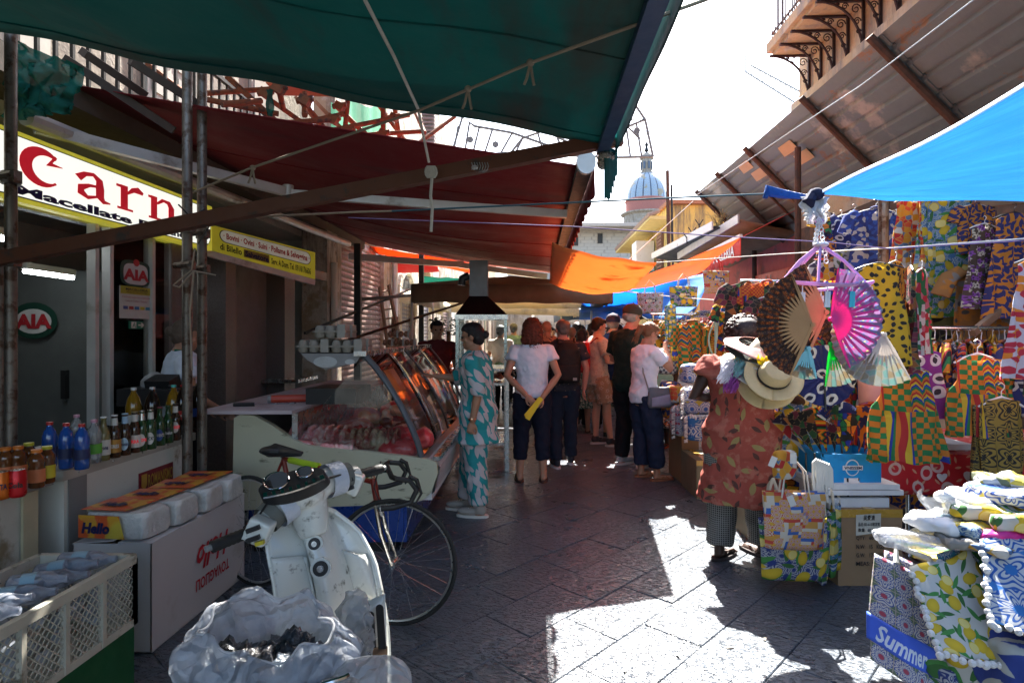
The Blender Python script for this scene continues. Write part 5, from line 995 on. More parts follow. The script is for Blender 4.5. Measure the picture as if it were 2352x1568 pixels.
for px,py,y in((640,205,5),(700,232,5),(765,275,5.6),(800,300,6),(880,308,6.3),(780,245,6),(905,270,6.5),(610,215,5.4)):m=MB();c_=P(px,py,y-.05);m.box(c_,(.09,.08,.07),Mx.Rotation(.5,3,'Y'));m.tube([c_-V((.07,0,0)),c_+V((.07,0,.02))],.028,7);m.build('clamp',rst,sf2,True)
for a,b in(((150,135),(400,300)),((190,120),(330,215)),((300,140),(470,250))):MB().bar(P(*a,3.75),P(*b,4.1),.05,.12,(0,1,0)).build('timber_brace',mat('dark_timber',(.07,.05,.04),.9),sf2,True,smooth=False)
pk=mat('scaffold_plank',(.24,.12,.07),.85,var=.4,vs=5)
for i in range(8):y=3.95+i*.36;MB().bar(SO(-2.9,y,4.25),SO((.35 if i<3 else-.75)+.1*(i%3),y,4.25-.05*(i%2)),.33,.04).build('plank',pk,sf2,True,smooth=False)  # nearest planks lengthened out of view to block sun falling on the scooter
for i in range(3):MB().bar(P(690+45*i,235+10*i,7),P(760+50*i,318+4*i,6.6),.04,.2,(0,1,0)).build('toe_board',pk,sf2,True,smooth=False)
MB().grid(lambda u,v:P(760+130*u,235+80*v+8*u,7.2)+V((0,.1*sin(u*12),0)),20,8).build('torn_netting',mat('pale_green_net',(.08,.26,.18),.9,alpha=.8,transl=.4),sf2,True)
MB().grid(lambda u,v:P(612+16*u,205+62*v,4.9)+V((0,.02*sin(u*9+v*8),0)),5,8).build('torn_netting',net,sf2,True)
wl=MB();a_=P(975,262,12);
for i in range(8):MB().box(P(985,268+9*i,10.5),(.22,.25,.03)).build('step',greyp,sf2,True,smooth=False)
# ---------------------------------------------------------------- counters with drinks
ct=thing('drinks_counter','white drinks counter with metal edged top holding the beer bottles','counter',SO(-2.3,3.1,0))
m=MB();slab(m,-2.98,2.93,0.03,-2.35,4.00,.82);m.build('body',white,ct,True,smooth=False);m=MB();slab(m,-3.0,2.90,.82,-2.33,4.03,.87);m.build('worktop',mat('metal_trim',(.42,.40,.35),.5,dirt=(.2,.15,.1),ds=8,dt=.66),ct,True,smooth=False)
m=MB();slab(m,-2.348,2.95,.05,-2.343,3.07,.82);m.build('corner_strip',greyp,ct,True,smooth=False)
for i in range(5):MB().ell(SO(-2.328,3.0+i*.24,.845),(.004,.008,.008),None,8,5).build('screw',steel,ct,True)
c2=thing('low_white_counter','stained white counter at lower left holding cans and tea bottles','counter',SO(-2.3,1.8,0))
m=MB();slab(m,-2.98,.9,0.03,-2.37,2.80,.82);m.build('body',mat('stained_enamel',(.55,.54,.47),.5,dirt=(.25,.2,.12),ds=3,dt=.58),c2,True,smooth=False);m=MB();slab(m,-3.0,.9,.82,-2.33,2.84,.845);m.build('worktop',greyp,c2,True,smooth=False);m=MB();slab(m,-2.366,2.70,.03,-2.352,2.78,.81);m.build('corner_strip',mat('yellowed_trim',(.5,.45,.3),.5),c2,True,smooth=False)
rm=thing('romanismo_sticker','maroon sticker lettered ROMANISMO on the white counter front','sticker',SO(-2.34,3.4,.65));a_,b_=S(319,1062,-2.345),S(396,1040,-2.345)
m=MB();slab(m,-2.347,a_.y,.60,-2.341,b_.y,.72);m.build('panel',mat('maroon',(.22,.015,.03),.5),rm,True,smooth=False)
Mr=frame(SO(-2.339,a_.y,.60),SO(0,b_.y,0)-SO(0,a_.y,0),V((0,0,.12)));text('ROMANISMO',(.22,.2,.75,.62),Mr,mat('old_gold',(.5,.26,.04),.5),rm,bold=.02);MB().add([Mr@V(q) for q in((.03,.9,.003),(.19,.9,.003),(.19,.35,.003),(.11,.08,.003),(.03,.35,.003))],[(0,1,2,3,4)]).build('shield',mat('old_gold',(.5,.26,.04)),rm,True,smooth=False)
def bmat(nm,col,trans=.0):return mat('bottle_'+nm,col,.08,var=.06,vs=5,bump=.1,bs=15,trans=trans,coat=.6)
PR={'beer':[(.028,0),(.031,.006),(.031,.125),(.027,.15),(.0145,.178),(.013,.215),(.0145,.218),(.0145,.225)],
      'water':[(.030,0),(.033,.008),(.034,.05),(.031,.085),(.034,.11),(.034,.15),(.026,.18),(.013,.20),(.0125,.212)],
      'big':[(.04,0),(.044,.01),(.044,.10),(.039,.13),(.046,.17),(.046,.21),(.036,.26),(.015,.30),(.0135,.318)],
      'tea':[(.029,0),(.032,.006),(.032,.09),(.030,.10),(.033,.115),(.031,.135),(.018,.152),(.0175,.16)],
      'can':[(.025,0),(.032,.008),(.033,.015),(.033,.102),(.028,.112),(.028,.115)]}
CAPH={'beer':(.225,.016,.006),'water':(.210,.015,.015),'big':(.316,.017,.014),'tea':(.158,.021,.014)}
_bc={}
def bottle(kind,px,py,body,cap,label,lab,txt=None,tcol=None,z=.873,neck=None,grp='drinks lined up on the counters',trans=0.,lz=None,Y=None,rings=None,tsz=1.):
    if Y is None:Y=(EH-z)*F_/(py-HY)
    x=(px-CX)/F_*Y;t=thing(kind.replace('beer','beer_bottle').replace('water','water_bottle').replace('big','soda_bottle').replace('tea','tea_bottle'),lab,'can' if kind=='can' else 'bottle',(x,Y,z),0,grp)
    MB().lathe(PR[kind],20).build('can_body' if kind=='can' else 'glass_body' if kind=='beer' else 'plastic_body',body,t)
    if kind=='can':MB().tube([(0,0,.114),(0,0,.1165)],.0255,16).build('lid',steel,t)
    else:z0,r_,h_=CAPH[kind];MB().tube([(0,0,z0),(0,0,z0+h_)],r_,14).build('cap',cap,t)
    r0={'beer':.0315,'water':.0345,'big':.0447,'tea':.0325,'can':.0334}[kind];a,b=lz or{'beer':(.03,.10),'water':(.05,.10),'big':(.10,.16),'tea':(.025,.085),'can':(.012,.10)}[kind]
    if kind=='water' and not lz:r0=.035
    if label and kind!='can':MB().tube([(0,0,a),(0,0,b)],r0+.0006,20,cap=False).build('label',label,t)
    if neck:MB().lathe([(.0165,.175),(.0142,.215)],14).build('neck_foil',neck,t)
    f=math.atan2(-x,Y) # the printed side faces the lane
    def curl(u,v,l=.0016):
        a_=-PI/2+.45+(u-.5)*1.9;return V((x,Y,z))+V(((r0+l)*cos(a_),(r0+l)*sin(a_),a+(b-a)*v))
    if rings:MB().add([curl(.5+.34*cos(q),.5+.5*sin(q),.0010) for q in[2*PI*j/20 for j in range(20)]]+[curl(.5,.5,.002)],[(j,(j+1)%20,20) for j in range(20)]).build('label_emblem',rings,t,True,smooth=False)
    if txt:text(txt,(.5-.42*tsz,.36,.84*tsz,.28),lambda u,v:curl(u,v,.0030),tcol or white,t,bold=.03)
    return t
capred=mat('red_cap',(.45,.02,.02),.4);cappink=mat('pink_cap',(.6,.3,.4),.4);caporange=mat('orange_cap',(.65,.18,.02),.4);capyellow=mat('yellow_cap',(.5,.45,.02),.4);capwhite=mat('white_cap',(.6,.6,.6),.4);capgold=mat('tin_cap',(.3,.25,.15),.35,.6)
bluew=bmat('blue',(.02,.10,.42),.3);clearw=bmat('clear',(.5,.53,.55),.7);brown=bmat('brown',(.035,.016,.008));green=bmat('green',(.012,.05,.015));cola=bmat('cola',(.012,.006,.005));teaa=bmat('tea',(.16,.05,.012),.2);amber=bmat('amber',(.30,.16,.01),.3)
navyl=mat('navy_label',(.02,.03,.10),.5);lw_=mat('white_label',(.55,.54,.5),.5);lg=mat('green_label',(.12,.4,.05),.5);lo=mat('orange_label',(.65,.2,.08),.5);ly=mat('yellow_label',(.6,.5,.03),.5);lred=mat('red_label',(.55,.03,.02),.5);lblk=mat('black_label',(.02,.02,.02),.4);gold_=mat('gold_label',(.4,.2,.04),.4,.3)
bottle('water',114,1070,bluew,capred,navyl,'blue water bottle with red cap, leftmost on the counter');bottle('water',152,1074,bluew,capred,navyl,'blue water bottle with red cap, middle of the three blue ones');bottle('water',188,1076,bluew,capred,navyl,'blue water bottle with red cap beside the clear green labelled bottle')
bottle('water',176,1045,clearw,cappink,None,'clear water bottle with pink cap behind the blue ones');bottle('water',216,1062,clearw,cappink,lg,'clear water bottle with pink cap and green label')
bottle('beer',238,1056,bmat('pale',(.22,.20,.08),.3),capwhite,lw_,'clear glass beer bottle with pale label, first of the beers','Corona',signnavy,lz=(.03,.11));bottle('beer',263,1050,brown,capwhite,gold_,'brown beer bottle with gold label lettered CERES','CERES',capwhite,neck=lw_)
bottle('beer',287,1044,brown,mat('pale_blue_cap',(.3,.45,.6),.4),None,'brown beer bottle with a pale diamond label lettered Messina','Messina',signnavy,neck=mat('pale_blue_cap',(.3,.45,.6)),rings=mat('pale_blue_label',(.35,.5,.62),.5));bottle('beer',309,1038,brown,capgold,lw_,'brown beer bottle with cream oval label half hidden','BIRRA',signred,neck=lw_)
bottle('beer',326,1034,green,steel,None,'green beer bottle with silver neck lettered PERONI','PERONI',signred,neck=steel,rings=lw_);bottle('beer',346,1030,green,steel,None,"green beer bottle with white and red oval label lettered BECK'S","BECK'S",black,neck=lw_,rings=lw_)
bottle('beer',367,1022,green,mat('maroon_cap',(.2,.02,.04),.4),None,"dark beer bottle with round blue label lettered TENNENT'S","TENNENT'S",lw_,rings=mat('blue_label',(.02,.06,.25),.5));bottle('beer',386,1016,green,green,None,'dark green beer bottle with black label lettered Heineken','Heineken',capwhite,rings=lblk)
bottle('beer',403,1010,brown,lblk,None,'tall brown beer bottle with cream oval label lettered BIRRA MORETTI','BIRRA MORETTI',signred,neck=lw_,rings=lw_,lz=(.05,.12));bottle('big',420,996,cola,capred,lred,'big cola bottle with red cap and red label next to the pole','Coca Cola',capwhite)
bottle('big',307,0,amber,capwhite,lw_,'big amber oil bottle with white cap behind the beers',Y=3.75);bottle('big',350,0,cola,capwhite,None,'big dark bottle with white cap behind the beers',Y=3.8);bottle('big',399,0,amber,mat('teal_cap',(.05,.4,.35),.4),None,'amber drink bottle with teal cap behind the big cola',Y=3.95);bottle('big',455,0,cola,capgold,mat('blue_label',(.02,.06,.25)),'dark soda bottle with blue label between the poles',Y=4.1)
for i,(px,py,cp,lb_,lab) in enumerate(((13,1112,caporange,lo,'iced tea bottle with orange cap behind the orange can'),(42,1108,caporange,lo,'iced tea bottle with orange cap behind the red can'),(84,1118,caporange,lo,'iced tea bottle with orange cap and peach label'),(66,1098,capyellow,ly,'iced tea bottle with yellow cap at the back'),(108,1108,capyellow,ly,'iced tea bottle with yellow cap and yellow label at the counter corner'))):bottle('tea',px,py,teaa,cp,lb_,lab,z=.848)
bottle('can',40,1140,mat('red_can',(.5,.01,.015),.3,.4),None,None,'red cola can with black lettering','Cola',black,z=.848);bottle('can',3,1145,mat('orange_can',(.6,.13,.01),.3,.4),None,None,'orange drink can at the left edge of the view','FANTA',signnavy,z=.848)
# ---------------------------------------------------------------- white carton, napkin packs, crate
card=mat('white_card',(.52,.50,.50),.8,var=.05,vs=3,dirt=(.42,.38,.35),ds=2,dt=.65)
bx=thing('white_carton','long white cardboard carton with upside down red lettering, flaps open','box',SO(-2.05,3.3,0));xa,xb,ya,yb_=-2.245,-1.862,2.85,3.76
for nm,a in(('side_panel',(xb-.006,ya,0,xb,yb_,.53)),('side_panel',(xa,ya,0,xa+.006,yb_,.53)),('end_panel',(xa,ya,0,xb,ya+.006,.53)),('end_panel',(xa,yb_-.006,0,xb,yb_,.53)),('bottom',(xa,ya,0,xb,yb_,.006)),('packing_layer',(xa+.01,ya+.02,.44,xb-.01,yb_-.02,.46))):m=MB();slab(m,*a);m.build(nm,card if nm!='packing_layer' else cb,bx,True,smooth=False)
MB().quad(SO(xa,ya,.53),SO(xa,yb_,.53),SO(xa+.2,yb_,.545),SO(xa+.2,ya,.545)).build('flap',card,bx,True,smooth=False,sol=.005);MB().quad(SO(xa+.22,ya,.535),SO(xa+.22,yb_,.535),SO(xb,yb_,.53),SO(xb,ya,.53)).build('flap',card,bx,True,smooth=False,sol=.005)
Mb=frame(SO(xb+.003,ya,0),SO(0,yb_,0)-SO(0,ya,0),V((0,0,.53)));redp=mat('print_red',(.5,.02,.03),.6,bump=0)
text('TOVAGLIOLI',(.40,.25,.38,.12),Mb,redp,bx,bold=.02,rot=1);text('Hello',(.41,.45,.36,.26),Mb,redp,bx,bold=.03,shear=.4,rot=1)
def p_pack(n,v):
    x,y,z=n.sep(v);f=n.noise(v,7,2);c=n.mix(n.step(f,.5,.02),(.75,.10,.01),(.80,.38,.02));return n.mix(n.step(n.noise(v,3,2),.62,.02),c,(.75,.55,.05))
packm=cloth('orange_pack_print',p_pack,rough=.3,transl=0,coord='Object',coat=.3,bump=.1);film=mat('clear_wrapped_napkins',(.58,.57,.55),.35,var=.15,vs=30,bump=1,bs=50,bd=.01,coat=.5)
for i,(px,yo,rot) in enumerate(((0,0,-.12),(.03,.20,-.05),(.05,.42,.04),(.07,.62,.02))):
    c0=SO(-2.06+px,2.97+yo,.545);t=thing('napkin_pack',['pack of paper napkins in orange wrap lettered Hello, nearest on the carton','second napkin pack from the front on the carton','third napkin pack from the front, lettering upside down','rearmost napkin pack on the carton'][i],'napkin pack',c0,rot,'napkin packs on the white carton')
    b_=MB().rings([(0,0,0,.165,.10),(0,0,.012,.178,.11),(0,0,.10,.176,.108),(0,0,.125,.15,.09)],24);
    for k,v in enumerate(b_.v):x,y,z=v;r_=.165;b_.v[k]=(max(-.165,min(.165,x*1.25)),max(-.095,min(.095,y*1.3)),z)
    o=b_.build('pack_body',film,t);soft(o,.006,.008)
    mb=MB();mb.quad(V((-.165,-.118,.008)),V((.08,-.118,.008)),V((.05,-.118,.118)),V((-.165,-.118,.118)));mb.quad(V((-.168,-.10,.140)),V((.07,-.10,.140)),V((.10,.09,.142)),V((-.168,.09,.142)));mb.build('printed_wrap',packm,t,smooth=False,sol=.002)
    M=WM[t.name]
    text('Hello',(-.145,.03,.15,.055),M@Mx(((1,0,0,0),(0,0,-1,-.122),(0,1,0,0),(0,0,0,1))),signnavy,t,bold=.05,shear=.2,lift=.001);text('PACCO MAX',(-.14,.09,.10,.014),M@Mx(((1,0,0,0),(0,0,-1,-.122),(0,1,0,0),(0,0,0,1))),lo,t,lift=.001)
    text('Hello',(-.12,-.05,.13,.07),M@Mx.Translation((0,0,.145)),signnavy,t,bold=.05,shear=.2,lift=.001,rot=1 if i>1 else 0);text('tovaglioli',(-.10,.03,.13,.03),M@Mx.Translation((0,0,.145)),lo,t,lift=.001)
gb=thing('green_box','dark green printed carton under the white bottle crate','box',SO(-1.85,2.1,0));m=MB();slab(m,-2.06,1.0,0,-1.68,2.46,.34);m.build('carton',mat('green_card',(.01,.09,.03),.6),gb,True,smooth=False)
Mg=frame(SO(-1.677,1.0,0),SO(0,2.46,0)-SO(0,1,0),V((0,0,.34)));MB().add([Mg@V((.72+.06*cos(q),.5+.4*sin(q),.002)) for q in[2*PI*j/20 for j in range(20)]],[tuple(range(20))]).build('oval_print',card,gb,True,smooth=False)
crt=thing('white_bottle_crate','dirty white plastic lattice crate full of plastic water bottles','crate',SO(-1.85,2,.35));cx0,cx1,cy0,cy1,cz0,cz1=-2.05,-1.66,1.72,2.43,.35,.62
cm=mat('dirty_white_plastic',(.50,.48,.40),.5,dirt=(.18,.15,.10),ds=7,dt=.6)
for a,b in(((cx0,cy0),(cx1,cy0)),((cx1,cy0),(cx1,cy1)),((cx1,cy1),(cx0,cy1)),((cx0,cy1),(cx0,cy0))):
    MB().bar(SO(a[0],a[1],cz1),SO(b[0],b[1],cz1),.025,.035).build('rim',cm,crt,True,smooth=False);MB().bar(SO(a[0],a[1],cz0+.01),SO(b[0],b[1],cz0+.01),.012,.03).build('rim',cm,crt,True,smooth=False)
    A0,B0=SO(a[0],a[1],0),SO(b[0],b[1],0);L=(B0-A0).length;k=5 if L>.5 else 3
    for i in range(k):MB().bar(A0.lerp(B0,i/(k-1))+V((0,0,cz0)),A0.lerp(B0,i/(k-1))+V((0,0,cz1)),.02,.02).build('upright',cm,crt,True,smooth=False)
    lt=MB();n_=int(L/.032)
    for i in range(-7,n_):
        for s_ in(1,-1):
            t0,t1=i*.032,i*.032+.225;z0,z1=cz0+.02,cz1-.02
            if s_<0:z0,z1=z1,z0
            u0,u1=max(0,t0),min(L,t1);
            if u1<=u0:continue
            f0,f1=(u0-t0)/.225,(u1-t0)/.225;lt.bar(A0.lerp(B0,u0/L)+V((0,0,z0+(z1-z0)*f0)),A0.lerp(B0,u1/L)+V((0,0,z0+(z1-z0)*f1)),.0035,.0035)
    tag(lt.build('lattice',cm,crt,True,smooth=False),kind='stuff')
m=MB();slab(m,cx0,cy0,cz0,cx1,cy1,cz0+.008);m.build('bottom',cm,crt,True,smooth=False)
film2=filmy('bottle_film',(.50,.55,.66),.35)
for i in range(9):
    a=SO(cx0+.09+.03*(i%3),1.74+.075*i,.60+.02*(i%3));b=SO(cx1-.05-.02*(i%2),1.80+.075*i,.63+.015*(i%2));t=thing('empty_bottle','clear plastic bottle lying in the white crate, %s from the near end'%['first','second','third','fourth','fifth','sixth','seventh','eighth','ninth'][i],'bottle',a,0,'bottles lying in the crate')
    d=(b-a);pts=[a,a+d*.05,a+d*.6,a+d*.7,a+d*.86,a+d*.9,b];MB().tube(pts,[.025,.036,.037,.033,.016,.014,.014],14).build('bottle_body',film2,t,True);MB().tube([a+d*.25,a+d*.5],.0375,14,False).build('label',mat('aqua_label',(.25,.4,.5),.4),t,True)
for i in range(60):
    a=SO(rnd.uniform(cx0+.05,cx1-.03),rnd.uniform(cy0+.04,cy1-.04),rnd.uniform(cz0+.03,cz1-.1));a2=a+V((rnd.uniform(-.03,.03),rnd.uniform(-.03,.03),rnd.uniform(.02,.07)))
    if i==0:st=MB()
    st.tube([a,a.lerp(a2,.3),a2],[.022,.022,.012],8)
tag(st.build('small_bottles',mat('small_bottle_plastic',(.35,.38,.42),.2,var=.5,vs=9),crt,True),kind='stuff')
# ---------------------------------------------------------------- scooter
sw=mat('chipped_white_paint',(.66,.67,.63),.22,var=.04,vs=3,coat=.5,dirt=(.12,.12,.10),ds=15,dt=.645,bump=.05)
tape=mat('silver_tape',(.50,.54,.62),.35,var=.1,vs=9,bump=.8,bs=30,bd=.01)
chrome=mat('chrome',(.6,.6,.6),.08,1,var=.05)
scn=MB()
sk=thing('scooter','worn white scooter with chipped paint and taped handlebar, seen from the rider side','scooter',(-.72,1.9,0))
def E(pts):return[P(*p) for p in pts]
Ledge=[(668,1150,2.02),(622,1172,2.0),(610,1215,1.98),(616,1270,1.95),(632,1350,1.93),(640,1440,1.9),(640,1568,1.88),(640,1700,1.86)]
Redge=[(700,1150,2.02),(765,1172,2.12),(822,1215,2.12),(860,1285,2.1),(878,1370,2.06),(890,1450,2.02),(895,1568,1.98),(896,1700,1.95)]
LE,RE=E(Ledge),E(Redge)
def shf(u,v):
    t=v*7;i=min(6,int(t));f=t-i;a=LE[i].lerp(LE[i+1],f);b=RE[i].lerp(RE[i+1],f);p=a.lerp(b,u)
    w_=abs(u-.47);ridge=.10*max(0,1-(w_/.17)**2)**.8*(.55+.45*(1-abs(v-.35)))
    dish=.05*sin(PI*u);return p+V((.25*dish,dish*1.3-ridge*1.1,0))
MB().grid(shf,44,44).build('leg_shield',sw,sk,True,ang=60,sol=.012)
MB().tube([shf(0,i/20) for i in range(1,21)],.008,8).build('shield_trim',sw,sk,True);MB().tube([shf(1,i/20) for i in range(1,21)],.009,8).build('shield_trim',sw,sk,True)
def pocket(u0,u1,v0,v1):
    m=MB().grid(lambda u,v:shf(u0+(u1-u0)*u,v0+(v1-v0)*v)+V((-.01,-.055*sin(PI*u)**.4*(1-.8*v),.008*sin(u*3))),16,8);m.build('glove_pocket',sw,sk,True,sol=.006)
pocket(.66,.98,.40,.60);pocket(.04,.33,.44,.66)
def disc(c,n_,r_,t_,m_,nm,par=sk,seg=20,rx=1.):
    c=V(c);n_=V(n_).normalized();MB().tube([c,c+n_*t_],r_,seg).build(nm,m_,par,True)
fwd=V((.12,-1,.18)).normalized()
for u,v,r_ in((.49,.335,.020),(.47,.455,.025)):
    c=shf(u,v);disc(c-fwd*.01,fwd,r_*1.35,.022,sw,'lock_ring');disc(c,fwd,r_,.016,black,'ignition_lock');disc(c,fwd,r_*.45,.02,steel,'key_slot')
for u,v in((.08,.20),(.86,.14),(.93,.3)):disc(shf(u,v),fwd,.0055,.004,steel,'screw')
for k,(a_,b_) in enumerate((((.47,.12),(.5,.3)),((.3,.2),(.32,.42)),((.62,.2),(.66,.36)))):MB().tube([shf(a_[0]+(b_[0]-a_[0])*i/8,a_[1]+(b_[1]-a_[1])*i/8)-V((0,.004,0)) for i in range(9)],.0022,5).build('panel_seam',greyp,sk,True)
for k,(px,y0_,y1_) in enumerate(((827,1430,1568),(851,1412,1512),(872,1396,1488))): # slots in the floor side panel
    a,b=P(px,y0_,1.86),P(px+6,y1_,1.84);d=(b-a).normalized();x_=V((.012,0,0));m=MB();n_=7;pts=[]
    for j in range(n_):q=PI+PI*j/(n_-1);pts.append(a+x_*cos(q)+d*(.012*sin(q)))
    for j in range(n_):q=PI*j/(n_-1);pts.append(b+x_*cos(q)+d*(.012*sin(q)))
    m.add(pts,[tuple(range(len(pts)))]);m.build('vent_slot',black,sk,True,smooth=False,sol=.004)
MB().grid(lambda u,v:bil(P(795,1400,1.89),P(884,1362,1.93),P(893,1640,1.90),P(800,1640,1.86),u,v)-V((0,.02*sin(PI*u)*sin(PI*min(1,v*3)),0)),12,12).build('side_panel',sw,sk,True,sol=.008)
# steering head, cowl, bars
HB=[(588,1216,1.88),(640,1165,1.95),(700,1128,2.02),(760,1100,2.10),(822,1088,2.18)]
hb=E(HB)
for s_ in(0,1):MB().tube([hb[4*s_]+V((0,-.03,.02)),hb[2]+V((.05*(2*s_-1),-.09,.05)),shf(.47,.04)+V((0,-.05,0)),shf(.47,.14)],.004,6).build('control_cable',black,sk,True)
cow=MB();cow.tube([hb[0],hb[0].lerp(hb[1],.5),hb[1],hb[2],hb[3],hb[3].lerp(hb[4],.6),hb[4]],[.036,.038,.044,.062,.046,.035,.033],16)
cow.ell(P(690,1132,2.0),(.082,.075,.055));cow.tube([P(705,1140,2.03),P(715,1195,2.03),P(722,1230,2.02)],[.066,.060,.045],16);soft(cow.build('handlebar_cowl',sw,sk,True),.007,.0)
MB().tube([hb[1].lerp(hb[0],.15),hb[1].lerp(hb[2],.38)],.062,18,False).build('tape_wrap',tape,sk,True);MB().tube([hb[3].lerp(hb[2],.18),hb[3].lerp(hb[4],.35)],.060,18,False).build('tape_wrap',tape,sk,True)
gp=mat('bare_primer',(.13,.135,.12),.7)
for a,b in((hb[1].lerp(hb[0],.60),hb[1].lerp(hb[0],.20)),(hb[3].lerp(hb[4],.35),hb[3].lerp(hb[4],.62))):MB().tube([a,b],.0495,18,False).build('primer_patch',gp,sk,True)
for a,b,c_,nm in((P(570,1222,1.86),P(485,1256,1.78),0,'l'),(P(815,1092,2.19),P(876,1076,2.30),1,'r')):
    gmb=MB();n_=16
    gmb.tube([a.lerp(b,i/n_) for i in range(n_+1)],[.0175+(.0016 if i%2 else 0) for i in range(n_+1)],14);gmb.tube([a.lerp(b,.0),a.lerp(b,.06)],.024,14);gmb.build('grip',mat('grip_rubber',(.012,.012,.013),.6),sk,True);MB().tube([b,b+(b-a).normalized()*.018],.010,10).build('bar_end',greyp,sk,True)
for c_,s_ in((P(590,1222,1.83),1),(P(805,1110,2.13),-1)):
    soft(MB().box(c_+V((0,.02,0)),(.075,.06,.078),Mx.Rotation(.4*1,3,'Y')).build('switch_housing',sw,sk,True,smooth=True),.008,0)
    for k in range(2):MB().box(c_+V((-.004,-.018,.016-.03*k)),(.042,.012,.014),Mx.Rotation(-.35,3,'Y')).build('switch_recess',black,sk,True)
MB().box(P(597,1246,1.80),(.026,.014,.012),Mx.Rotation(-.3,3,'Y')).build('horn_button',mat('yellow_button',(.5,.4,.03),.4),sk,True)
dn=(P(680,1110,1.9)-P(682,1100,2.05)).normalized()*-1;dn=V((-.1,-.62,.78)).normalized()
dk=MB();dcx=V((.84,.50,.19)).normalized();dcy=dn.cross(dcx).normalized();dc0=P(676,1112,1.94)
Md=Mx((dcx,dcy,dn)).transposed()
MB().add([dc0+Md@V((.105*cos(q),.045*sin(q)+.0,.02)) for q in[2*PI*j/28 for j in range(28)]]+[dc0+Md@V((.11*cos(q),.05*sin(q),-.03)) for q in[2*PI*j/28 for j in range(28)]],[tuple(range(28))]+[(j+28,(j+1)%28+28,(j+1)%28,j) for j in range(28)]).build('dashboard',black,sk,True)
for ox,r_ in((-.045,.038),(.045,.025)):
    c=dc0+Md@V((ox,.018,.02));MB().tube([c+Md@V((r_*cos(q),r_*sin(q),.004)) for q in[2*PI*j/24 for j in range(25)]],.0035,6,False).build('dial_ring',chrome,sk,True)
    disc(c,dn,r_*.95,.004,mat('dial_face',(.10,.10,.11),.15),'dial')
MB().tube([dc0+Md@V((-.095+.19*t/10,-.030-.012*sin(PI*t/10),.024)) for t in range(11)],.012,8,flat=.5).build('indicator_strip',chrome,sk,True)
for k in range(7):MB().box(dc0+Md@V((-.075+.025*k,-.034-.01*sin(PI*(k+.5)/7),.032)),(.014,.011,.004),Md).build('indicator_lamp',black,sk,True)
# body behind: floor, seat, wheels
rb_=MB();rb_.box((-.60,1.62,.30),(.36,.62,.06));rb_.build('floor_board',sw,sk,True,smooth=False)
MB().rings([(-.48,1.0,.30,.19,.40),(-.48,1.0,.5,.20,.42),(-.48,1.03,.66,.15,.36)],20).build('rear_body',sw,sk,True);MB().rings([(-.48,1.05,.66,.15,.36),(-.48,1.05,.70,.16,.38),(-.48,1.05,.74,.12,.33)],20).build('seat',black,sk,True)
def torus(c,ax,R_,r_,n1=36,n2=8):
    c=V(c);ax=V(ax).normalized();x=ax.orthogonal().normalized();y=ax.cross(x);return MB().tube([c+x*R_*cos(2*PI*i/n1)+y*R_*sin(2*PI*i/n1) for i in range(n1+1)],r_,n2,False)
for c,ax in(((-.74,2.24,.21),(.9,.3,0)),((-.45,.85,.21),(.97,.2,0))):torus(c,ax,.165,.045).build('tyre',mat('tyre',(.02,.02,.02),.8),sk,True);disc(V(c)-V(ax).normalized()*.02,ax,.12,.04,steel,'wheel_rim')
MB().tube([(-.70,2.12,.62),(-.74,2.24,.21)],.03,8).build('fork',darksteel,sk,True);MB().rings([(-.74,2.24,.30,.08,.2),(-.74,2.22,.40,.09,.21),(-.73,2.18,.46,.05,.12)],16).build('front_mudguard',sw,sk,True)
# plastic sack on the seat
filmm=filmy('cloudy_plastic_film',(.62,.66,.74),.52)
Sc=P(615,1600,1.42)
def sack(u,v):
    a=2*PI*u;h=.02+.10*v;up=.5+.5*sin(a-.5);r=(.105+.052*sin(PI*min(1,v*.9)))*(1-.22*max(0,v-.8)*5*.5)
    f=.005*sin(a*11+v*6)*v+.014*sin(a*5+2)*v;z=.02+(h+.075*up*v*v+.010*sin(a*7)*v)
    return Sc+V(((r*1.35+f)*cos(a),(r*.85+f)*sin(a),z))
sp=thing('plastic_sack','open cloudy plastic sack with dark crumpled wrapping inside, lying on the scooter seat','bag',Sc)
MB().grid(sack,90,26,1,1).build('film',filmm,sp,True,ang=80,sol=.0012);_sf=C.objects[-1].modifiers.new('crumple','DISPLACE');_sf.texture=_cl;_sf.strength=.055;MB().tube([sack(i/60,1) for i in range(61)],.003,6,False).build('rim',mat('film_rim',(.6,.6,.62),.4,transl=.3),sp,True)
for i,(dx,dy,cc) in enumerate(((-.10,.0,(.02,.02,.022)),(.04,.04,(.03,.035,.045)),(.12,-.02,(.08,.10,.13)),(-.02,-.05,(.05,.05,.055)),(-.14,-.04,(.03,.03,.03)))):soft(MB().ell(Sc+V((dx*.8,dy,.075)),(.065,.05,.035)).build('crumpled_wrapping',mat('wrap%d'%i,cc,.2,coat=.5,bump=1,bs=30,bd=.02),sp,True),.008,.07,_cf,1)
s3=solo(MB().ell(P(850,1600,1.35),(.10,.08,.085)).ell(P(800,1640,1.3),(.12,.08,.07)),'tied_plastic_bag',filmy('milky_film',(.5,.55,.62),.35),'small milky plastic bag bulging beside the open sack','bag');soft(s3,.008,.03)
s4=solo(MB().ell(P(812,1470,1.62),(.045,.05,.13)),'bubble_wrap',filmy('bubble_film',(.45,.5,.55),.5),'crumpled clear wrap tucked between the sack and the scooter panel','plastic wrap');soft(s4,.007,.04,_cf,1)
solo(MB().box(P(866,1560,1.75),(.06,.2,.09),Mx.Rotation(.2,3,'Z')),'wood_block',wood,'splintered block of wood at the foot of the scooter','wood',smooth=False)
MB().tube([P(740,1572,1.25),P(790,1556,1.27),P(800,1550,1.28)],.006,8).build('seat_grab_rail',chrome,sk,True)
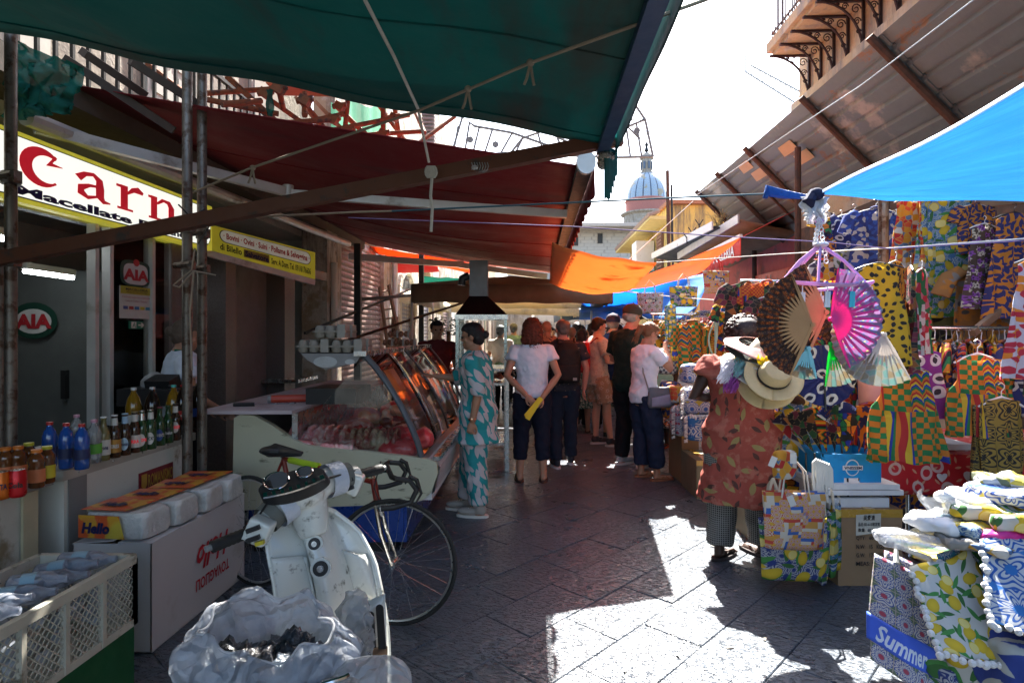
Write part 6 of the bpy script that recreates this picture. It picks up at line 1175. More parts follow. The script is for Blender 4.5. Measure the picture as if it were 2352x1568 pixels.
# ---------------------------------------------------------------- bicycle
bk_=thing('bicycle','old red racing bicycle with drop handlebar, black saddle and yellow green frame tape','bicycle',(-1.1,3.3,0))
RW,FW=V((-1.60,3.62,.335)),V((-.625,3.12,.335));bd=(FW-RW);bd.z=0;bd.normalize();fax=V((.10,1.0,.02)).normalized();rax=V((bd.y,-bd.x,0)).normalized()*-1
redf=mat('red_frame_paint',(.20,.02,.012),.35,dirt=(.06,.02,.015),ds=20,dt=.64);blk=mat('bar_tape',(.015,.015,.015),.5)
spk=mat('spoke_steel',(.45,.45,.45),.3,.9)
for c,ax in((RW,rax),(FW,fax)):
    wh=torus(c,ax,.328,.0125,60,8).build('tyre',mat('tyre',(.02,.02,.02)),bk_,True);torus(c,ax,.312,.007,60,6).build('rim',mat('rim_alloy',(.55,.55,.53),.3,.8),bk_,True)
    MB().tube([c-ax*.04,c+ax*.04],.018,10).build('hub',steel,bk_,True);x=ax.orthogonal().normalized();y=ax.cross(x)
    for i in range(28):
        a=2*PI*i/28;o_=(1 if i%2 else-1);b_=a+.9*(1 if(i//2)%2 else-1);MB().tube([c+ax*.028*o_+(x*cos(b_)+y*sin(b_))*.018,c+(x*cos(a)+y*sin(a))*.308],.0011,4,False).build('spoke',spk,bk_,True)
BB=RW+bd*.42+V((0,0,-.065));ST=RW+bd*.27+V((0,0,.47));HT,HL=P(857,1098,3.17),P(866,1150,3.16)
for a,b,r_ in((BB,ST,.0145),(ST,HT+V((0,0,-.02)),.0135),(BB,HL,.0155),(BB,RW,.009),(ST,RW,.008),(HT,HL,.018)):MB().tube([a,b],r_,12).build('frame_tube',redf,bk_,True)
MB().tube([ST.lerp(HT,.08),ST.lerp(HT,.42)],.019,12).build('frame_tape',mat('lime_tape',(.42,.62,.03),.5),bk_,True);MB().tube([ST.lerp(HT,.74),ST.lerp(HT,.93)],.019,12).build('frame_tape',mat('lime_tape',(.42,.62,.03),.5),bk_,True)
for s_ in(-1,1):MB().tube([HL+fax*.03*s_,HL.lerp(FW,.5)+fax*.04*s_+V((-.012,0,0)),FW+fax*.045*s_],[.013,.012,.008],10).build('fork_blade',chrome,bk_,True)
MB().tube([HL-fax*.03,HL+fax*.03],.015,8).build('fork_crown',chrome,bk_,True);MB().tube([ST,P(648,1046,3.42)],.0125,10).build('seat_post',steel,bk_,True)
sd=MB();s0=P(645,1036,3.42);sd.rings([(0,0,0,.05,.05),(0,0,.02,.07,.05),(0,0,.04,.05,.03)],16);sd=MB();sd.ell(s0-bd*.06,(.085,.07,.028));sd.tube([s0-bd*.08,s0+bd*.05,s0+bd*.17],[.05,.034,.018],12,flat=.55);soft(sd.build('saddle',black,bk_,True),.006,0)
st_=HT+V((0,0,.04));MB().tube([HT,st_,st_+V((.09,-.03,.01))],.012,8).build('stem',chrome,bk_,True);stc=st_+V((.09,-.03,.01));hx=V((-.30,.95,0)).normalized();hf=V((.95,.25,0))
for s_ in(-1,1):
    pts=[stc,stc+hx*.15*s_,stc+hx*.2*s_+hf*.02,stc+hx*.205*s_+hf*.085+V((0,0,-.01)),stc+hx*.21*s_+hf*.12+V((0,0,-.06)),stc+hx*.21*s_+hf*.09+V((0,0,-.12)),stc+hx*.21*s_+hf*.0+V((0,0,-.14)),stc+hx*.21*s_-hf*.06+V((0,0,-.14))]
    MB().tube(pts,.014,10).build('handlebar',blk,bk_,True);c=pts[3];MB().tube([c+V((0,0,.02)),c+hf*.035+V((0,0,.0)),c+hf*.06+V((0,0,-.07)),c+hf*.03+V((0,0,-.12))],[.012,.012,.007,.005],8).build('brake_lever',blk,bk_,True)
MB().tube([stc,stc+V((-.03,-.05,.06)),HL+V((-.01,-.03,.08)),HL+V((.02,-.03,.0))],.0035,5).build('brake_cable',black,bk_,True);MB().tube([HL+V((.02,-.04,-.02)),HL+V((.03,-.03,-.07))],.01,6).build('brake_caliper',steel,bk_,True)
disc(BB-rax*.04,rax,.085,.006,steel,'chainring',bk_);MB().bar(BB-rax*.05,BB-rax*.05+V((-.05,0,-.16)),.018,.012).build('crank',steel,bk_,True);MB().tube([BB+V((0,0,.08)),RW+V((0,0,.04))],.004,4).build('chain',darksteel,bk_,True);MB().tube([BB.lerp(HL,.62)-rax*.03,BB.lerp(HL,.62)-rax*.08],.006,6).build('shift_lever',chrome,bk_,True)
# ---------------------------------------------------------------- meat case
mc=thing('meat_case','cream refrigerated meat case with curved glass front and blue base','display case',SO(-1.4,5.4,0))
cream=mat('cream_end_panel',(.52,.50,.36),.35,var=.06,dirt=(.09,.08,.05),ds=5,dt=.64,aniso=(1,1,3));blueb=mat('blue_base',(.01,.045,.24),.3,coat=.3)
Y0,Y1=4.15,6.75
endp=[(-2.13,.95),(-2.09,.975),(-1.99,.97),(-1.86,.90),(-1.72,.80),(-1.6,.755),(-1.2,.715),(-.78,.665),(-.70,.64),(-.69,.56),(-.74,.42),(-.80,.37),(-.95,.345),(-2.10,.30),(-2.14,.40)]
def extr(pl,ya,yb,mm,nm,par=mc):
    n_=len(pl);vs=[SO(x,y,z) for y in(ya,yb) for x,z in pl];MB().add(vs,[tuple(range(n_))[::-1],tuple(range(n_,2*n_))]+[(i,(i+1)%n_,(i+1)%n_+n_,i+n_) for i in range(n_)]).build(nm,mm,par,True,smooth=False)
extr(endp,Y0,Y0+.05,cream,'end_panel');extr(endp,Y1-.05,Y1,cream,'end_panel')
m=MB();slab(m,-2.05,Y0+.05,.06,-.92,Y1-.05,.36);m.build('base',blueb,mc,True,smooth=False);m=MB();slab(m,-2.0,Y0+.03,.0,-1.0,Y1-.06,.06);m.build('plinth',darksteel,mc,True,smooth=False)
for k in range(3):y=Y0+.045;m=MB();slab(m,-2.0+.36*k,y-.012,.08,-1.66+.36*k,y,.34);m.build('base_panel',blueb,mc,True,smooth=False)
m=MB();slab(m,-1.95,Y0+.05,.36,-.74,Y1-.05,.60);m.build('well',mat('inner_white',(.7,.7,.68),.4),mc,True,smooth=False)
m=MB();m.add([SO(x,y,z) for y in(Y0+.04,Y1-.04) for x,z in((-.80,.36),(-.72,.42),(-.68,.60),(-.76,.66))],[(0,1,5,4),(1,2,6,5),(2,3,7,6),(0,4,7,3)]);m.build('front_bumper',mat('bumper_white',(.5,.5,.5),.35),mc,True)
MB().bar(SO(-.70,Y0,.665),SO(-.70,Y1,.665),.05,.03).build('front_rail',steel,mc,True,smooth=False)
extr([(-2.35,.985),(-1.70,.985),(-1.70,1.01),(-2.35,1.01)],Y0-.05,Y1,mat('cutting_board',(.50,.42,.44),.55,dirt=(.35,.2,.2),ds=2,dt=.6),'cutting_board');extr([(-1.74,.78),(-1.70,.78),(-1.70,.98),(-1.74,.98)],Y0+.05,Y1,steel,'back_panel');m=MB();slab(m,-2.14,Y0+.1,.3,-2.08,Y1,.98);m.build('rear_panel',greyp,mc,True,smooth=False)
arc=[(-1.22,1.40),(-1.14,1.31),(-1.05,1.19),(-.96,1.04),(-.89,.90),(-.84,.78),(-.81,.67)]
g_=glass('case_glass',(.86,.90,.90),.02)
for a,b in((Y0+.06,5.44),(5.47,Y1-.05)):MB().grid(lambda u,v:(lambda t,i:SO(arc[i][0]+(arc[i+1][0]-arc[i][0])*(t-i),a+(b-a)*u,arc[i][1]+(arc[i+1][1]-arc[i][1])*(t-i)))(v*6,min(5,int(v*6))),2,24).build('curved_glass',g_,mc,True,sol=.006)
for y in(Y0+.03,5.455,Y1-.03):MB().tube([SO(x,y,z) for x,z in arc],.024 if y<5 else .012,8,flat=.6).build('glass_frame',mat('grey_frame_metal',(.10,.11,.12),.4,.5),mc,True)
extr([(-1.72,.80),(-1.22,1.38),(-.83,.68),(-1.2,.72)],Y0+.035,Y0+.04,g_,'side_glass')
MB().bar(SO(-1.24,Y0,1.405),SO(-1.24,Y1,1.405),.09,.035).build('top_rail',steel,mc,True);MB().grid(lambda u,v:SO(-1.25-.30*v,Y0+.5+(Y1-Y0-.6)*u,1.40-.01*v),2,2).build('top_shelf',g_,mc,True,sol=.006)
MB().quad(SO(-1.10,Y0+.1,1.28),SO(-1.10,Y0+.4,1.28),SO(-1.0,Y0+.4,1.12),SO(-1.0,Y0+.1,1.12)).build('sticker',mat('orange_sticker',(.5,.12,.03),.5),mc,True,sol=.003)
sl2=thing('weighing_scale','grey weighing scale panel with an oval display on top of the meat case','scale',SO(-1.5,Y0+.2,1.25));extr([(-1.68,1.405),(-1.24,1.405),(-1.28,1.34),(-1.5,1.29),(-1.62,1.35)],Y0+.05,Y0+.35,greyp,'head',sl2)
for x_,rx,rz_ in((-1.5,.085,.04),(-1.325,.035,.02)):MB().add([SO(x_+rx*cos(q),Y0+.045,1.345+rz_*sin(q)) for q in[2*PI*j/24 for j in range(24)]],[tuple(range(24))]).build('oval_display',mat('pale_oval',(.4,.42,.42),.3),sl2,True,smooth=False)
m=MB();slab(m,-1.74,Y0+.3,1.012,-1.36,Y0+.7,1.13);m.build('base',black,sl2,True,smooth=False)
m=MB().tube([SO(-2.05,4.55,1.04),SO(-1.70,4.66,1.04)],.03,16);t=thing('film_roll','red roll of cling film on the cutting board','roll',SO(-1.88,4.6,1.01));m.build('film',mat('red_film',(.50,.06,.03),.35),t,True);MB().tube([SO(-2.07,4.545,1.04),SO(-2.045,4.552,1.04)],.031,14).build('core',greyp,t,True);MB().tube([SO(-1.705,4.658,1.04),SO(-1.68,4.665,1.04)],.031,14).build('core',greyp,t,True)
t=thing('knife_steel','long sharpening steel with black handle lying on the board','knife',SO(-2,4.35,1.01));MB().tube([SO(-2.22,4.32,1.025),SO(-2.08,4.35,1.025)],.014,8).build('handle',black,t,True);MB().tube([SO(-2.08,4.35,1.025),SO(-1.8,4.42,1.025)],.006,6).build('rod',steel,t,True)
# meat
def mmat(n_,a,b,c_=None):
    if n_ in _mc:return _mc[n_]
    q=NT(n_);v=q.vec('Object');f=q.noise(q.vm('MULTIPLY',v,(1,3,1)),9,7,.65);c=q.ramp(f,[(0,a),(.45,a),(.6,b),(1,c_ or b)]);q.set(q.b.inputs['Base Color'],c);q.b.inputs['Roughness'].default_value=.28;q.b.inputs['Subsurface Weight'].default_value=.08;q.b.inputs['Coat Weight'].default_value=.4
    q.set(q.b.inputs['Normal'],q.bump(q.noise(v,40,5),.4,.01));_mc[n_]=q.m;return q.m
beef=mmat('raw_beef',(.68,.04,.05),(.80,.14,.14));pork=mmat('raw_pork',(.75,.24,.24),(.85,.58,.52),(.85,.68,.58));chick=mmat('raw_chicken',(.75,.30,.18),(.75,.42,.3));fat=mmat('ribs_fat',(.35,.07,.06),(.62,.45,.32),(.65,.5,.35));dark=mmat('offal',(.18,.03,.02),(.3,.1,.06))
mt=[((-1.60,4.40,.70),(.22,.15,.10),pork,'pale ribbed rack of pork nearest the left of the case'),((-1.72,4.24,.66),(.14,.07,.07),pork,'block of pork chops at the near left corner'),((-1.42,4.26,.66),(.12,.07,.06),pork,'cut pork block lying in front of the rack'),((-1.18,4.34,.70),(.18,.09,.09),fat,'fatty beef rib slab with curved bones'),((-1.0,4.60,.68),(.18,.16,.09),beef,'large deep red beef cut on the right'),((-1.0,4.30,.66),(.13,.09,.06),beef,'smooth red beef cut near the glass'),((-1.42,4.75,.70),(.18,.14,.06),beef,'heap of minced meat in a tray'),
      ((-1.15,5.0,.72),(.17,.16,.09),dark,'dark offal behind the beef'),((-1.38,5.12,.76),(.15,.10,.07),chick,'pale chicken pieces on a raised tray'),((-1.20,5.32,.78),(.15,.12,.08),chick,'orange pink chicken leg pieces'),((-1.05,5.7,.72),(.15,.15,.08),chick,'skinned chicken behind the glass post'),((-1.35,5.8,.74),(.16,.15,.08),beef,'dark red cut at the far half of the case'),((-1.1,6.2,.72),(.16,.18,.08),dark,'brown sausages at the far end of the case'),((-1.55,5.05,.70),(.14,.12,.06),pork,'pale tripe and trotters at the back'),((-1.62,5.6,.70),(.13,.15,.08),pork,'pork pieces at the back of the far half')]
for(x,y,z),(rx,ry,rz_),m_,lab in mt:
    c=SO(x,y,z+.045);mb=MB();rx,ry,rz_=rx*1.15,ry*1.15,rz_*1.2
    if 'rack' in lab or 'rib slab' in lab:
        mb.ell(c,(rx,ry,rz_*.7));
        for k in range(7):xx=-rx*.75+rx*1.5*k/6;mb.tube([c+V((xx,ry*cos(q),rz_*.85*sin(q)+.005)) for q in[PI*j/8 for j in range(9)]],.014,6)
    elif 'minced' in lab:[mb.ell(c+V((rnd.uniform(-rx,rx)*.9,rnd.uniform(-ry,ry)*.9,rnd.uniform(-.01,.03))),rnd.uniform(.018,.03),None,7,5) for _ in range(60)]
    elif m_ in(chick,dark):[mb.ell(c+V((rnd.uniform(-rx,rx)*.6,rnd.uniform(-ry,ry)*.6,rnd.uniform(-.02,.05))),(rnd.uniform(.04,.07),rnd.uniform(.03,.05),.035),Mx.Rotation(rnd.uniform(0,3),3,'Z'),10,7) for _ in range(7)]
    else:mb.ell(c,(rx,ry,rz_));mb.ell(c+V((rx*.4,-ry*.2,.01)),(rx*.6,ry*.8,rz_*.9),Mx.Rotation(.4,3,'Z'));mb.ell(c-V((rx*.5,0,0)),(rx*.5,ry*.9,rz_*.8))
    o=solo(mb,'meat',m_,lab,'meat','meat laid out in the display case');soft(o,.009,.025)
for x,y in((-1.42,4.75),(-1.15,5.0)):m=MB();slab(m,x-.2,y-.15,.60,x+.2,y+.16,.645);solo(m,'meat_tray',black,'black plastic tray under the %s'%('minced meat' if x<-1.3 else 'dark offal'),'tray',smooth=False)
m=MB();slab(m,-1.6,5.0,.60,-1.0,5.45,.70);solo(m,'raised_shelf',mat('worn_board',(.4,.25,.16),.7),'wooden board under the chicken pieces','board',smooth=False)
# egg cartons, tins
ec=mat('pulp_carton',(.24,.225,.19),.95,bump=.5,bs=60);el_=mat('egg_label',(.26,.25,.22),.5);
for i,(x,z) in enumerate(((-1.60,1.41),(-1.36,1.41),(-1.48,1.515))):
    for j in range(2 if i<3 else 1):
        t=thing('egg_carton',['grey egg carton at the lower left of the stack','grey egg carton at the lower right of the stack','grey egg carton on top of the stack'][i]+(' in front' if j==0 else ' behind'),'egg carton',SO(x,Y0+.12+.16*j,z),.05,'egg cartons on the meat case')
        for s_ in(-1,1):
            mb=MB();pr=[(-.115,0),(-.10,.045),(.10,.045),(.115,0)]
            for k in range(3):cx_=-.075+.075*k;mb.lathe([(.030,.002),(.038,.020),(.037,.044)] if s_<0 else[(.037,.046),(.034,.070),(.022,.09)],10,Mx.Translation((cx_,-.033,0)));mb.lathe([(.030,.002),(.038,.020),(.037,.044)] if s_<0 else[(.037,.046),(.034,.070),(.022,.09)],10,Mx.Translation((cx_,.033,0)))
            mb.box((0,0,.045+.003*s_),(.235,.145,.006));mb.build('tray' if s_<0 else 'lid',ec,t)
        MB().box((.085,0,.05),(.055,.148,.095)).build('label_band',el_,t,smooth=False)
for i,(x,z) in enumerate(((0,0),(.075,0),(.15,0),(.035,.065),(.11,.065))):
    t=thing('egg_tub','clear tub of brown eggs, %s of the pile on the case'%['lower left','lower middle','lower right','upper left','upper right'][i],'egg tub',SO(-1.60+x*1.6,6.35,1.41+z*1.4),0,'tubs of brown eggs')
    for k in range(2):MB().ell((-.026+.052*k,0,.04),(.027,.03,.034)).build('egg',mat('brown_egg',(.22,.09,.05),.4),t)
    MB().box((.06,0,.04),(.02,.1,.08)).build('label_band',el_,t,smooth=False)
# hood cabinet
hc=thing('hood_cabinet','steel framed glass cabinet with a black pyramid extractor hood and duct','cabinet',P(1105,765,7.2));ya,yb2=6.9,7.7;hx0,hx1=P(1046,0,ya).x,P(1165,0,ya).x;hz=P(0,722,ya).z;tx0,tx1=P(1078,0,ya+.3).x,P(1120,0,ya+.3).x;tz=P(0,680,ya+.3).z
MB().add([V(q) for q in((hx0,ya,hz),(hx1,ya,hz),(hx1,yb2,hz),(hx0,yb2,hz),(tx0,ya+.3,tz),(tx1,ya+.3,tz),(tx1,yb2-.25,tz),(tx0,yb2-.25,tz))],[(0,1,5,4),(1,2,6,5),(2,3,7,6),(3,0,4,7),(4,5,6,7)]).build('hood',mat('sooty_steel',(.016,.010,.012),.35,.3),hc,True,smooth=False)
m=MB();m.box(((tx0+tx1)/2,ya+.42,tz+.22),(tx1-tx0,.25,.44));m.build('duct',mat('duct_steel',(.12,.12,.12),.4,.8),hc,True,smooth=False);MB().tube([P(1060,655,7.3),P(1062,640,7.3),P(1078,632,7.3)],.05,10).build('elbow_pipe',black,hc,True)
m=MB();m.box(((hx0+hx1)/2,(ya+yb2)/2,hz-.03),(hx1-hx0+.02,yb2-ya+.02,.055));m.build('hood_rim',steel,hc,True,smooth=False)
for x in(hx0+.02,hx1-.02):
    for y in(ya+.02,yb2-.02):m=MB();m.box((x,y,hz/2-.03),(.035,.035,hz-.06));m.build('leg',steel,hc,True,smooth=False)
for z in(1.12,.95,.25):m=MB();m.box(((hx0+hx1)/2,(ya+yb2)/2,z),(hx1-hx0,yb2-ya,.03));m.build('shelf',steel,hc,True,smooth=False)
for a,b in(((hx0,ya),(hx1,ya)),((hx0,ya),(hx0,yb2)),((hx1,ya),(hx1,yb2))):MB().quad(V((*a,1.14)),V((*b,1.14)),V((*b,hz-.06)),V((*a,hz-.06))).build('glass_pane',g_,hc,True,smooth=False,sol=.004)
for i in range(8):x=hx0+.08+.062*i;mb=MB();[mb.ell(V((x+rnd.uniform(-.02,.02),ya+.2+.1*q_,1.02)),(.035,.045,.03),Mx.Rotation(rnd.uniform(0,3),3,'Z'),8,6) for q_ in range(4)];o=solo(mb,'roast_meat',mat('roast_brown',(.20,.07,.03),.4,var=.5,vs=30,coat=.4),'browned roast pieces on the cabinet shelf, heap number %s from the left'%['one','two','three','four','five','six','seven','eight'][i],'roast meat','roast meat in the cabinet')
for px in(1165,1085):tb=MB().bar(P(px,850,6.6),(P(px,0,6.6).x,6.6,0),.04,.04);solo(tb,'table_leg',steel,'steel table leg beside the %s of the cabinet'%('right' if px>1100 else 'left'),'leg',smooth=False)
pl_=MB()
for i in range(260):a=rnd.uniform(0,6.28);r_=rnd.random()**.5*.28;c=P(1030,752,9.5)+V((r_*cos(a),rnd.uniform(-.15,.15),rnd.uniform(-.13,.16)));M3=Mx.Rotation(a,3,'Z')@Mx.Rotation(rnd.uniform(-1,1),3,'X');pl_.add([c+M3@V(q) for q in((-.03,0,0),(0,-.02,.01),(.03,0,0),(0,.03,.012))],[(0,1,2,3)])
t=thing('potted_herb','dark leafy bunch of greens standing behind the meat case','plant',P(1030,765,9.5)-V((0,0,.3)));pl_.build('leaves',mat('dark_leaf',(.02,.06,.03),.6),t,True,smooth=False);MB().tube([P(1030,830,9.5),P(1030,760,9.5)],.03,8).build('stem',wood,t,True)
ld=thing('ladder','wooden ladder leaning on the peeling wall','ladder',P(905,765,10.8));A0,A1,B0,B1=P(898,850,10.6),P(872,660,11),P(930,850,10.8),P(893,655,11.2)
MB().bar(A0,A1,.04,.07).build('stile',wood,ld,True,smooth=False);MB().bar(B0,B1,.04,.07).build('stile',wood,ld,True,smooth=False)
for i in range(9):MB().tube([A0.lerp(A1,.06+i*.11),B0.lerp(B1,.06+i*.11)],.016,6).build('rung',wood,ld,True)
# stall counters in the middle distance with produce
for k,(px,Y,lab) in enumerate(((1030,9.2,'stall table with trays behind the meat case'),(1110,11,'low stall table heaped with goods beyond the hood cabinet'),(1215,14,'far stall table at the middle of the lane'))):
    c=P(px,765,Y);t=thing('stall_table',lab,'table',(c.x,Y,0));MB().box((c.x,Y,.9),(1.5,1.2,.05)).build('table_top',greyp,t,True,smooth=False)
    for s_ in((-.7,-.5),(.7,-.5),(-.7,.5),(.7,.5)):MB().box((c.x+s_[0],Y+s_[1],.44),(.04,.04,.87)).build('leg',steel,t,True,smooth=False)
    for i in range(9):x=c.x-.6+.15*i;MB().ell((x,Y-.3+.2*(i%3),.97),(.09,.12,.06),None,8,6).build('goods',mat('goods%d'%(i%4),((.4,.1,.04),(.5,.45,.35),(.1,.2,.08),(.5,.3,.1))[i%4],.6),t,True)
# ================================================================ RIGHT SIDE
OR,YE,GR,BL,RE_,BK,WH=(.78,.22,.01),(.80,.52,.02),(.01,.22,.06),(.01,.04,.38),(.55,.02,.02),(.012,.011,.012),(.68,.66,.60)
PT={
 'kente':p_kente([OR,GR,BL,YE,RE_],17),'kente2':p_kente([YE,RE_,BK,GR,OR],23),'kente3':p_kente([RE_,OR,BL,BK],27),'yellow_black':p_leaf((.78,.46,.01),BK,15,.26,.4,1),'tiger':p_leaf((.72,.28,.01),BK,18,.14,.55,2,.4),
 'navy_eye':p_eye((.008,.02,.16),(.66,.66,.66),(.01,.01,.05),9,.26,.34),'blue_leaf':p_leaf((.015,.05,.32),(.55,.58,.55),9,.17,.5,2),'purple_eye':p_eye((.22,.01,.24),(.68,.62,.66),(.02,.01,.03),9,.30,.34),
 'red_white':p_voro([(.55,.02,.03),(.66,.62,.6),(.75,.4,.02),(.05,.03,.08)],13,(.5,.48,.45),.03),'multi':p_voro([OR,GR,RE_,YE,BL,BK],28,BK,.05),'dark_multi':p_voro([BK,(.2,.02,.05),(.03,.12,.04),(.4,.12,.02),BK],22,(.3,.2,.1),.03),
 'orange_blue':p_leaf((.72,.25,.015),(.02,.025,.16),13,.22,.6,2),'brown_star':p_flower((.07,.045,.03),[(.62,.60,.48),(.25,.06,.42)],10,(.02,.02,.02)),'grey_orange':p_flower((.34,.15,.03),[(.22,.21,.18),(.45,.17,.01)],5,(.05,.06,.07)),
 'camo':p_leaf((.22,.23,.07),BK,7,.3,.5,2),'gold_black':p_tile((.42,.27,.04),BK,BK,7,acc=(.42,.27,.04)),'lemon_tile':p_lemon((.25,.42,.5),8,p_tile((.42,.56,.60),(.03,.13,.38),(.05,.18,.42),14)),'sicily':p_voro([RE_,(.75,.35,.02),WH,(.7,.1,.03),(.1,.2,.4)],24,(.6,.4,.1),.05),
 'leafy_white':p_leaf((.55,.58,.58),(.12,.15,.08),8,.12,.6,2,c2=(.55,.45,.05)),'stripes':p_kente([(.6,.6,.6),(.08,.09,.13)],20),'white_orange':p_leaf((.60,.62,.72),(.75,.28,.02),11,.3,.5,2,c2=(.5,.02,.05)),'blue_kente':p_kente([(.01,.12,.4),OR,WH,BK],14),
 'red_ruffle':p_voro([(.5,.01,.03),(.6,.15,.2),(.01,.15,.04),WH],14,None),'camo_blue':p_voro([(.01,.04,.28),(.02,.09,.45),(.5,.5,.5),(.01,.03,.2)],30,None)}
CL={k:cloth('print_'+k,f,transl=.22,bump=.3) for k,f in PT.items()}
tile_red=cloth('print_tiles_red',p_tile((.62,.60,.60),(.05,.09,.34),(.42,.05,.10),11,(.45,.38,.34),(.12,.2,.12)),transl=.1);tile_blue=cloth('print_tiles_blue',p_tile((.66,.68,.70),(.015,.08,.42),(.02,.12,.5),8,acc=(.5,.4,.05)),transl=.15);tile_blue2=cloth('print_scroll_blue',p_tile((.64,.67,.70),(.01,.11,.45),(.02,.2,.6),5),transl=.2)
lem_w=cloth('print_lemon_white',p_lemon((.66,.66,.62),9),transl=.2);lem_b=cloth('print_lemon_blue',p_lemon((.3,.45,.6),7,p_tile((.60,.66,.68),(.02,.14,.40),(.05,.3,.45),9)),transl=.2);lem_n=cloth('print_lemon_navy',p_lemon((.02,.05,.2),8,p_tile((.45,.48,.55),(.01,.03,.2),(.01,.04,.25),12)),transl=.1)
patch=cloth('print_patchwork',lambda n,v:n.mix(n.step(n.n('TexWhiteNoise',{0:n.vm('FLOOR',n.vm('MULTIPLY',v,(27,27,0)))},noise_dimensions='2D').outputs[0],.5,.01),p_tile((.62,.58,.45),RE_,(.7,.4,.02),27)(n,v),p_voro([(.03,.12,.45),(.55,.05,.03),(.65,.6,.5),(.6,.3,.05)],27,rn=0.)(n,v)),transl=.05)
wire=mat('white_hanger_plastic',(.66,.66,.66),.35);HG=[wire,black,wire,greyp]
def garm(kind,w_,h_,seed):
    r=random.Random(seed);mb=MB();k=r.choice((3,4,5));ph=r.uniform(0,6);fl={'top':1.1,'shirt':1.0,'dress':1.35,'skirt':1.15,'scarf':1.0}[kind]
    def wv(v):
        if kind=='scarf':return w_/2*(.9+.1*sin(v*5))
        if v<.05:return w_/2*(.35+v*10) if kind!='top' else w_/2*.6
        if kind=='dress':return w_/2*(.85-.18*sin(min(1,v*2.2)*PI)+(fl-.85)*v)
        return w_/2*(.86+(fl-.86)*v)
    def fn(u,v):
        a=2*PI*u;x=wv(v)*cos(a);y=(.018+.022*v)*sin(a)+(.006+.024*v)*sin(k*x/w_*6+ph);x+=.006*sin(v*9+ph);return V((x+.010*v*sin(ph*3),y,-h_*v+.02*abs(x)/w_*0-(.10*abs(x/w_*2)**2*w_ if v<.06 else 0)+.008*sin(k*a+ph)*v))
    mb.grid(fn,28,16);
    for i,v in enumerate(mb.v):mb.u[i]=(v[0]+v[1]*.3+seed*.37,v[2])
    if kind=='shirt':
        for s_ in(-1,1):
            n0=len(mb.v);mb.tube([(s_*w_*.36,0,-.03),(s_*w_*.50,.0,-.08),(s_*w_*.60,.01,-.22)],[.05,.065,.07],12,False,.35)
            for i in range(n0,len(mb.v)):mb.u[i]=(mb.v[i][0]+seed,mb.v[i][2])
        mb.tube([(.045*cos(t),.03*sin(t),.005-.01*sin(t)) for t in[2*PI*j/12 for j in range(13)]],.012,6,False)
    if kind=='top':
        for s_ in(-1,1):mb.tube([(s_*w_*.22,.015,0),(s_*w_*.16,0,.07),(s_*w_*.22,-.015,0)],.012,6,False,.4)
    return mb.mesh('cloth',CL['kente'],ang=80)
GM={}
for i,(k,w_,h_) in enumerate((('shirt',.46,.62),('top',.34,.42),('dress',.42,.95),('dress',.30,.5),('skirt',.34,.5),('shirt',.30,.42),('scarf',.26,.9),('shirt',.62,.8))):GM[i]=garm(k,w_,h_,i+3)
hk={}
for i,w_ in enumerate((.40,.26)):hk[i]=MB().tube([(-w_/2,0,-.05),(-w_*.3,0,-.02),(0,0,.01),(w_*.3,0,-.02),(w_/2,0,-.05)],[.006,.009,.008,.009,.006],7).tube([(0,0,.0),(0,0,.045),(.016,0,.062),(.018,0,.082),(0,0,.096),(-.018,0,.084)],.0032,6).mesh('hanger',wire)
GN={0:'shirt',1:'top',2:'dress',3:'dress',4:'skirt',5:'shirt',6:'scarf',7:'shirt'}
_gn=[0]
def garment(gi,prt,p,rz,label,group=None,hang_=True,sc_=1.):
    t=thing(GN[gi],label,GN[gi],p,rz,group);t.scale=(sc_,)*3;t['size']=gi
    m_=CL[prt] if isinstance(prt,str) else prt
    o=bpy.data.objects.new('cloth',GM[gi]);C.objects.link(o);o.parent=t;swap(o,m_)
    if hang_:h_=bpy.data.objects.new('hanger',hk[0 if gi in(0,2,7) else 1]);C.objects.link(h_);h_.parent=t;swap(h_,HG[_gn[0]%4]);_gn[0]+=1
    return t
# back of the stalls
sb=thing('stall_backing','dark brown timber boarding behind the clothes stalls','stall wall',SO(4.2,5,0));pln=mat('dark_boards',(.07,.045,.03),.85,var=.5,vs=3,dirt=(.14,.07,.035),ds=1.5,dt=.55)
for i in range(24):m=MB();slab(m,4.20+.01*(i%2),-.2+.40*i,0,4.24,.19+.40*i,3.2);m.build('board',pln,sb,True,smooth=False)
m=MB();slab(m,4.12,3.3,1.2,4.19,6.5,1.9);m.build('corrugated_panel',mat('pale_corrugated',(.45,.43,.40),.5,dirt=(.35,.05,.05),ds=1.2,dt=.6),sb,True,smooth=False)
for y,x in((4.9,2.9),(3.2,3.9)):solo(MB().tube([SO(x,y,0),SO(x,y,2.75 if x<3.5 else 3.2)],.04,10),'stall_post',scaff,'dark steel stall post rising behind the %s dresses'%('lemon print' if x<3.5 else 'orange and grey'),'post')
for a,b,lab in((SO(2.6,5.6,2.62),SO(4.2,4.6,2.62),'brown timber rail carrying the upper row of shirts'),(SO(2.7,4.6,2.60),SO(4.2,3.6,2.60),'brown timber rail carrying the long dresses'),(SO(2.9,3.9,1.55),SO(4.0,4.3,2.2),'slanting wooden pole among the dresses')):solo(MB().bar(a,b,.035,.045),'timber_rail',wood,lab,'rail',smooth=False)
def rack(a,b,lab,posts=(0,1)):
    t=thing('clothes_rail',lab,'clothes rail',((a.x+b.x)/2,(a.y+b.y)/2,0));MB().tube([a,b],.015,12).build('rail',chrome,t,True)
    for s_ in posts:p=a.lerp(b,s_);MB().tube([V((p.x,p.y,.03)),p],.016,12).build('upright',chrome,t,True);MB().bar(V((p.x,p.y-.25,.03)),V((p.x,p.y+.25,.03)),.03,.03).build('foot',chrome,t,True)
    return t
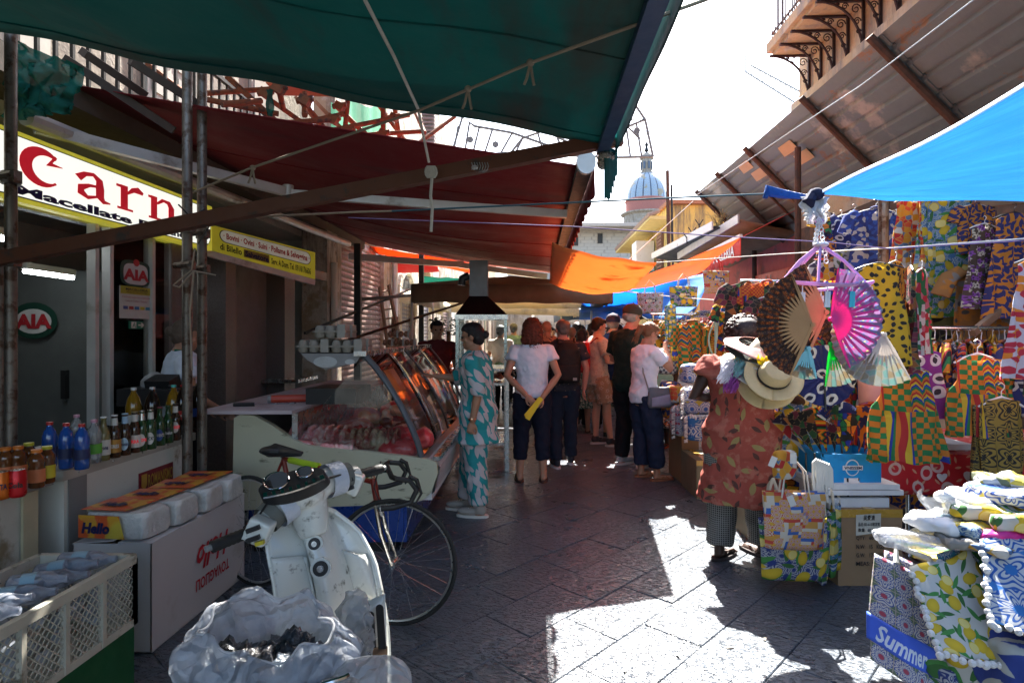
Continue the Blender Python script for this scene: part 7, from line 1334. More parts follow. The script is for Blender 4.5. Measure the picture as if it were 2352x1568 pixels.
RA,RB=P(2072,752,4.0),P(2560,756,3.75);rack(RA,RB,'long chrome clothes rail packed with small bright garments at the right',(.03,.99))
names=['orange and green kente print','yellow and red kente print','red and navy kente print','yellow print with black leaf marks','tiger striped orange print','navy print with white eye shapes','red and white patched print','multicoloured mosaic print','dark speckled print','orange print with navy swirls']
keys=['kente','kente2','kente3','yellow_black','tiger','navy_eye','red_white','multi','dark_multi','orange_blue']
seq=[8,7,1,8,0,9,1,6,0,2,4,0,7,2,3,9,0,5,1,8,7,2,0,6,8,1,9,7,0,2,5,1]
for i,k in enumerate(seq):
    t_=.05+.9*i/len(seq);p=RA.lerp(RB,t_)-V((0,0,.095));gi=(5,3,1,5,4,3)[i%6]
    garment(gi,keys[k],p,R(rnd.uniform(48,74))*(1 if i%3 else .7),'small %s, %s from left on the packed chrome rail, %s'%(GN[gi],'%dth'%(i+1) if i>2 else['first','second','third'][i],names[k].split(' print')[0]),'small garments on the chrome rail',sc_=.92)
garment(3,'kente',P(2076,838,3.5),R(-8),'big zigzag and checker kente poncho top on a black hanger',sc_=(1.15));garment(1,'purple_eye',P(2098,800,3.75),R(-10),'purple halter top with white eye print above the kente poncho',sc_=1.05)
garment(6,'gold_black',P(2300,915,3.55),R(-5),'long gold and black quatrefoil print cloth hanging in front of the red table',sc_=1.0);garment(6,'gold_black',P(2250,925,3.6),R(25),'folded gold and black cloth left of the long one',sc_=.55)
garment(3,'kente',P(2245,815,3.6),R(-10),'small orange kente skirt with tied waist hanging low on the rail',sc_=1.0)
for gi,k,px,py,y,rz,s_,lab in((2,'yellow_black',2018,605,3.3,-25,.60,'yellow dress with black geometric marks on the white line'),(2,'tiger',2058,600,3.4,35,.58,'orange and black tiger striped dress on the white line'),(2,'dark_multi',2092,612,3.5,60,.66,'narrow brown patterned dress next to the tiger striped one'),(2,'red_ruffle',2118,618,3.6,40,.55,'red, pink and green ruffled dress with a white hanger'),
      (0,'red_white',1898,485,5.6,30,.75,'red and white patterned shirt high at the left of the upper row'),(0,'multi',1932,500,5.5,25,.75,'small multicoloured mosaic shirt in the upper row'),(0,'navy_eye',1962,490,5.4,-10,.9,'navy shirt with white ring print in the upper row'),(0,'camo_blue',2012,480,5.2,-5,.95,'bright blue shirt with pale splashes in the upper row'),
      (0,'leafy_white',1968,570,5.4,0,.8,'white shirt with dark leaves below the navy one'),(2,'blue_leaf',2012,575,5.3,0,.55,'pale leaf print trousers below the bright blue shirt'),(0,'stripes',1985,655,5.0,0,.7,'grey striped shirt hanging low behind the pink hanger'),(0,'orange_blue',1935,550,5.45,15,.8,'orange and dark blue shirt half hidden behind the pink hanger'),(0,'red_white',1905,600,5.4,10,.7,'red and cream shirt low behind the chain'),
      (2,'sicily',2095,455,4.6,10,.82,'long red and orange painted cart print dress'),(2,'sicily',2120,452,4.55,50,.84,'white scroll print dress squeezed beside the red one'),(2,'lemon_tile',2148,440,4.5,20,.95,'long pale blue tile dress with lemons, left one'),(2,'lemon_tile',2178,440,4.45,-8,1.0,'long blue tile dress with big lemons, right one'),
      (0,'camo',2162,672,4.5,-5,.95,'olive and black camouflage style shirt above the chrome rail'),(0,'camo_blue',2252,690,4.6,-5,.9,'blue camouflage shirt on the back panel above the rail'),(2,'brown_star',2262,515,4.1,10,.62,'brown dress with white and purple star flowers'),(2,'orange_blue',2330,490,4.0,0,.75,'orange shirt dress with navy swirls at the right edge'),
      (7,'grey_orange',2285,610,4.2,-8,.95,'large orange and grey peacock print dress'),(2,'white_orange',2350,590,3.3,0,.72,'white and orange swirled dress cut by the right edge'),(0,'orange_blue',2240,470,4.4,0,.6,'orange and teal scarf bunch hanging under the tarpaulin'),
      (0,'blue_kente',1725,668,4.9,20,.85,'blue and orange shirt on the rail above the vendor'),(0,'kente2',1752,672,4.8,35,.8,'orange kente shirt behind the chrome upright'),(0,'multi',1700,690,5.0,-10,.8,'colourful mosaic shirt hanging left above the vendor'),(0,'dark_multi',1772,680,4.7,15,.8,'dark patterned shirt beside the brown fan')):
    garment(gi,k,P(px+(38 if px==2350 else 0),py,y),R(rz),lab,sc_=s_)
rack(P(1700,645,4.9),P(1890,648,4.7),'square topped chrome rail above the vendor',(.25,));
# garments behind the fans and the crate
bk2=[('kente3',1880,770),('kente2',1915,775),('multi',1950,772),('kente',1985,780),('dark_multi',1840,800),('kente2',1860,860),('multi',1975,850),('kente3',1930,850),('navy_eye',2010,860),('yellow_black',1820,940),('multi',1850,960),('orange_blue',1890,950),('lemon_tile',1830,880),('kente3',1990,930)]
for i,(k,px,py) in enumerate(bk2):garment((3,5,4)[i%3],k,P(px,py,4.6-.04*i),R(rnd.uniform(-35,35)),'small %s in the dense display %s'%(k.replace('_',' ')+' print garment',['behind the brown fans','between the two groups of fans','behind the pink fan','under the pink hanger right side','just right of the vendor','above the blue round fan','right of the blue round fan','directly behind the blue round fan','near the mannequin','low beside the vendor skirt','low behind the folded fans','behind the blue crate','level with the straw hat','right behind the crate'][i]),'garments in the display behind the fans',False,1.15)
bk3=[('dark_multi',1712,650),('multi',1738,655),('kente3',1762,648),('dark_multi',1790,645),('orange_blue',1818,650),('kente2',1850,640),('dark_multi',1880,650),('multi',1912,645),('kente3',1945,640),('dark_multi',1975,650),('orange_blue',2005,645),('multi',2035,655)]
for i,(k,px,py) in enumerate(bk3):garment((0,2)[i%2],k,P(px,py,4.75-.02*i),R(rnd.uniform(-40,40)),'%s print garment, %s from left in the row behind the fans'%(k.replace('_',' '),'%dth'%(i+1) if i>2 else['first','second','third'][i]),'garments hung behind the fans',False,.8)
# mid distance rails
MA,MBp=P(1495,722,7.3),P(1760,722,6.6);rack(MA,MBp,'white clothes rail with small garments beyond the vendor',(.02,.98))
for i in range(24):
    t_=.06+.9*i/24;k=[0,3,1,0,2,8,7,1][i%8];garment((5,3,4)[i%3],keys[k],MA.lerp(MBp,t_)-V((0,0,.09)),R(rnd.uniform(10,60)),'small %s, %s from the left on the far white rail beyond the vendor'%(GN[(5,3,4)[i%3]],'%dth'%(i+1)),'small garments on the far white rail')
for i,(px,py,k,lab) in enumerate(((1540,700,'lemon_tile','bunch of green and yellow printed scarves on the white rail, left'),(1565,745,'multi','twisted red and yellow scarves on the stand, middle'),(1590,740,'kente','orange kente shirt facing the camera on the white rail'),(1625,750,'kente2','yellow green scarf bunch right of the kente shirt'))):garment((6,6,5,6)[i],k,P(px,py,6.4),R(-10+10*i),lab,sc_=(.5,.5,1.2,.6)[i])
stn=thing('display_stand','pale green curled iron display stand with printed trays on top','stand',P(1645,765,6.3));gi_=mat('mint_iron',(.35,.52,.42),.5);bx0=P(1645,0,6.3).x
MB().tube([(bx0,6.3,0),(bx0,6.3,1.75)],.02,8).build('post',gi_,stn,True)
for s_ in(-1,1):MB().tube([(bx0+s_*.08*sin(PI*t/8),6.3,1.25+.45*t/8) for t in range(9)],.009,6).build('scroll',gi_,stn,True);MB().tube([(bx0+s_*(.16+.05*cos(q)),6.3,1.22+.05*sin(q)) for q in[2*PI*j/10 for j in range(9)]],.007,5).build('scroll',gi_,stn,True)
for i in range(4):solo(MB().rings([(bx0-.05+.03*i,6.25,1.72+.018*i,.24,.12),(bx0-.05+.03*i,6.25,1.735+.018*i,.26,.13)],20),'oval_tray',tile_blue,'oval tile print tray, %s of the stack on the green stand'%['lowest','second lowest','second highest','topmost'][i],'tray','trays stacked on the green stand')
def box(name,lab,cat,c,d,m_,rz=0,soft_=0,grp=None,disp=.012):
    t=MB().box((0,0,d[2]/2),d,Mx.Rotation(rz,3,'Z'))
    if soft_:
        t=MB().rings([(0,0,0,d[0]*.42,d[1]*.42),(0,0,d[2]*.15,d[0]*.54,d[1]*.54),(0,0,d[2]*.85,d[0]*.54,d[1]*.54),(0,0,d[2],d[0]*.40,d[1]*.40)],24)
        for i,v in enumerate(t.v):x,y,z=v;x=max(-d[0]/2,min(d[0]/2,x*1.25));y=max(-d[1]/2,min(d[1]/2,y*1.25));w_=Mx.Rotation(rz,3,'Z')@V((x,y,z));t.v[i]=tuple(w_);t.u[i]=(x+.7*y,z)
    o=t.build(name,m_,smooth=bool(soft_));o.location=c;tag(o,lab,cat,grp)
    return o
def sofa(o,k=.01):q=o.modifiers.new('round','SUBSURF');q.levels=q.render_levels=2;d=o.modifiers.new('folds','DISPLACE');d.texture=_cl;d.strength=k;return o
for i,(px,py,y,w_,h_,m_,lab) in enumerate(((1600,880,5.9,.30,.20,tile_blue,'white packet with blue and yellow tile print lettered Sophia'),(1606,950,5.6,.34,.26,tile_blue,'stack of blue tile print cushions with white fringe, upper'),(1612,1010,5.5,.32,.24,tile_blue2,'blue scroll print cushion below the fringed one'),(1563,1000,5.9,.16,.30,tile_red,'narrow red tile print bag with white fringe'),(1556,925,6.1,.18,.18,CL['sicily'],'bundle of painted cart print purses'),(1540,960,6.3,.2,.4,CL['orange_blue'],'orange and black cloth hanging at the front of the far stall'),(1530,860,6.6,.22,.3,CL['stripes'],'stack of folded zip purses on the far stall'),(1560,830,6.5,.2,.25,CL['multi'],'stack of multicoloured purses beside the green stand'))):
    c=P(px,py,y);sofa(box('cushion' if 'cushion' in lab else 'packet',lab,'cushion' if 'cushion' in lab else 'goods',c,(w_,.22,h_),m_,.1,1),.015)
    if 'fringe' in lab:fz=MB();[fz.tube([c+V((-w_/2+w_*j/26,-.12,h_+.005)),c+V((-w_/2+w_*j/26+rnd.uniform(-.02,.02),-.15,h_+rnd.uniform(-.03,.03)))],.008,5) for j in range(27)];[fz.tube([c+V((-w_/2-.01,-.11,h_*j/16)),c+V((-w_/2-.04,-.13,h_*j/16+rnd.uniform(-.03,.03)))],.008,5) for j in range(17)];solo(fz,'white_fringe',mat('fluffy_white',(.7,.7,.7),.95,transl=.3),'fluffy white fringe edging the %s'%('upper blue cushions' if h_>.25 and w_>.3 else 'lower scroll print cushion' if w_>.3 else 'narrow red tile bag'),'fringe')
tx=P(1600,800,5.75);text('Sophia',(0,0,.14,.04),frame(P(1588,858,5.74),V((1,0,0)),V((0,0,1))),black,None,'lettering');o=bpy.data.objects['lettering'] if False else C.objects[-1];tag(o,'small black lettering on the white packet','lettering')
cbm2=mat('worn_cardboard',(.28,.18,.10),.85,var=.15,vs=3,dirt=(.20,.12,.06),ds=2.5,dt=.6)
def P_box(name,lab,px0,px1,y,z0,h_,dp,m_=None,tape_=True):
    a,b=(px0-CX)/F_*y,(px1-CX)/F_*y;t=thing(name,lab,'box',((a+b)/2,y+dp/2,z0));MB().box((0,0,h_/2),(b-a,dp,h_)).build('carton',m_ or cbm2,t,smooth=False)
    if tape_:MB().box((0,-dp/2-.001,h_-.025),(b-a+.004,.004,.05)).build('packing_tape',mat('amber_tape',(.45,.26,.04),.25,coat=.5),t,smooth=False);MB().box((0,0,h_+.001),(.06,dp+.006,.003)).build('packing_tape',mat('amber_tape',(.45,.26,.04)),t,smooth=False)
    return t
P_box('cardboard_box','brown cardboard box with a white label under the far tile cushions',1566,1605,6.05,0,.52,.5);P_box('cardboard_box','low greenish brown taped box beside the vendor on the ground',1600,1650,5.5,0,.36,.5,mat('olive_card',(.20,.18,.12),.7));P_box('cardboard_box','grey green taped box with a pink label just behind the vendor heels',1735,1800,4.3,0,.42,.4,mat('olive_card',(.20,.18,.12)))
# printed totes on the line
def tote(lab,c,w_,h_,m_,rz=0,word='SICILIA',hm=None,grp=None,hl=.16,pan=None):
    t=thing('tote_bag',lab,'bag',c,rz,grp);m=MB().grid(lambda u,v:V(((w_/2)*(1-.10*v)*cos(2*PI*u),(.03+.04*v*(1-v)*2)*sin(2*PI*u)+.006*sin(u*30+v*5),-h_*v)),30,12,2*w_,h_)
    for i,v in enumerate(m.v):m.u[i]=(v[0]+v[1]+c[0],v[2])
    o=m.build('bag_body',m_,t,sol=.003);MB().rings([(0,0,-h_,w_/2*.9,.03),(0,0,-h_-.002,w_/2*.85,.028)],24).build('bag_base',m_,t)
    for s_ in(-1,1):MB().tube([(-w_*.22,s_*.028,-.03),(-w_*.16,s_*.02,hl*.6),(-.01,0,hl),(w_*.16,s_*.02,hl*.6),(w_*.22,s_*.028,-.03)],.009,6,flat=.5).build('handle',hm or mat('cream_strap',(.5,.45,.36),.8),t)
    if word:MB().rings([(0,0,0,w_*.22,h_*.10),(0,0,.003,w_*.22,h_*.10)],20,M=Mx.Translation((0,-.048,-h_*.4))@Mx.Rotation(PI/2,4,'X')).build('name_patch',mat('navy_patch',(.02,.03,.10),.7),t);text(word,(-w_*.17,-h_*.4-h_*.05,w_*.34,h_*.10),WM[t.name]@Mx(((1,0,0,0),(0,0,-1,-.053),(0,1,0,0),(0,0,0,1))),white,t,bold=.02)
    return t
tote('red handled patchwork tote lettered SICILIA hanging in front of the red sign',P(1645,622,6.8),.34,.26,patch,.25,hm=mat('red_strap',(.5,.03,.03),.8));tote('lemon print tote lettered SICILIA in the middle of the hanging line',P(1570,658,7.3),.36,.25,lem_n,.05);tote('tile print tote lettered SICILIA above the tall man in a cap',P(1493,672,7.6),.34,.27,tile_red,-.1)
for i,px in enumerate((1672,1690)):o=solo(MB().ell(P(px,715,6.6),(.09,.07,.12)),'net_bag',mat('orange_net',(.5,.12,.04),.8,bump=1,bs=80,bd=.02),'small orange knitted bag, %s of two hanging by the red pier'%['left','right'][i],'bag');soft(o,.012,.04)
# ---------------------------------------------------------------- hanger with fans
oh=thing('clip_hanger','lilac plastic clip hanger on a chain holding the fans','hanger',P(1890,640,2.75));lil=mat('lilac_plastic',(.62,.36,.62),.35,transl=.3)
ap=P(1885,562,2.75);rc=P(1893,655,2.75);rg_=[rc+V((.205*cos(q),.16*sin(q),.012*cos(q*2))) for q in[2*PI*j/32 for j in range(33)]]
MB().tube(rg_,.011,8,False,.6).build('ring',lil,oh,True)
for q in(0,2.1,4.2,3.14):MB().tube([ap,ap.lerp(rc+V((.205*cos(q),.16*sin(q),0)),.5)+V((0,0,.018)),rc+V((.205*cos(q),.16*sin(q),0))],.011,8,flat=.6).build('arm',lil,oh,True)
MB().ell(ap,(.035,.035,.014)).build('cap',wire,oh,True);MB().ell(P(1882,508,2.78),(.02,.02,.012)).build('hook_cap',lil,oh,True)
for ax0,az in((1872,560),(1898,600)):
    for k in range(11):c=P(ax0+(1882-ax0)*k/11,az-(az-500)*k/11,2.76);torus(c,(1,.1,0) if k%2 else(.1,1,0),.010,.0028,12,5).build('chain_link',wire,oh,True)
for k in range(12):q=2*PI*k/12+.2;c=rc+V((.205*cos(q),.16*sin(q),-.01));MB().bar(c,c+V((0,0,-.035)),.004,.003).build('clip_link',wire,oh,True);MB().bar(c+V((-.004,0,-.03)),c+V((-.010,0,-.10)),.012,.006).build('clothes_peg',mat('cyan_peg',(.05,.45,.55),.4) if k%4==1 else wire,oh,True);MB().bar(c+V((.006,0,-.03)),c+V((.004,0,-.10)),.012,.006).build('clothes_peg',mat('cyan_peg',(.05,.45,.55)) if k%4==1 else wire,oh,True)
def fan(lab,piv,a0,a1,R_,inner,ms,ml,n_=16,tilt=0.,yo=0.,ext=.62,ms2=None):
    t=thing('folding_fan',lab,'fan',piv,tilt,'folding fans clipped to the hanger');a0,a1=R(a0),R(a1);k=n_*2;vs=[];us=[]
    for i in range(k+1):
        a=a0+(a1-a0)*i/k;z=.005*(1 if i%2 else-1)
        for r_ in(inner*1.0,(inner+R_)/2,R_):vs.append((r_*cos(a),z*r_/R_*1.6,r_*sin(a)));us.append((r_*cos(a),r_*sin(a)))
    MB().add(vs,[(3*i+j,3*i+j+3,3*i+j+4,3*i+j+1) for i in range(k) for j in(0,1)],us).build('leaf',ml,t,smooth=False,sol=.0012)
    for i in range(n_+1):
        a=a0+(a1-a0)*i/n_;d=V((cos(a),0,sin(a)));x=V((-sin(a),0,cos(a)));end=i in(0,n_);L=R_*(1.0 if end else ext);w0,w1=.006,.0125 if not end else .011
        y=-.003-.0004*i;mb=MB();p0,p1,p2=V((0,y,0)),d*inner+V((0,y,0)),d*L+V((0,y-.001,0));wi=inner*abs(a1-a0)/n_*.5
        mb.add([p0-x*.005,p0+x*.005,p1+x*(wi if not end else .009),p2+x*.003,p2-x*.003,p1-x*(wi if not end else .009)],[(0,1,2,5),(5,2,3,4)]);mb.build('guard' if end else 'stick',ms,t,smooth=False,sol=.0015 if not end else .004)
    MB().tube([(0,-.014,0),(0,.008,0)],.011,12).build('rivet',ms2 or ms,t);return t
pw=mat('pale_fan_wood',(.40,.22,.10),.8,spec=.1);brl=cloth('print_brown_lace',p_flower((.05,.025,.018),[(.30,.10,.03),(.10,.04,.025)],44,(.4,.2,.05)),transl=.4);pk_=mat('hot_pink_plastic',(.85,.05,.32),.35,transl=.35);pkl=cloth('print_pink_lace',p_flower((.50,.34,.54),[(.65,.20,.50),(.33,.38,.62)],20,(.7,.7,.4)),transl=.6)
whl=cloth('print_white_fan',p_voro([(.55,.58,.54),(.50,.42,.3),(.35,.55,.52),(.55,.52,.4)],30,(.55,.55,.52),.08),transl=.5);grl=mat('neon_green_plastic',(.02,.75,.12),.4,transl=.4)
fan('brown lace fan with pale wooden sticks, front one of the left pair',P(1864,746,2.62),112,246,.245,.10,pw,brl,17);fan('brown lace fan behind the other brown one, pivot higher',P(1896,717,2.72),114,246,.245,.10,pw,brl,17);fan('hot pink fan with translucent flowered leaf',P(1909,733,2.60),82,-70,.228,.088,pk_,pkl,15,ext=.93)
fan('brown glitter fan hanging upside down behind the pink one',P(2006,690,2.80),200,262,.30,.1,pw,brl,9);fan('pale cream fan with wooden guard behind the pink fan',P(2028,768,2.72),165,300,.24,.09,mat('clear_stick',(.6,.55,.5),.4,transl=.4),whl,16);fan('fan with neon green guard below the pink fan',P(1909,790,2.76),262,318,.20,.07,grl,whl,8);fan('narrow aqua fan below the brown ones',P(1855,800,2.66),235,285,.14,.05,mat('aqua_plastic',(.3,.7,.75),.4,transl=.4),whl,7)
# ---------------------------------------------------------------- the hat seller
kaf=cloth('coral_butterfly_print',lambda n,v:n.mix(n.step(n.noise(v,9,5,.7),.56,.04),p_leaf((.42,.07,.045),(.40,.30,.10),6.5,.12,.30,2,c2=(.10,.03,.02))(n,v),(.52,.15,.10)),coord='BODY',transl=.1);n_=NT('black_check');q=n_.vec('Object',45);x_,y_,z_=n_.sep(q);a_=n_.math('ARCTAN2',n_.sep(n_.vec('Object'))[0],n_.math('ADD',n_.sep(n_.vec('Object'))[1],2.))
ck=n_.math('MULTIPLY',n_.step(n_.math('FRACT',n_.math('MULTIPLY',x_,1.6)),.35,.03),n_.step(n_.math('FRACT',n_.math('MULTIPLY',z_,1.6)),.35,.03));n_.set(n_.b.inputs['Base Color'],n_.mix(ck,(.22,.21,.19),(.012,.012,.014)));n_.b.inputs['Roughness'].default_value=.9;check=n_.m
pv,Tv,wv_=person('hat seller in a coral printed tunic and checked trousers, arms loaded with hats',P(1702,765,4.05),R(-24),1.64,'dark',.0075,1.2,lean=.2,hy=.2,armL=((-.33,-.06,1.13),(-.06,.10,1.16)),armR=((.32,.05,1.16),(.42,.28,1.10)),curl=(.7,.5),nL=(0,0,-1),nR=(0,0,-1),top=kaf,sleeve=.35,hem=.42,topw=1.10,hemw=1.12,bottom=check,leg=.11,legw=1.3,hair=('afro',(.04,.015,.015)),shoe=('flip',(.03,.02,.015),(.03,.02,.02)),footL=(-.14,-.08),footR=(.14,.10),toe=(.5,-.9),group='stall keepers')
MB().ell(Tv((.03,-.07,1.66)),(.10,.085,.075)).build('headscarf',mat('black_sequin_scarf',(.02,.015,.02),.6,dirt=(.2,.15,.15),ds=60,dt=.66,bump=.6,bs=60),pv)
straw=mat('straw_weave',(.62,.50,.28),.75,var=.12,vs=40,bump=.6,bs=160,bd=.004);
def hat(lab,c,nrm,rz,m_,band,sc_=1.,crown=True,wav=.012):
    t=thing('sun_hat',lab,'hat',c,0,'hats carried by the seller');z=V(nrm).normalized();x=z.orthogonal().normalized();x=Mx.Rotation(rz,3,z)@x;M=Mx((x,z.cross(x),z)).transposed().to_4x4();M=M@Mx.Scale(sc_,4)
    g=MB().grid(lambda u,v:M@V(((.095+.085*v)*cos(2*PI*u)*1.0,(.105+.085*v)*sin(2*PI*u),.010*sin(2*2*PI*u)*v+wav*v+.004*sin(u*30)*v)),48,6);g.build('brim',m_,t,sol=.003)
    if crown:
        MB().rings([(0,0,.0,.096,.106),(0,0,.03,.094,.104),(0,0,.075,.086,.096),(0,0,.10,.072,.082),(0,0,.108,.045,.055),(0,0,.100,.02,.03)],28,M=M).build('crown',m_,t)
        if band:MB().rings([(0,0,.006,.0985,.1085),(0,0,.03,.0965,.1065)],28,False,M=M).build('hat_band',band,t)
    return t
hat('large cream straw hat with a black band facing the camera',P(1776,864,3.5),(-.05,-.80,.45),.5,straw,mat('black_ribbon',(.02,.02,.025),.6),.90);hat('second straw hat just behind the large one',P(1760,885,3.62),(-.15,-.7,.4),.4,straw,None,.9)
for i,(px,py,cc,nz,lab) in enumerate(((1722,836,(.60,.58,.55),(.3,-.5,.8),'white felt hat lowest of the stacked brims'),(1748,822,(.75,.5,.03),(.35,-.5,.8),'yellow straw hat in the stack on her shoulder'),(1746,808,(.6,.55,.42),(.3,-.45,.8),'cream braided hat above the yellow one'),(1738,797,(.25,.26,.26),(.2,-.4,.85),'grey hat in the middle of the stack'),(1733,787,(.03,.04,.04),(.15,-.4,.85),'black hat near the top of the stack'),(1728,777,(.62,.35,.33),(.1,-.35,.9),'pink striped hat topmost of the stack'))):hat(lab,P(px+4,py+10,3.66),nz,i,mat('hat_%d'%i,cc,.85,bump=.5,bs=120),None,.98,wav=-.03,crown=i<3)
yr=MB()
for k in range(5):yr.grid(lambda u,v:P(1742+9*k-4*u+24*v,812+6*sin(v*6+k)+12*u+26*v,3.50-.01*k)+V((0,.01*sin(v*9+k),0)),4,12)
solo(yr,'yellow_ribbon',mat('yellow_chiffon',(.85,.66,.02),.7,transl=.4),'bright yellow chiffon ribbon tied round a hat in the stack','ribbon',sol=.001)
for col,px,py,lab in(((.35,.06,.35),1690,866,'magenta and purple tuft of hair extensions over her arm'),((.6,.6,.66),1678,845,'white and lilac tuft of hair extensions'),((.2,.42,.42),1708,832,'teal grey tuft of hair extensions under the hats')):
    h_=MB()
    for i in range(70):a=P(px+rnd.uniform(-14,14),py-14+rnd.uniform(-8,8),3.62+rnd.uniform(-.05,.05));ph=rnd.uniform(0,6);h_.tube([a+V((.012*sin(j*1.1+ph)-.012*j*.6,-.006*j+.008*cos(j+ph),-.014*j)) for j in range(9)],[.0035]*8+[.001],4)
    solo(h_,'hair_tuft',mat('tuft%s'%col[0],col,.5,var=.4,vs=20,transl=.2),lab,'hair piece')
# ---------------------------------------------------------------- crate, boxes, table
crb=thing('blue_crate','bright blue plastic beer crate lettered MESSINA upside down, filled with folded fans','crate',P(1955,765,3.72));cz_=P(0,1128,3.68).z;kx0,kx1=P(1890,0,3.68).x,P(2022,0,3.68).x;ch_=.235;bm=mat('crate_blue',(.01,.24,.55),.4,bump=.1,dirt=(.01,.16,.38),ds=4,dt=.6)
for a,b,z0,z1 in(((kx0,3.68),(kx1,3.68),0,ch_),((kx0,3.98),(kx1,3.98),0,ch_),((kx0,3.68),(kx0,3.98),0,ch_),((kx1,3.68),(kx1,3.98),0,ch_)):
    d=(V((*b,0))-V((*a,0)));L=d.length;hx_=.08
    for u0,u1,w0,w1 in((0,.36,z0,z1),(.64,1,z0,z1),(.36,.64,z0,.05),(.36,.64,.085,z1)):MB().bar(V((*a,cz_+(w0+w1)/2))+d*u0,V((*a,cz_+(w0+w1)/2))+d*u1,.012,w1-w0).build('side_panel',bm,crb,True,smooth=False)
    MB().bar(V((*a,cz_+ch_-.01)),V((*b,cz_+ch_-.01)),.022,.02).build('rim',bm,crb,True,smooth=False)
MB().box(((kx0+kx1)/2,3.83,cz_+.005),(kx1-kx0,.3,.008)).build('bottom',bm,crb,True,smooth=False)
lg0=V(((kx0+kx1)/2+.0,3.672,cz_+.15));MB().add([lg0+V((.045*cos(q),0,.052*sin(q))) for q in[2*PI*j/28 for j in range(28)]],[tuple(range(28))]).build('crest',mat('crest_white',(.6,.62,.65),.5),crb,True,smooth=False);MB().add([lg0+V((.038*cos(q),-.002,.045*sin(q))) for q in[2*PI*j/28 for j in range(28)]],[tuple(range(28))]).build('crest_field',bm,crb,True,smooth=False)
MB().box(lg0+V((0,-.004,0)),(.125,.002,.028)).build('crest_ribbon',mat('crest_white',(.6,.62,.65)),crb,True,smooth=False);text('MESSINA',(-.055,-.009,.11,.018),frame(lg0+V((0,-.0055,0)),V((1,0,0)),V((0,0,1))),signnavy,crb,bold=.03,rot=1,lift=.001)
def pfan(lab,c,R_,m_,ax,arc=360,a0=0,n_=40,grp='folded and round cloth fans at the crate'):
    t=thing('cloth_fan',lab,'fan',c,0,grp);z=V(ax).normalized();x=(V((0,0,1))-z*z.z).normalized();y=z.cross(x);vs=[];us=[]
    for i in range(n_+1):
        a=R(a0+arc*i/n_)
        for r_ in(.008,R_*.5,R_):vs.append(tuple((x*cos(a)+y*sin(a))*r_+z*(.009 if i%2 else-.009)*r_/R_*1.3));us.append((r_*cos(a)+c[0],r_*sin(a)))
    MB().add(vs,[(3*i+j,3*i+j+3,3*i+j+4,3*i+j+1) for i in range(n_) for j in(0,1)],us).build('pleated_cloth',m_,t,smooth=False,sol=.0015);MB().tube([V((0,0,0))+z*.004,-x*(R_*1.15)],.006,6).build('handle',black,t);return t
pfan('round pleated navy and white cloth fan above the crate',P(1893,862,3.55),.185,CL['navy_eye'],(-.1,-1,.1));pfan('half open navy and white fan standing in the crate',P(1930,990,3.72),.19,CL['navy_eye'],(.2,-1,.1),110,-55);pfan('navy and white fan at the right of the crate',P(2000,1030,3.75),.2,CL['navy_eye'],(.5,-.9,0),24,-12,12)
for i,(px,k,a_,w_,lab) in enumerate(((1945,'multi',0,46,'red, yellow and blue mosaic cloth fan at the front of the crate'),(1870,'dark_multi',-30,24,'dark flowered fan leaning left out of the crate'),(1888,'dark_multi',-22,22,'second dark fan leaning left in the crate'),(1900,'kente2',-12,22,'yellow and black kente fan in the crate'),(1918,'dark_multi',-4,20,'dark patterned fan behind the mosaic one'),(1972,'orange_blue',10,22,'orange patterned fan right of the mosaic one'),(1985,'kente3',16,20,'red kente fan near the right side of the crate'),(1850,'red_white',-38,18,'dark red fan leaning farthest left'))):pfan(lab,P(px,1040,3.70+.03*(i%4)),.30 if a_ else .25,CL[k],(.15*sin(i),-1,.05),w_,a_*-1-w_/2,14)
st_m=mat('styrofoam',(.62,.63,.64),.8,bump=.2,bs=120);xw0,xw1=P(1888,0,3.62).x,P(2072,0,3.62).x;zz=.475
for i,(z,dx,lab) in enumerate(((0,.03,'grey white styrofoam tub under the lids'),(.075,0,'lower white styrofoam lid under the blue crate'),(.11,.005,'upper white styrofoam lid under the blue crate'))):solo(MB().box(((xw0+xw1)/2+.01*(i%2),3.84,zz+z+.0175),(xw1-xw0-dx*4,.44-dx*2,.07 if i==0 else .03)),'styrofoam_sheet' if i else 'styrofoam_tub',st_m,lab,'lid' if i else 'tub',smooth=False)
cbx=P_box('cardboard_box','brown cardboard box with Chinese label and stencilled quantities below the white lids',1925,2072,3.61,0,.47,.44);Mk=frame(P(1925,1345,3.606),V((.393,0,0)),V((0,0,.47)))
Mk=frame(V((P(1925,0,3.61).x,3.604,0)),V((.393,0,0)),V((0,0,.47)));MB().add([Mk@V(q) for q in((.27,.66,0),(.66,.70,0),(.66,.95,0),(.27,.93,0))],[(0,1,2,3)]).build('paper_label',mat('label_paper',(.50,.48,.40),.8),cbx,True,smooth=False)
for s_,bx_ in(('吴爱清',(.38,.86,.18,.07)),('品名:SD-615理发剪',(.30,.785,.34,.05)),('数量:  60 PCS',(.30,.71,.30,.05)),('QTY:   60   PCS',(.27,.60,.43,.055)),('N.W:   15   KGS',(.27,.49,.43,.055)),('G.W:   17   KGS',(.27,.38,.43,.055)),('MEAS: 55x36',(.27,.27,.45,.055))):text(s_,bx_,Mk,black,cbx,bold=.015,lift=.004)
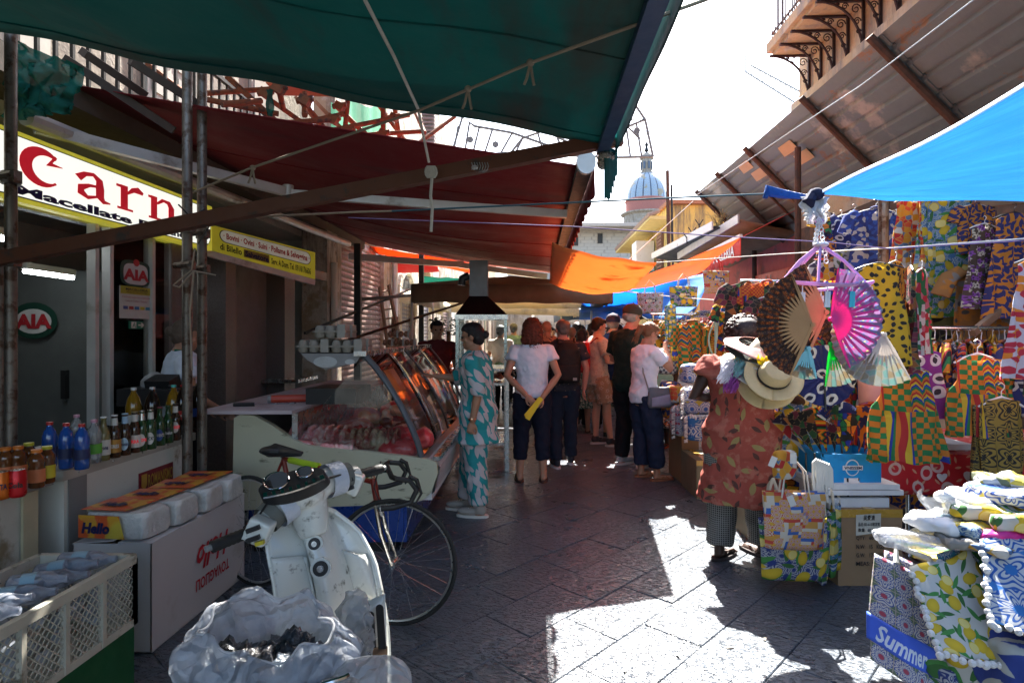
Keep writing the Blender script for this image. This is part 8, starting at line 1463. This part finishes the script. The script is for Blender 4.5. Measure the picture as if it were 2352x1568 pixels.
# red tablecloth table
rt=thing('market_table','long table under a red cloth printed with white hearts','table',(3.4,4.4,0));n_=NT('red_heart_cloth');v_=n_.vec('UV');c_=n_.mix(n_.noise(v_,5,4),(.50,.015,.02),(.42,.012,.02));m1,r_,d_=stamp(n_,v_,5,.2,.24);c_=n_.mix(n_.math('MULTIPLY',m1,.85),c_,(.58,.45,.42));m2,r_,d_=stamp(n_,v_,5,.12,.13);c_=n_.mix(m2,c_,(.48,.02,.03));m3,r_,d_=stamp(n_,v_,13,.1,.3,lens=True);c_=n_.mix(n_.math('MULTIPLY',m3,.5),c_,(.6,.5,.3));n_.set(n_.b.inputs['Base Color'],c_);n_.b.inputs['Roughness'].default_value=.5;rcl=n_.m
tx0,tx1,ty0,ty1,tz_=2.42,4.3,3.93,5.0,.74
MB().grid(lambda u,v:V((tx0+(tx1-tx0)*u,ty0+(ty1-ty0)*v,tz_+.003*sin(u*30+v*9))),20,10,1.9,1.1).build('cloth_top',rcl,rt,True);MB().grid(lambda u,v:V((tx0+(tx1-tx0)*u,ty0-.01-.02*v*sin(u*26)-.01*v,tz_-(.24+.03*sin(u*7))*v)),50,6,1.9,.26).build('cloth_front',rcl,rt,True,sol=.002);MB().grid(lambda u,v:V((tx0-.01-.03*v*sin(u*12),ty0+(ty1-ty0)*u,tz_-.24*v)),20,6,1.1,.26).build('cloth_side',rcl,rt,True,sol=.002)
mh=mat('white_heart_print',(.60,.54,.52),.6);
for px,s_ in((2228,.055),(2160,.035)):Mh=frame(V(((px-CX)/F_*3.9,3.885,.60)),V((1,0,0)),V((0,0,1)));MB().add([Mh@V((s_*1.0*(sin(q)**3),s_*(.81*cos(q)-.31*cos(2*q)-.12*cos(3*q)),0)) for q in[2*PI*j/30 for j in range(30)]],[tuple(range(30))]).build('heart_print',mh,rt,True,smooth=False,sol=.001)
for x in(2.5,4.2):
    for y in(4.0,4.9):MB().box((x,y,.37),(.04,.04,.73)).build('leg',darksteel,rt,True,smooth=False)
solo(MB().box((P(2160,0,4.05).x,4.2,.765),(.46,.3,.04)),'styrofoam_board',st_m,'bright sunlit styrofoam board on the red table','board',smooth=False)
mq=thing('mannequin_bust','pale pink plastic mannequin body standing on the red table','mannequin',P(2005,765,4.15)+V((0,0,-.0)));pkm=mat('mannequin_pink',(.62,.36,.28),.45);mc_=P(2018,0,4.15).x
MB().rings([(mc_,4.15,.745,.12,.08),(mc_,4.15,.86,.12,.085),(mc_,4.15,.90,.09,.06),(mc_,4.15,1.0,.13,.09),(mc_,4.15,1.22,.14,.09),(mc_,4.15,1.3,.05,.05),(mc_,4.15,1.38,.045,.05)],20).build('torso',pkm,mq,True);MB().ell((mc_,4.13,1.46),(.065,.075,.10)).build('head',pkm,mq,True)
# totes standing by the vendor
tote('patchwork printed shopping tote in red, blue and white with long white cord handles',V((P(1818,0,3.45).x,3.42,P(0,1128,3.42).z)),.36,.33,patch,-.06,None,mat('white_cord',(.6,.58,.52),.8),hl=.20);tote('lemon and navy print tote hanging below the patchwork one',V((P(1825,0,3.50).x,3.50,P(0,1190,3.5).z)),.42,.36,lem_n,-.05,None,hl=.1)
for i,(px,y,m_,lab) in enumerate(((1880,3.6,lem_n,'narrow lemon print tote seen edge on, nearest the lemon one'),(1900,3.66,lem_b,'blue lemon tote edge on, behind'),(1912,3.72,CL['lemon_tile'],'rearmost tote edge on against the cardboard box'),(1775,3.62,lem_n,'navy lemon tote peeking out at the left of the group'))):tote(lab,V((P(px,0,y).x,y,.46+.02*i)),.30,.40,m_,R(72),None,hl=.14)
cw_=MB()
for k in range(7):a=P(1868+5*k,1062+2*k,3.46);cw_.tube([a,a+V((.012*sin(k),0,-.1)),a+V((-.01+.012*cos(k),-.01,-.2))],.009,6);cw_.tube([a,a+V((.015,0,.02)),a+V((.03,0,-.01)),a+V((.035,0,-.12))],.009,6)
solo(cw_,'cord_bundle',mat('white_cord',(.6,.58,.52)),'bundle of thick white cord bag handles','cord');sofa(box('red_purse','small red painted cart print purse with paper tags on the totes','purse',P(1802,1100,3.4),(.14,.06,.17),CL['sicily'],.3,1));
for k,(px,py) in enumerate(((1775,1060),(1822,1052),(1818,1150))):solo(MB().box(P(px,py,3.30),(.035,.002,.06),Mx.Rotation(.4-.4*k,3,'Y')),'paper_tag',mat('paper',(.55,.55,.52)),'white paper price tag, %s of three near the totes'%['left','upper right','lowest'][k],'tag',smooth=False)
# ---------------------------------------------------------------- near right pile: beach bag, towels, purses
basket=thing('display_basket','low dark display table under the pile of lemon and tile printed goods','table',(2.0,2.35,0));MB().box((2.22,2.38,.60),(.95,.5,.04)).build('table_top',wood,basket,True,smooth=False)
for x in(1.82,2.62):
    for y in(2.2,2.58):MB().box((x,y,.29),(.04,.04,.58)).build('leg',darksteel,basket,True,smooth=False)
def panel(name,lab,cat,c4,m_,bulge,us,vs_,group=None,tilt=0):
    a,b,c,d=c4 # bottom left, bottom right, top right, top left
    mb=MB().grid(lambda u,v:bil(a,b,c,d,u,v)+V((0,-bulge*sin(PI*u)*(1-.6*v)+.012*sin(u*14+v*5)*(1-v),.01*sin(u*8)*(1-v))),24,20,us,vs_);return mb
sbg=thing('beach_bag','beach bag with tile print and a royal blue band lettered Summer','bag',P(2080,765,2.3));BC=[P(1995,1490,2.28),P(2172,1590,2.12),P(2190,1352,2.25),P(2006,1268,2.40)]
def bagf(u,v,l=0):return bil(*BC,u,v)+V((-.0,-.07*sin(PI*u)*(1-.35*v)-l+.010*sin(u*12+v*4),0))
def sub(f,u0,u1,v0,v1):return lambda u,v:f(u0+(u1-u0)*u,v0+(v1-v0)*v)
MB().grid(sub(bagf,0,1,.34,1),20,14,.42,.33).build('bag_upper',tile_red,sbg,True,sol=.003);MB().grid(sub(bagf,-.02,1.0,.10,.36),20,8).build('blue_band',mat('royal_blue_cloth',(.05,.12,.62),.6,transl=.1),sbg,True,sol=.006);MB().grid(sub(bagf,.02,.98,-.08,.12),20,6,.42,.1).build('bag_lower',tile_red,sbg,True,sol=.003)
MB().grid(lambda u,v:bagf(u,v)+V((.05,.16*(1-abs(2*u-1)**3),0)),16,14,.42,.5).build('bag_back',tile_red,sbg,True,sol=.003)
text('Summer',(.06,.15,.56,.18),lambda x,y:bagf(x,y-.02,.008),mat('pale_blue_print',(.55,.62,.75),.6,bump=0),sbg,shear=.35,bold=.025)
MB().tube([bagf(.25,1),bagf(.3,1.18)+V((0,.03,0)),bagf(.7,1.2)+V((0,.03,0)),bagf(.8,1)],.012,8).build('handle',mat('white_cord',(.6,.58,.52)),sbg,True)
pom=mat('pompom',(.66,.66,.66),.95,bump=1,bs=120,bd=.01);pmm=MB().ell((0,0,0),.0125,None,8,6).mesh('pompom',pom)
for nm,lab,c4,m_,b_ in(('lemon_towel','white towel printed with lemons and green leaves, edged with pompoms',[P(2155,1500,2.0),P(2335,1512,2.0),P(2228,1262,2.2),P(2088,1302,2.25)],lem_w,.03),('lemon_towel','blue and white lemon towel between two others, edged with pompoms',[P(2225,1490,2.08),P(2330,1480,2.05),P(2262,1242,2.24),P(2150,1272,2.27)],lem_b,.03),('tile_towel','large towel with blue scroll tile print at the right edge',[P(2272,1430,1.95),P(2470,1470,1.95),P(2450,1225,2.12),P(2250,1238,2.15)],tile_blue2,.04)):
    t=thing(nm,lab,'towel',(c4[0]+c4[1])/2,0,'printed towels over the table edge');f_=lambda u,v:bil(*c4,u,v)+V((0,-b_*sin(PI*u)*(1-.6*v)+.010*sin(u*14+v*5)*(1-v),.006*sin(u*8)))
    MB().grid(f_,24,20,.36,.48).build('cloth',m_,t,True,sol=.004);iv=WM[t.name].inverted()
    for k in range(26):u,v=((k/13,0) if k<13 else(0,(k-13)/13));o=bpy.data.objects.new('pompom',pmm);C.objects.link(o);o.parent=t;o.location=iv@(f_(u,v)+V((rnd.uniform(-.006,.006),-.012,rnd.uniform(-.012,.004))))
    for k in range(4):f=.15+.2*k
pile=[((2110,1228,2.30),(.30,.16,.05),filmy('pale_film',(.62,.64,.68),.35),'clear plastic sleeve with white goods at the left of the pile'),((2170,1190,2.35),(.26,.2,.06),mat('white_cloth',(.66,.66,.66),.8),'bright white folded cloth on the pile'),((2270,1165,2.30),(.26,.2,.07),lem_w,'white lemon print sun visor on the pile'),((2230,1200,2.28),(.22,.18,.06),CL['lemon_tile'],'small tile and lemon cap in the pile'),((2330,1130,2.32),(.26,.22,.07),tile_blue,'blue tile print pouch at the top right of the pile'),((2310,1095,2.4),(.2,.15,.05),CL['leafy_white'],'pale green wrapped scarf topmost on the pile'),
        ((2250,1130,2.42),(.34,.2,.05),mat('white_cloth',(.66,.66,.66)),'long white wrapped towel lying across the pile'),((2300,1215,2.2),(.18,.15,.05),mat('magenta',(.5,.02,.2),.4),'magenta purse half hidden under the lemon visor'),((2215,1235,2.22),(.16,.14,.05),mat('fuzzy_grey',(.2,.19,.17),.9),'grey fluffy thing at the middle of the pile'),((2280,1238,2.16),(.18,.15,.03),CL['sicily'],'painted cart print card under the purse'),((2345,1190,2.2),(.22,.2,.08),lem_w,'second lemon print visor at the right edge'),((2200,1250,2.5),(.5,.3,.05),lem_n,'navy lemon bag at the bottom of the pile'),
        ((2190,1545,2.2),(.3,.2,.16),lem_n,'lemon print bag low behind the towels'),((2290,1560,2.1),(.3,.2,.2),lem_w,'white lemon bag at the bottom right corner'),((2340,1580,2.0),(.2,.2,.3),CL['blue_leaf'],'blue printed bag at the lower right edge')]
for i,((px,py,y),d,m_,lab) in enumerate(pile):sofa(box('purse' if 'purse' in lab or 'pouch' in lab else 'bag' if 'bag' in lab else 'sun_visor' if 'visor' in lab or 'cap' in lab else 'folded_cloth',lab,'goods',P(px,py,y)-V((0,0,.03)),(d[0],d[1],d[2]*.7),m_,.5*sin(i*2.3),1,'goods piled on the near right table'),.05)
fm=MB().grid(lambda u,v:P(2118+90*u+10*v,1120+60*u+70*v+12*sin(u*8),2.35)+V((0,.04*sin(u*7+v*5),0)),12,10);solo(fm,'clear_wrapper',filmy('clear_wrap',(.7,.72,.74),.6),'crinkled clear wrapper standing up at the left of the pile','wrapper')
solo(MB().tube([P(2190,1500,2.05),P(2240,1525,2.0),P(2300,1530,1.98),P(2352,1520,1.98)],.007,6),'black_strap',black,'black strap looping below the lemon towels','strap')
for x,y,lab in((3.0,5.6,'rear clothes stall counter hidden under hanging garments'),(2.7,7.0,'low stall table beyond the vendor with folded goods')):
    t=thing('stall_counter',lab,'table',SO(x,y,0));m=MB();slab(m,x-.4,y-.6,.70,x+.9,y+.6,.74);m.build('table_top',wood,t,True,smooth=False);MB().grid(lambda u,v:SO(x-.41,y-.6+1.2*u,.74-.68*v)+V((.02*sin(u*20),0,0)),20,4,1.2,.7).build('cloth_side',CL['dark_multi'],t,True);MB().grid(lambda u,v:SO(x-.4+1.3*u,y-.61,.74-.68*v)+V((0,.02*sin(u*20),0)),20,4,1.3,.7).build('cloth_front',CL['orange_blue'],t,True)
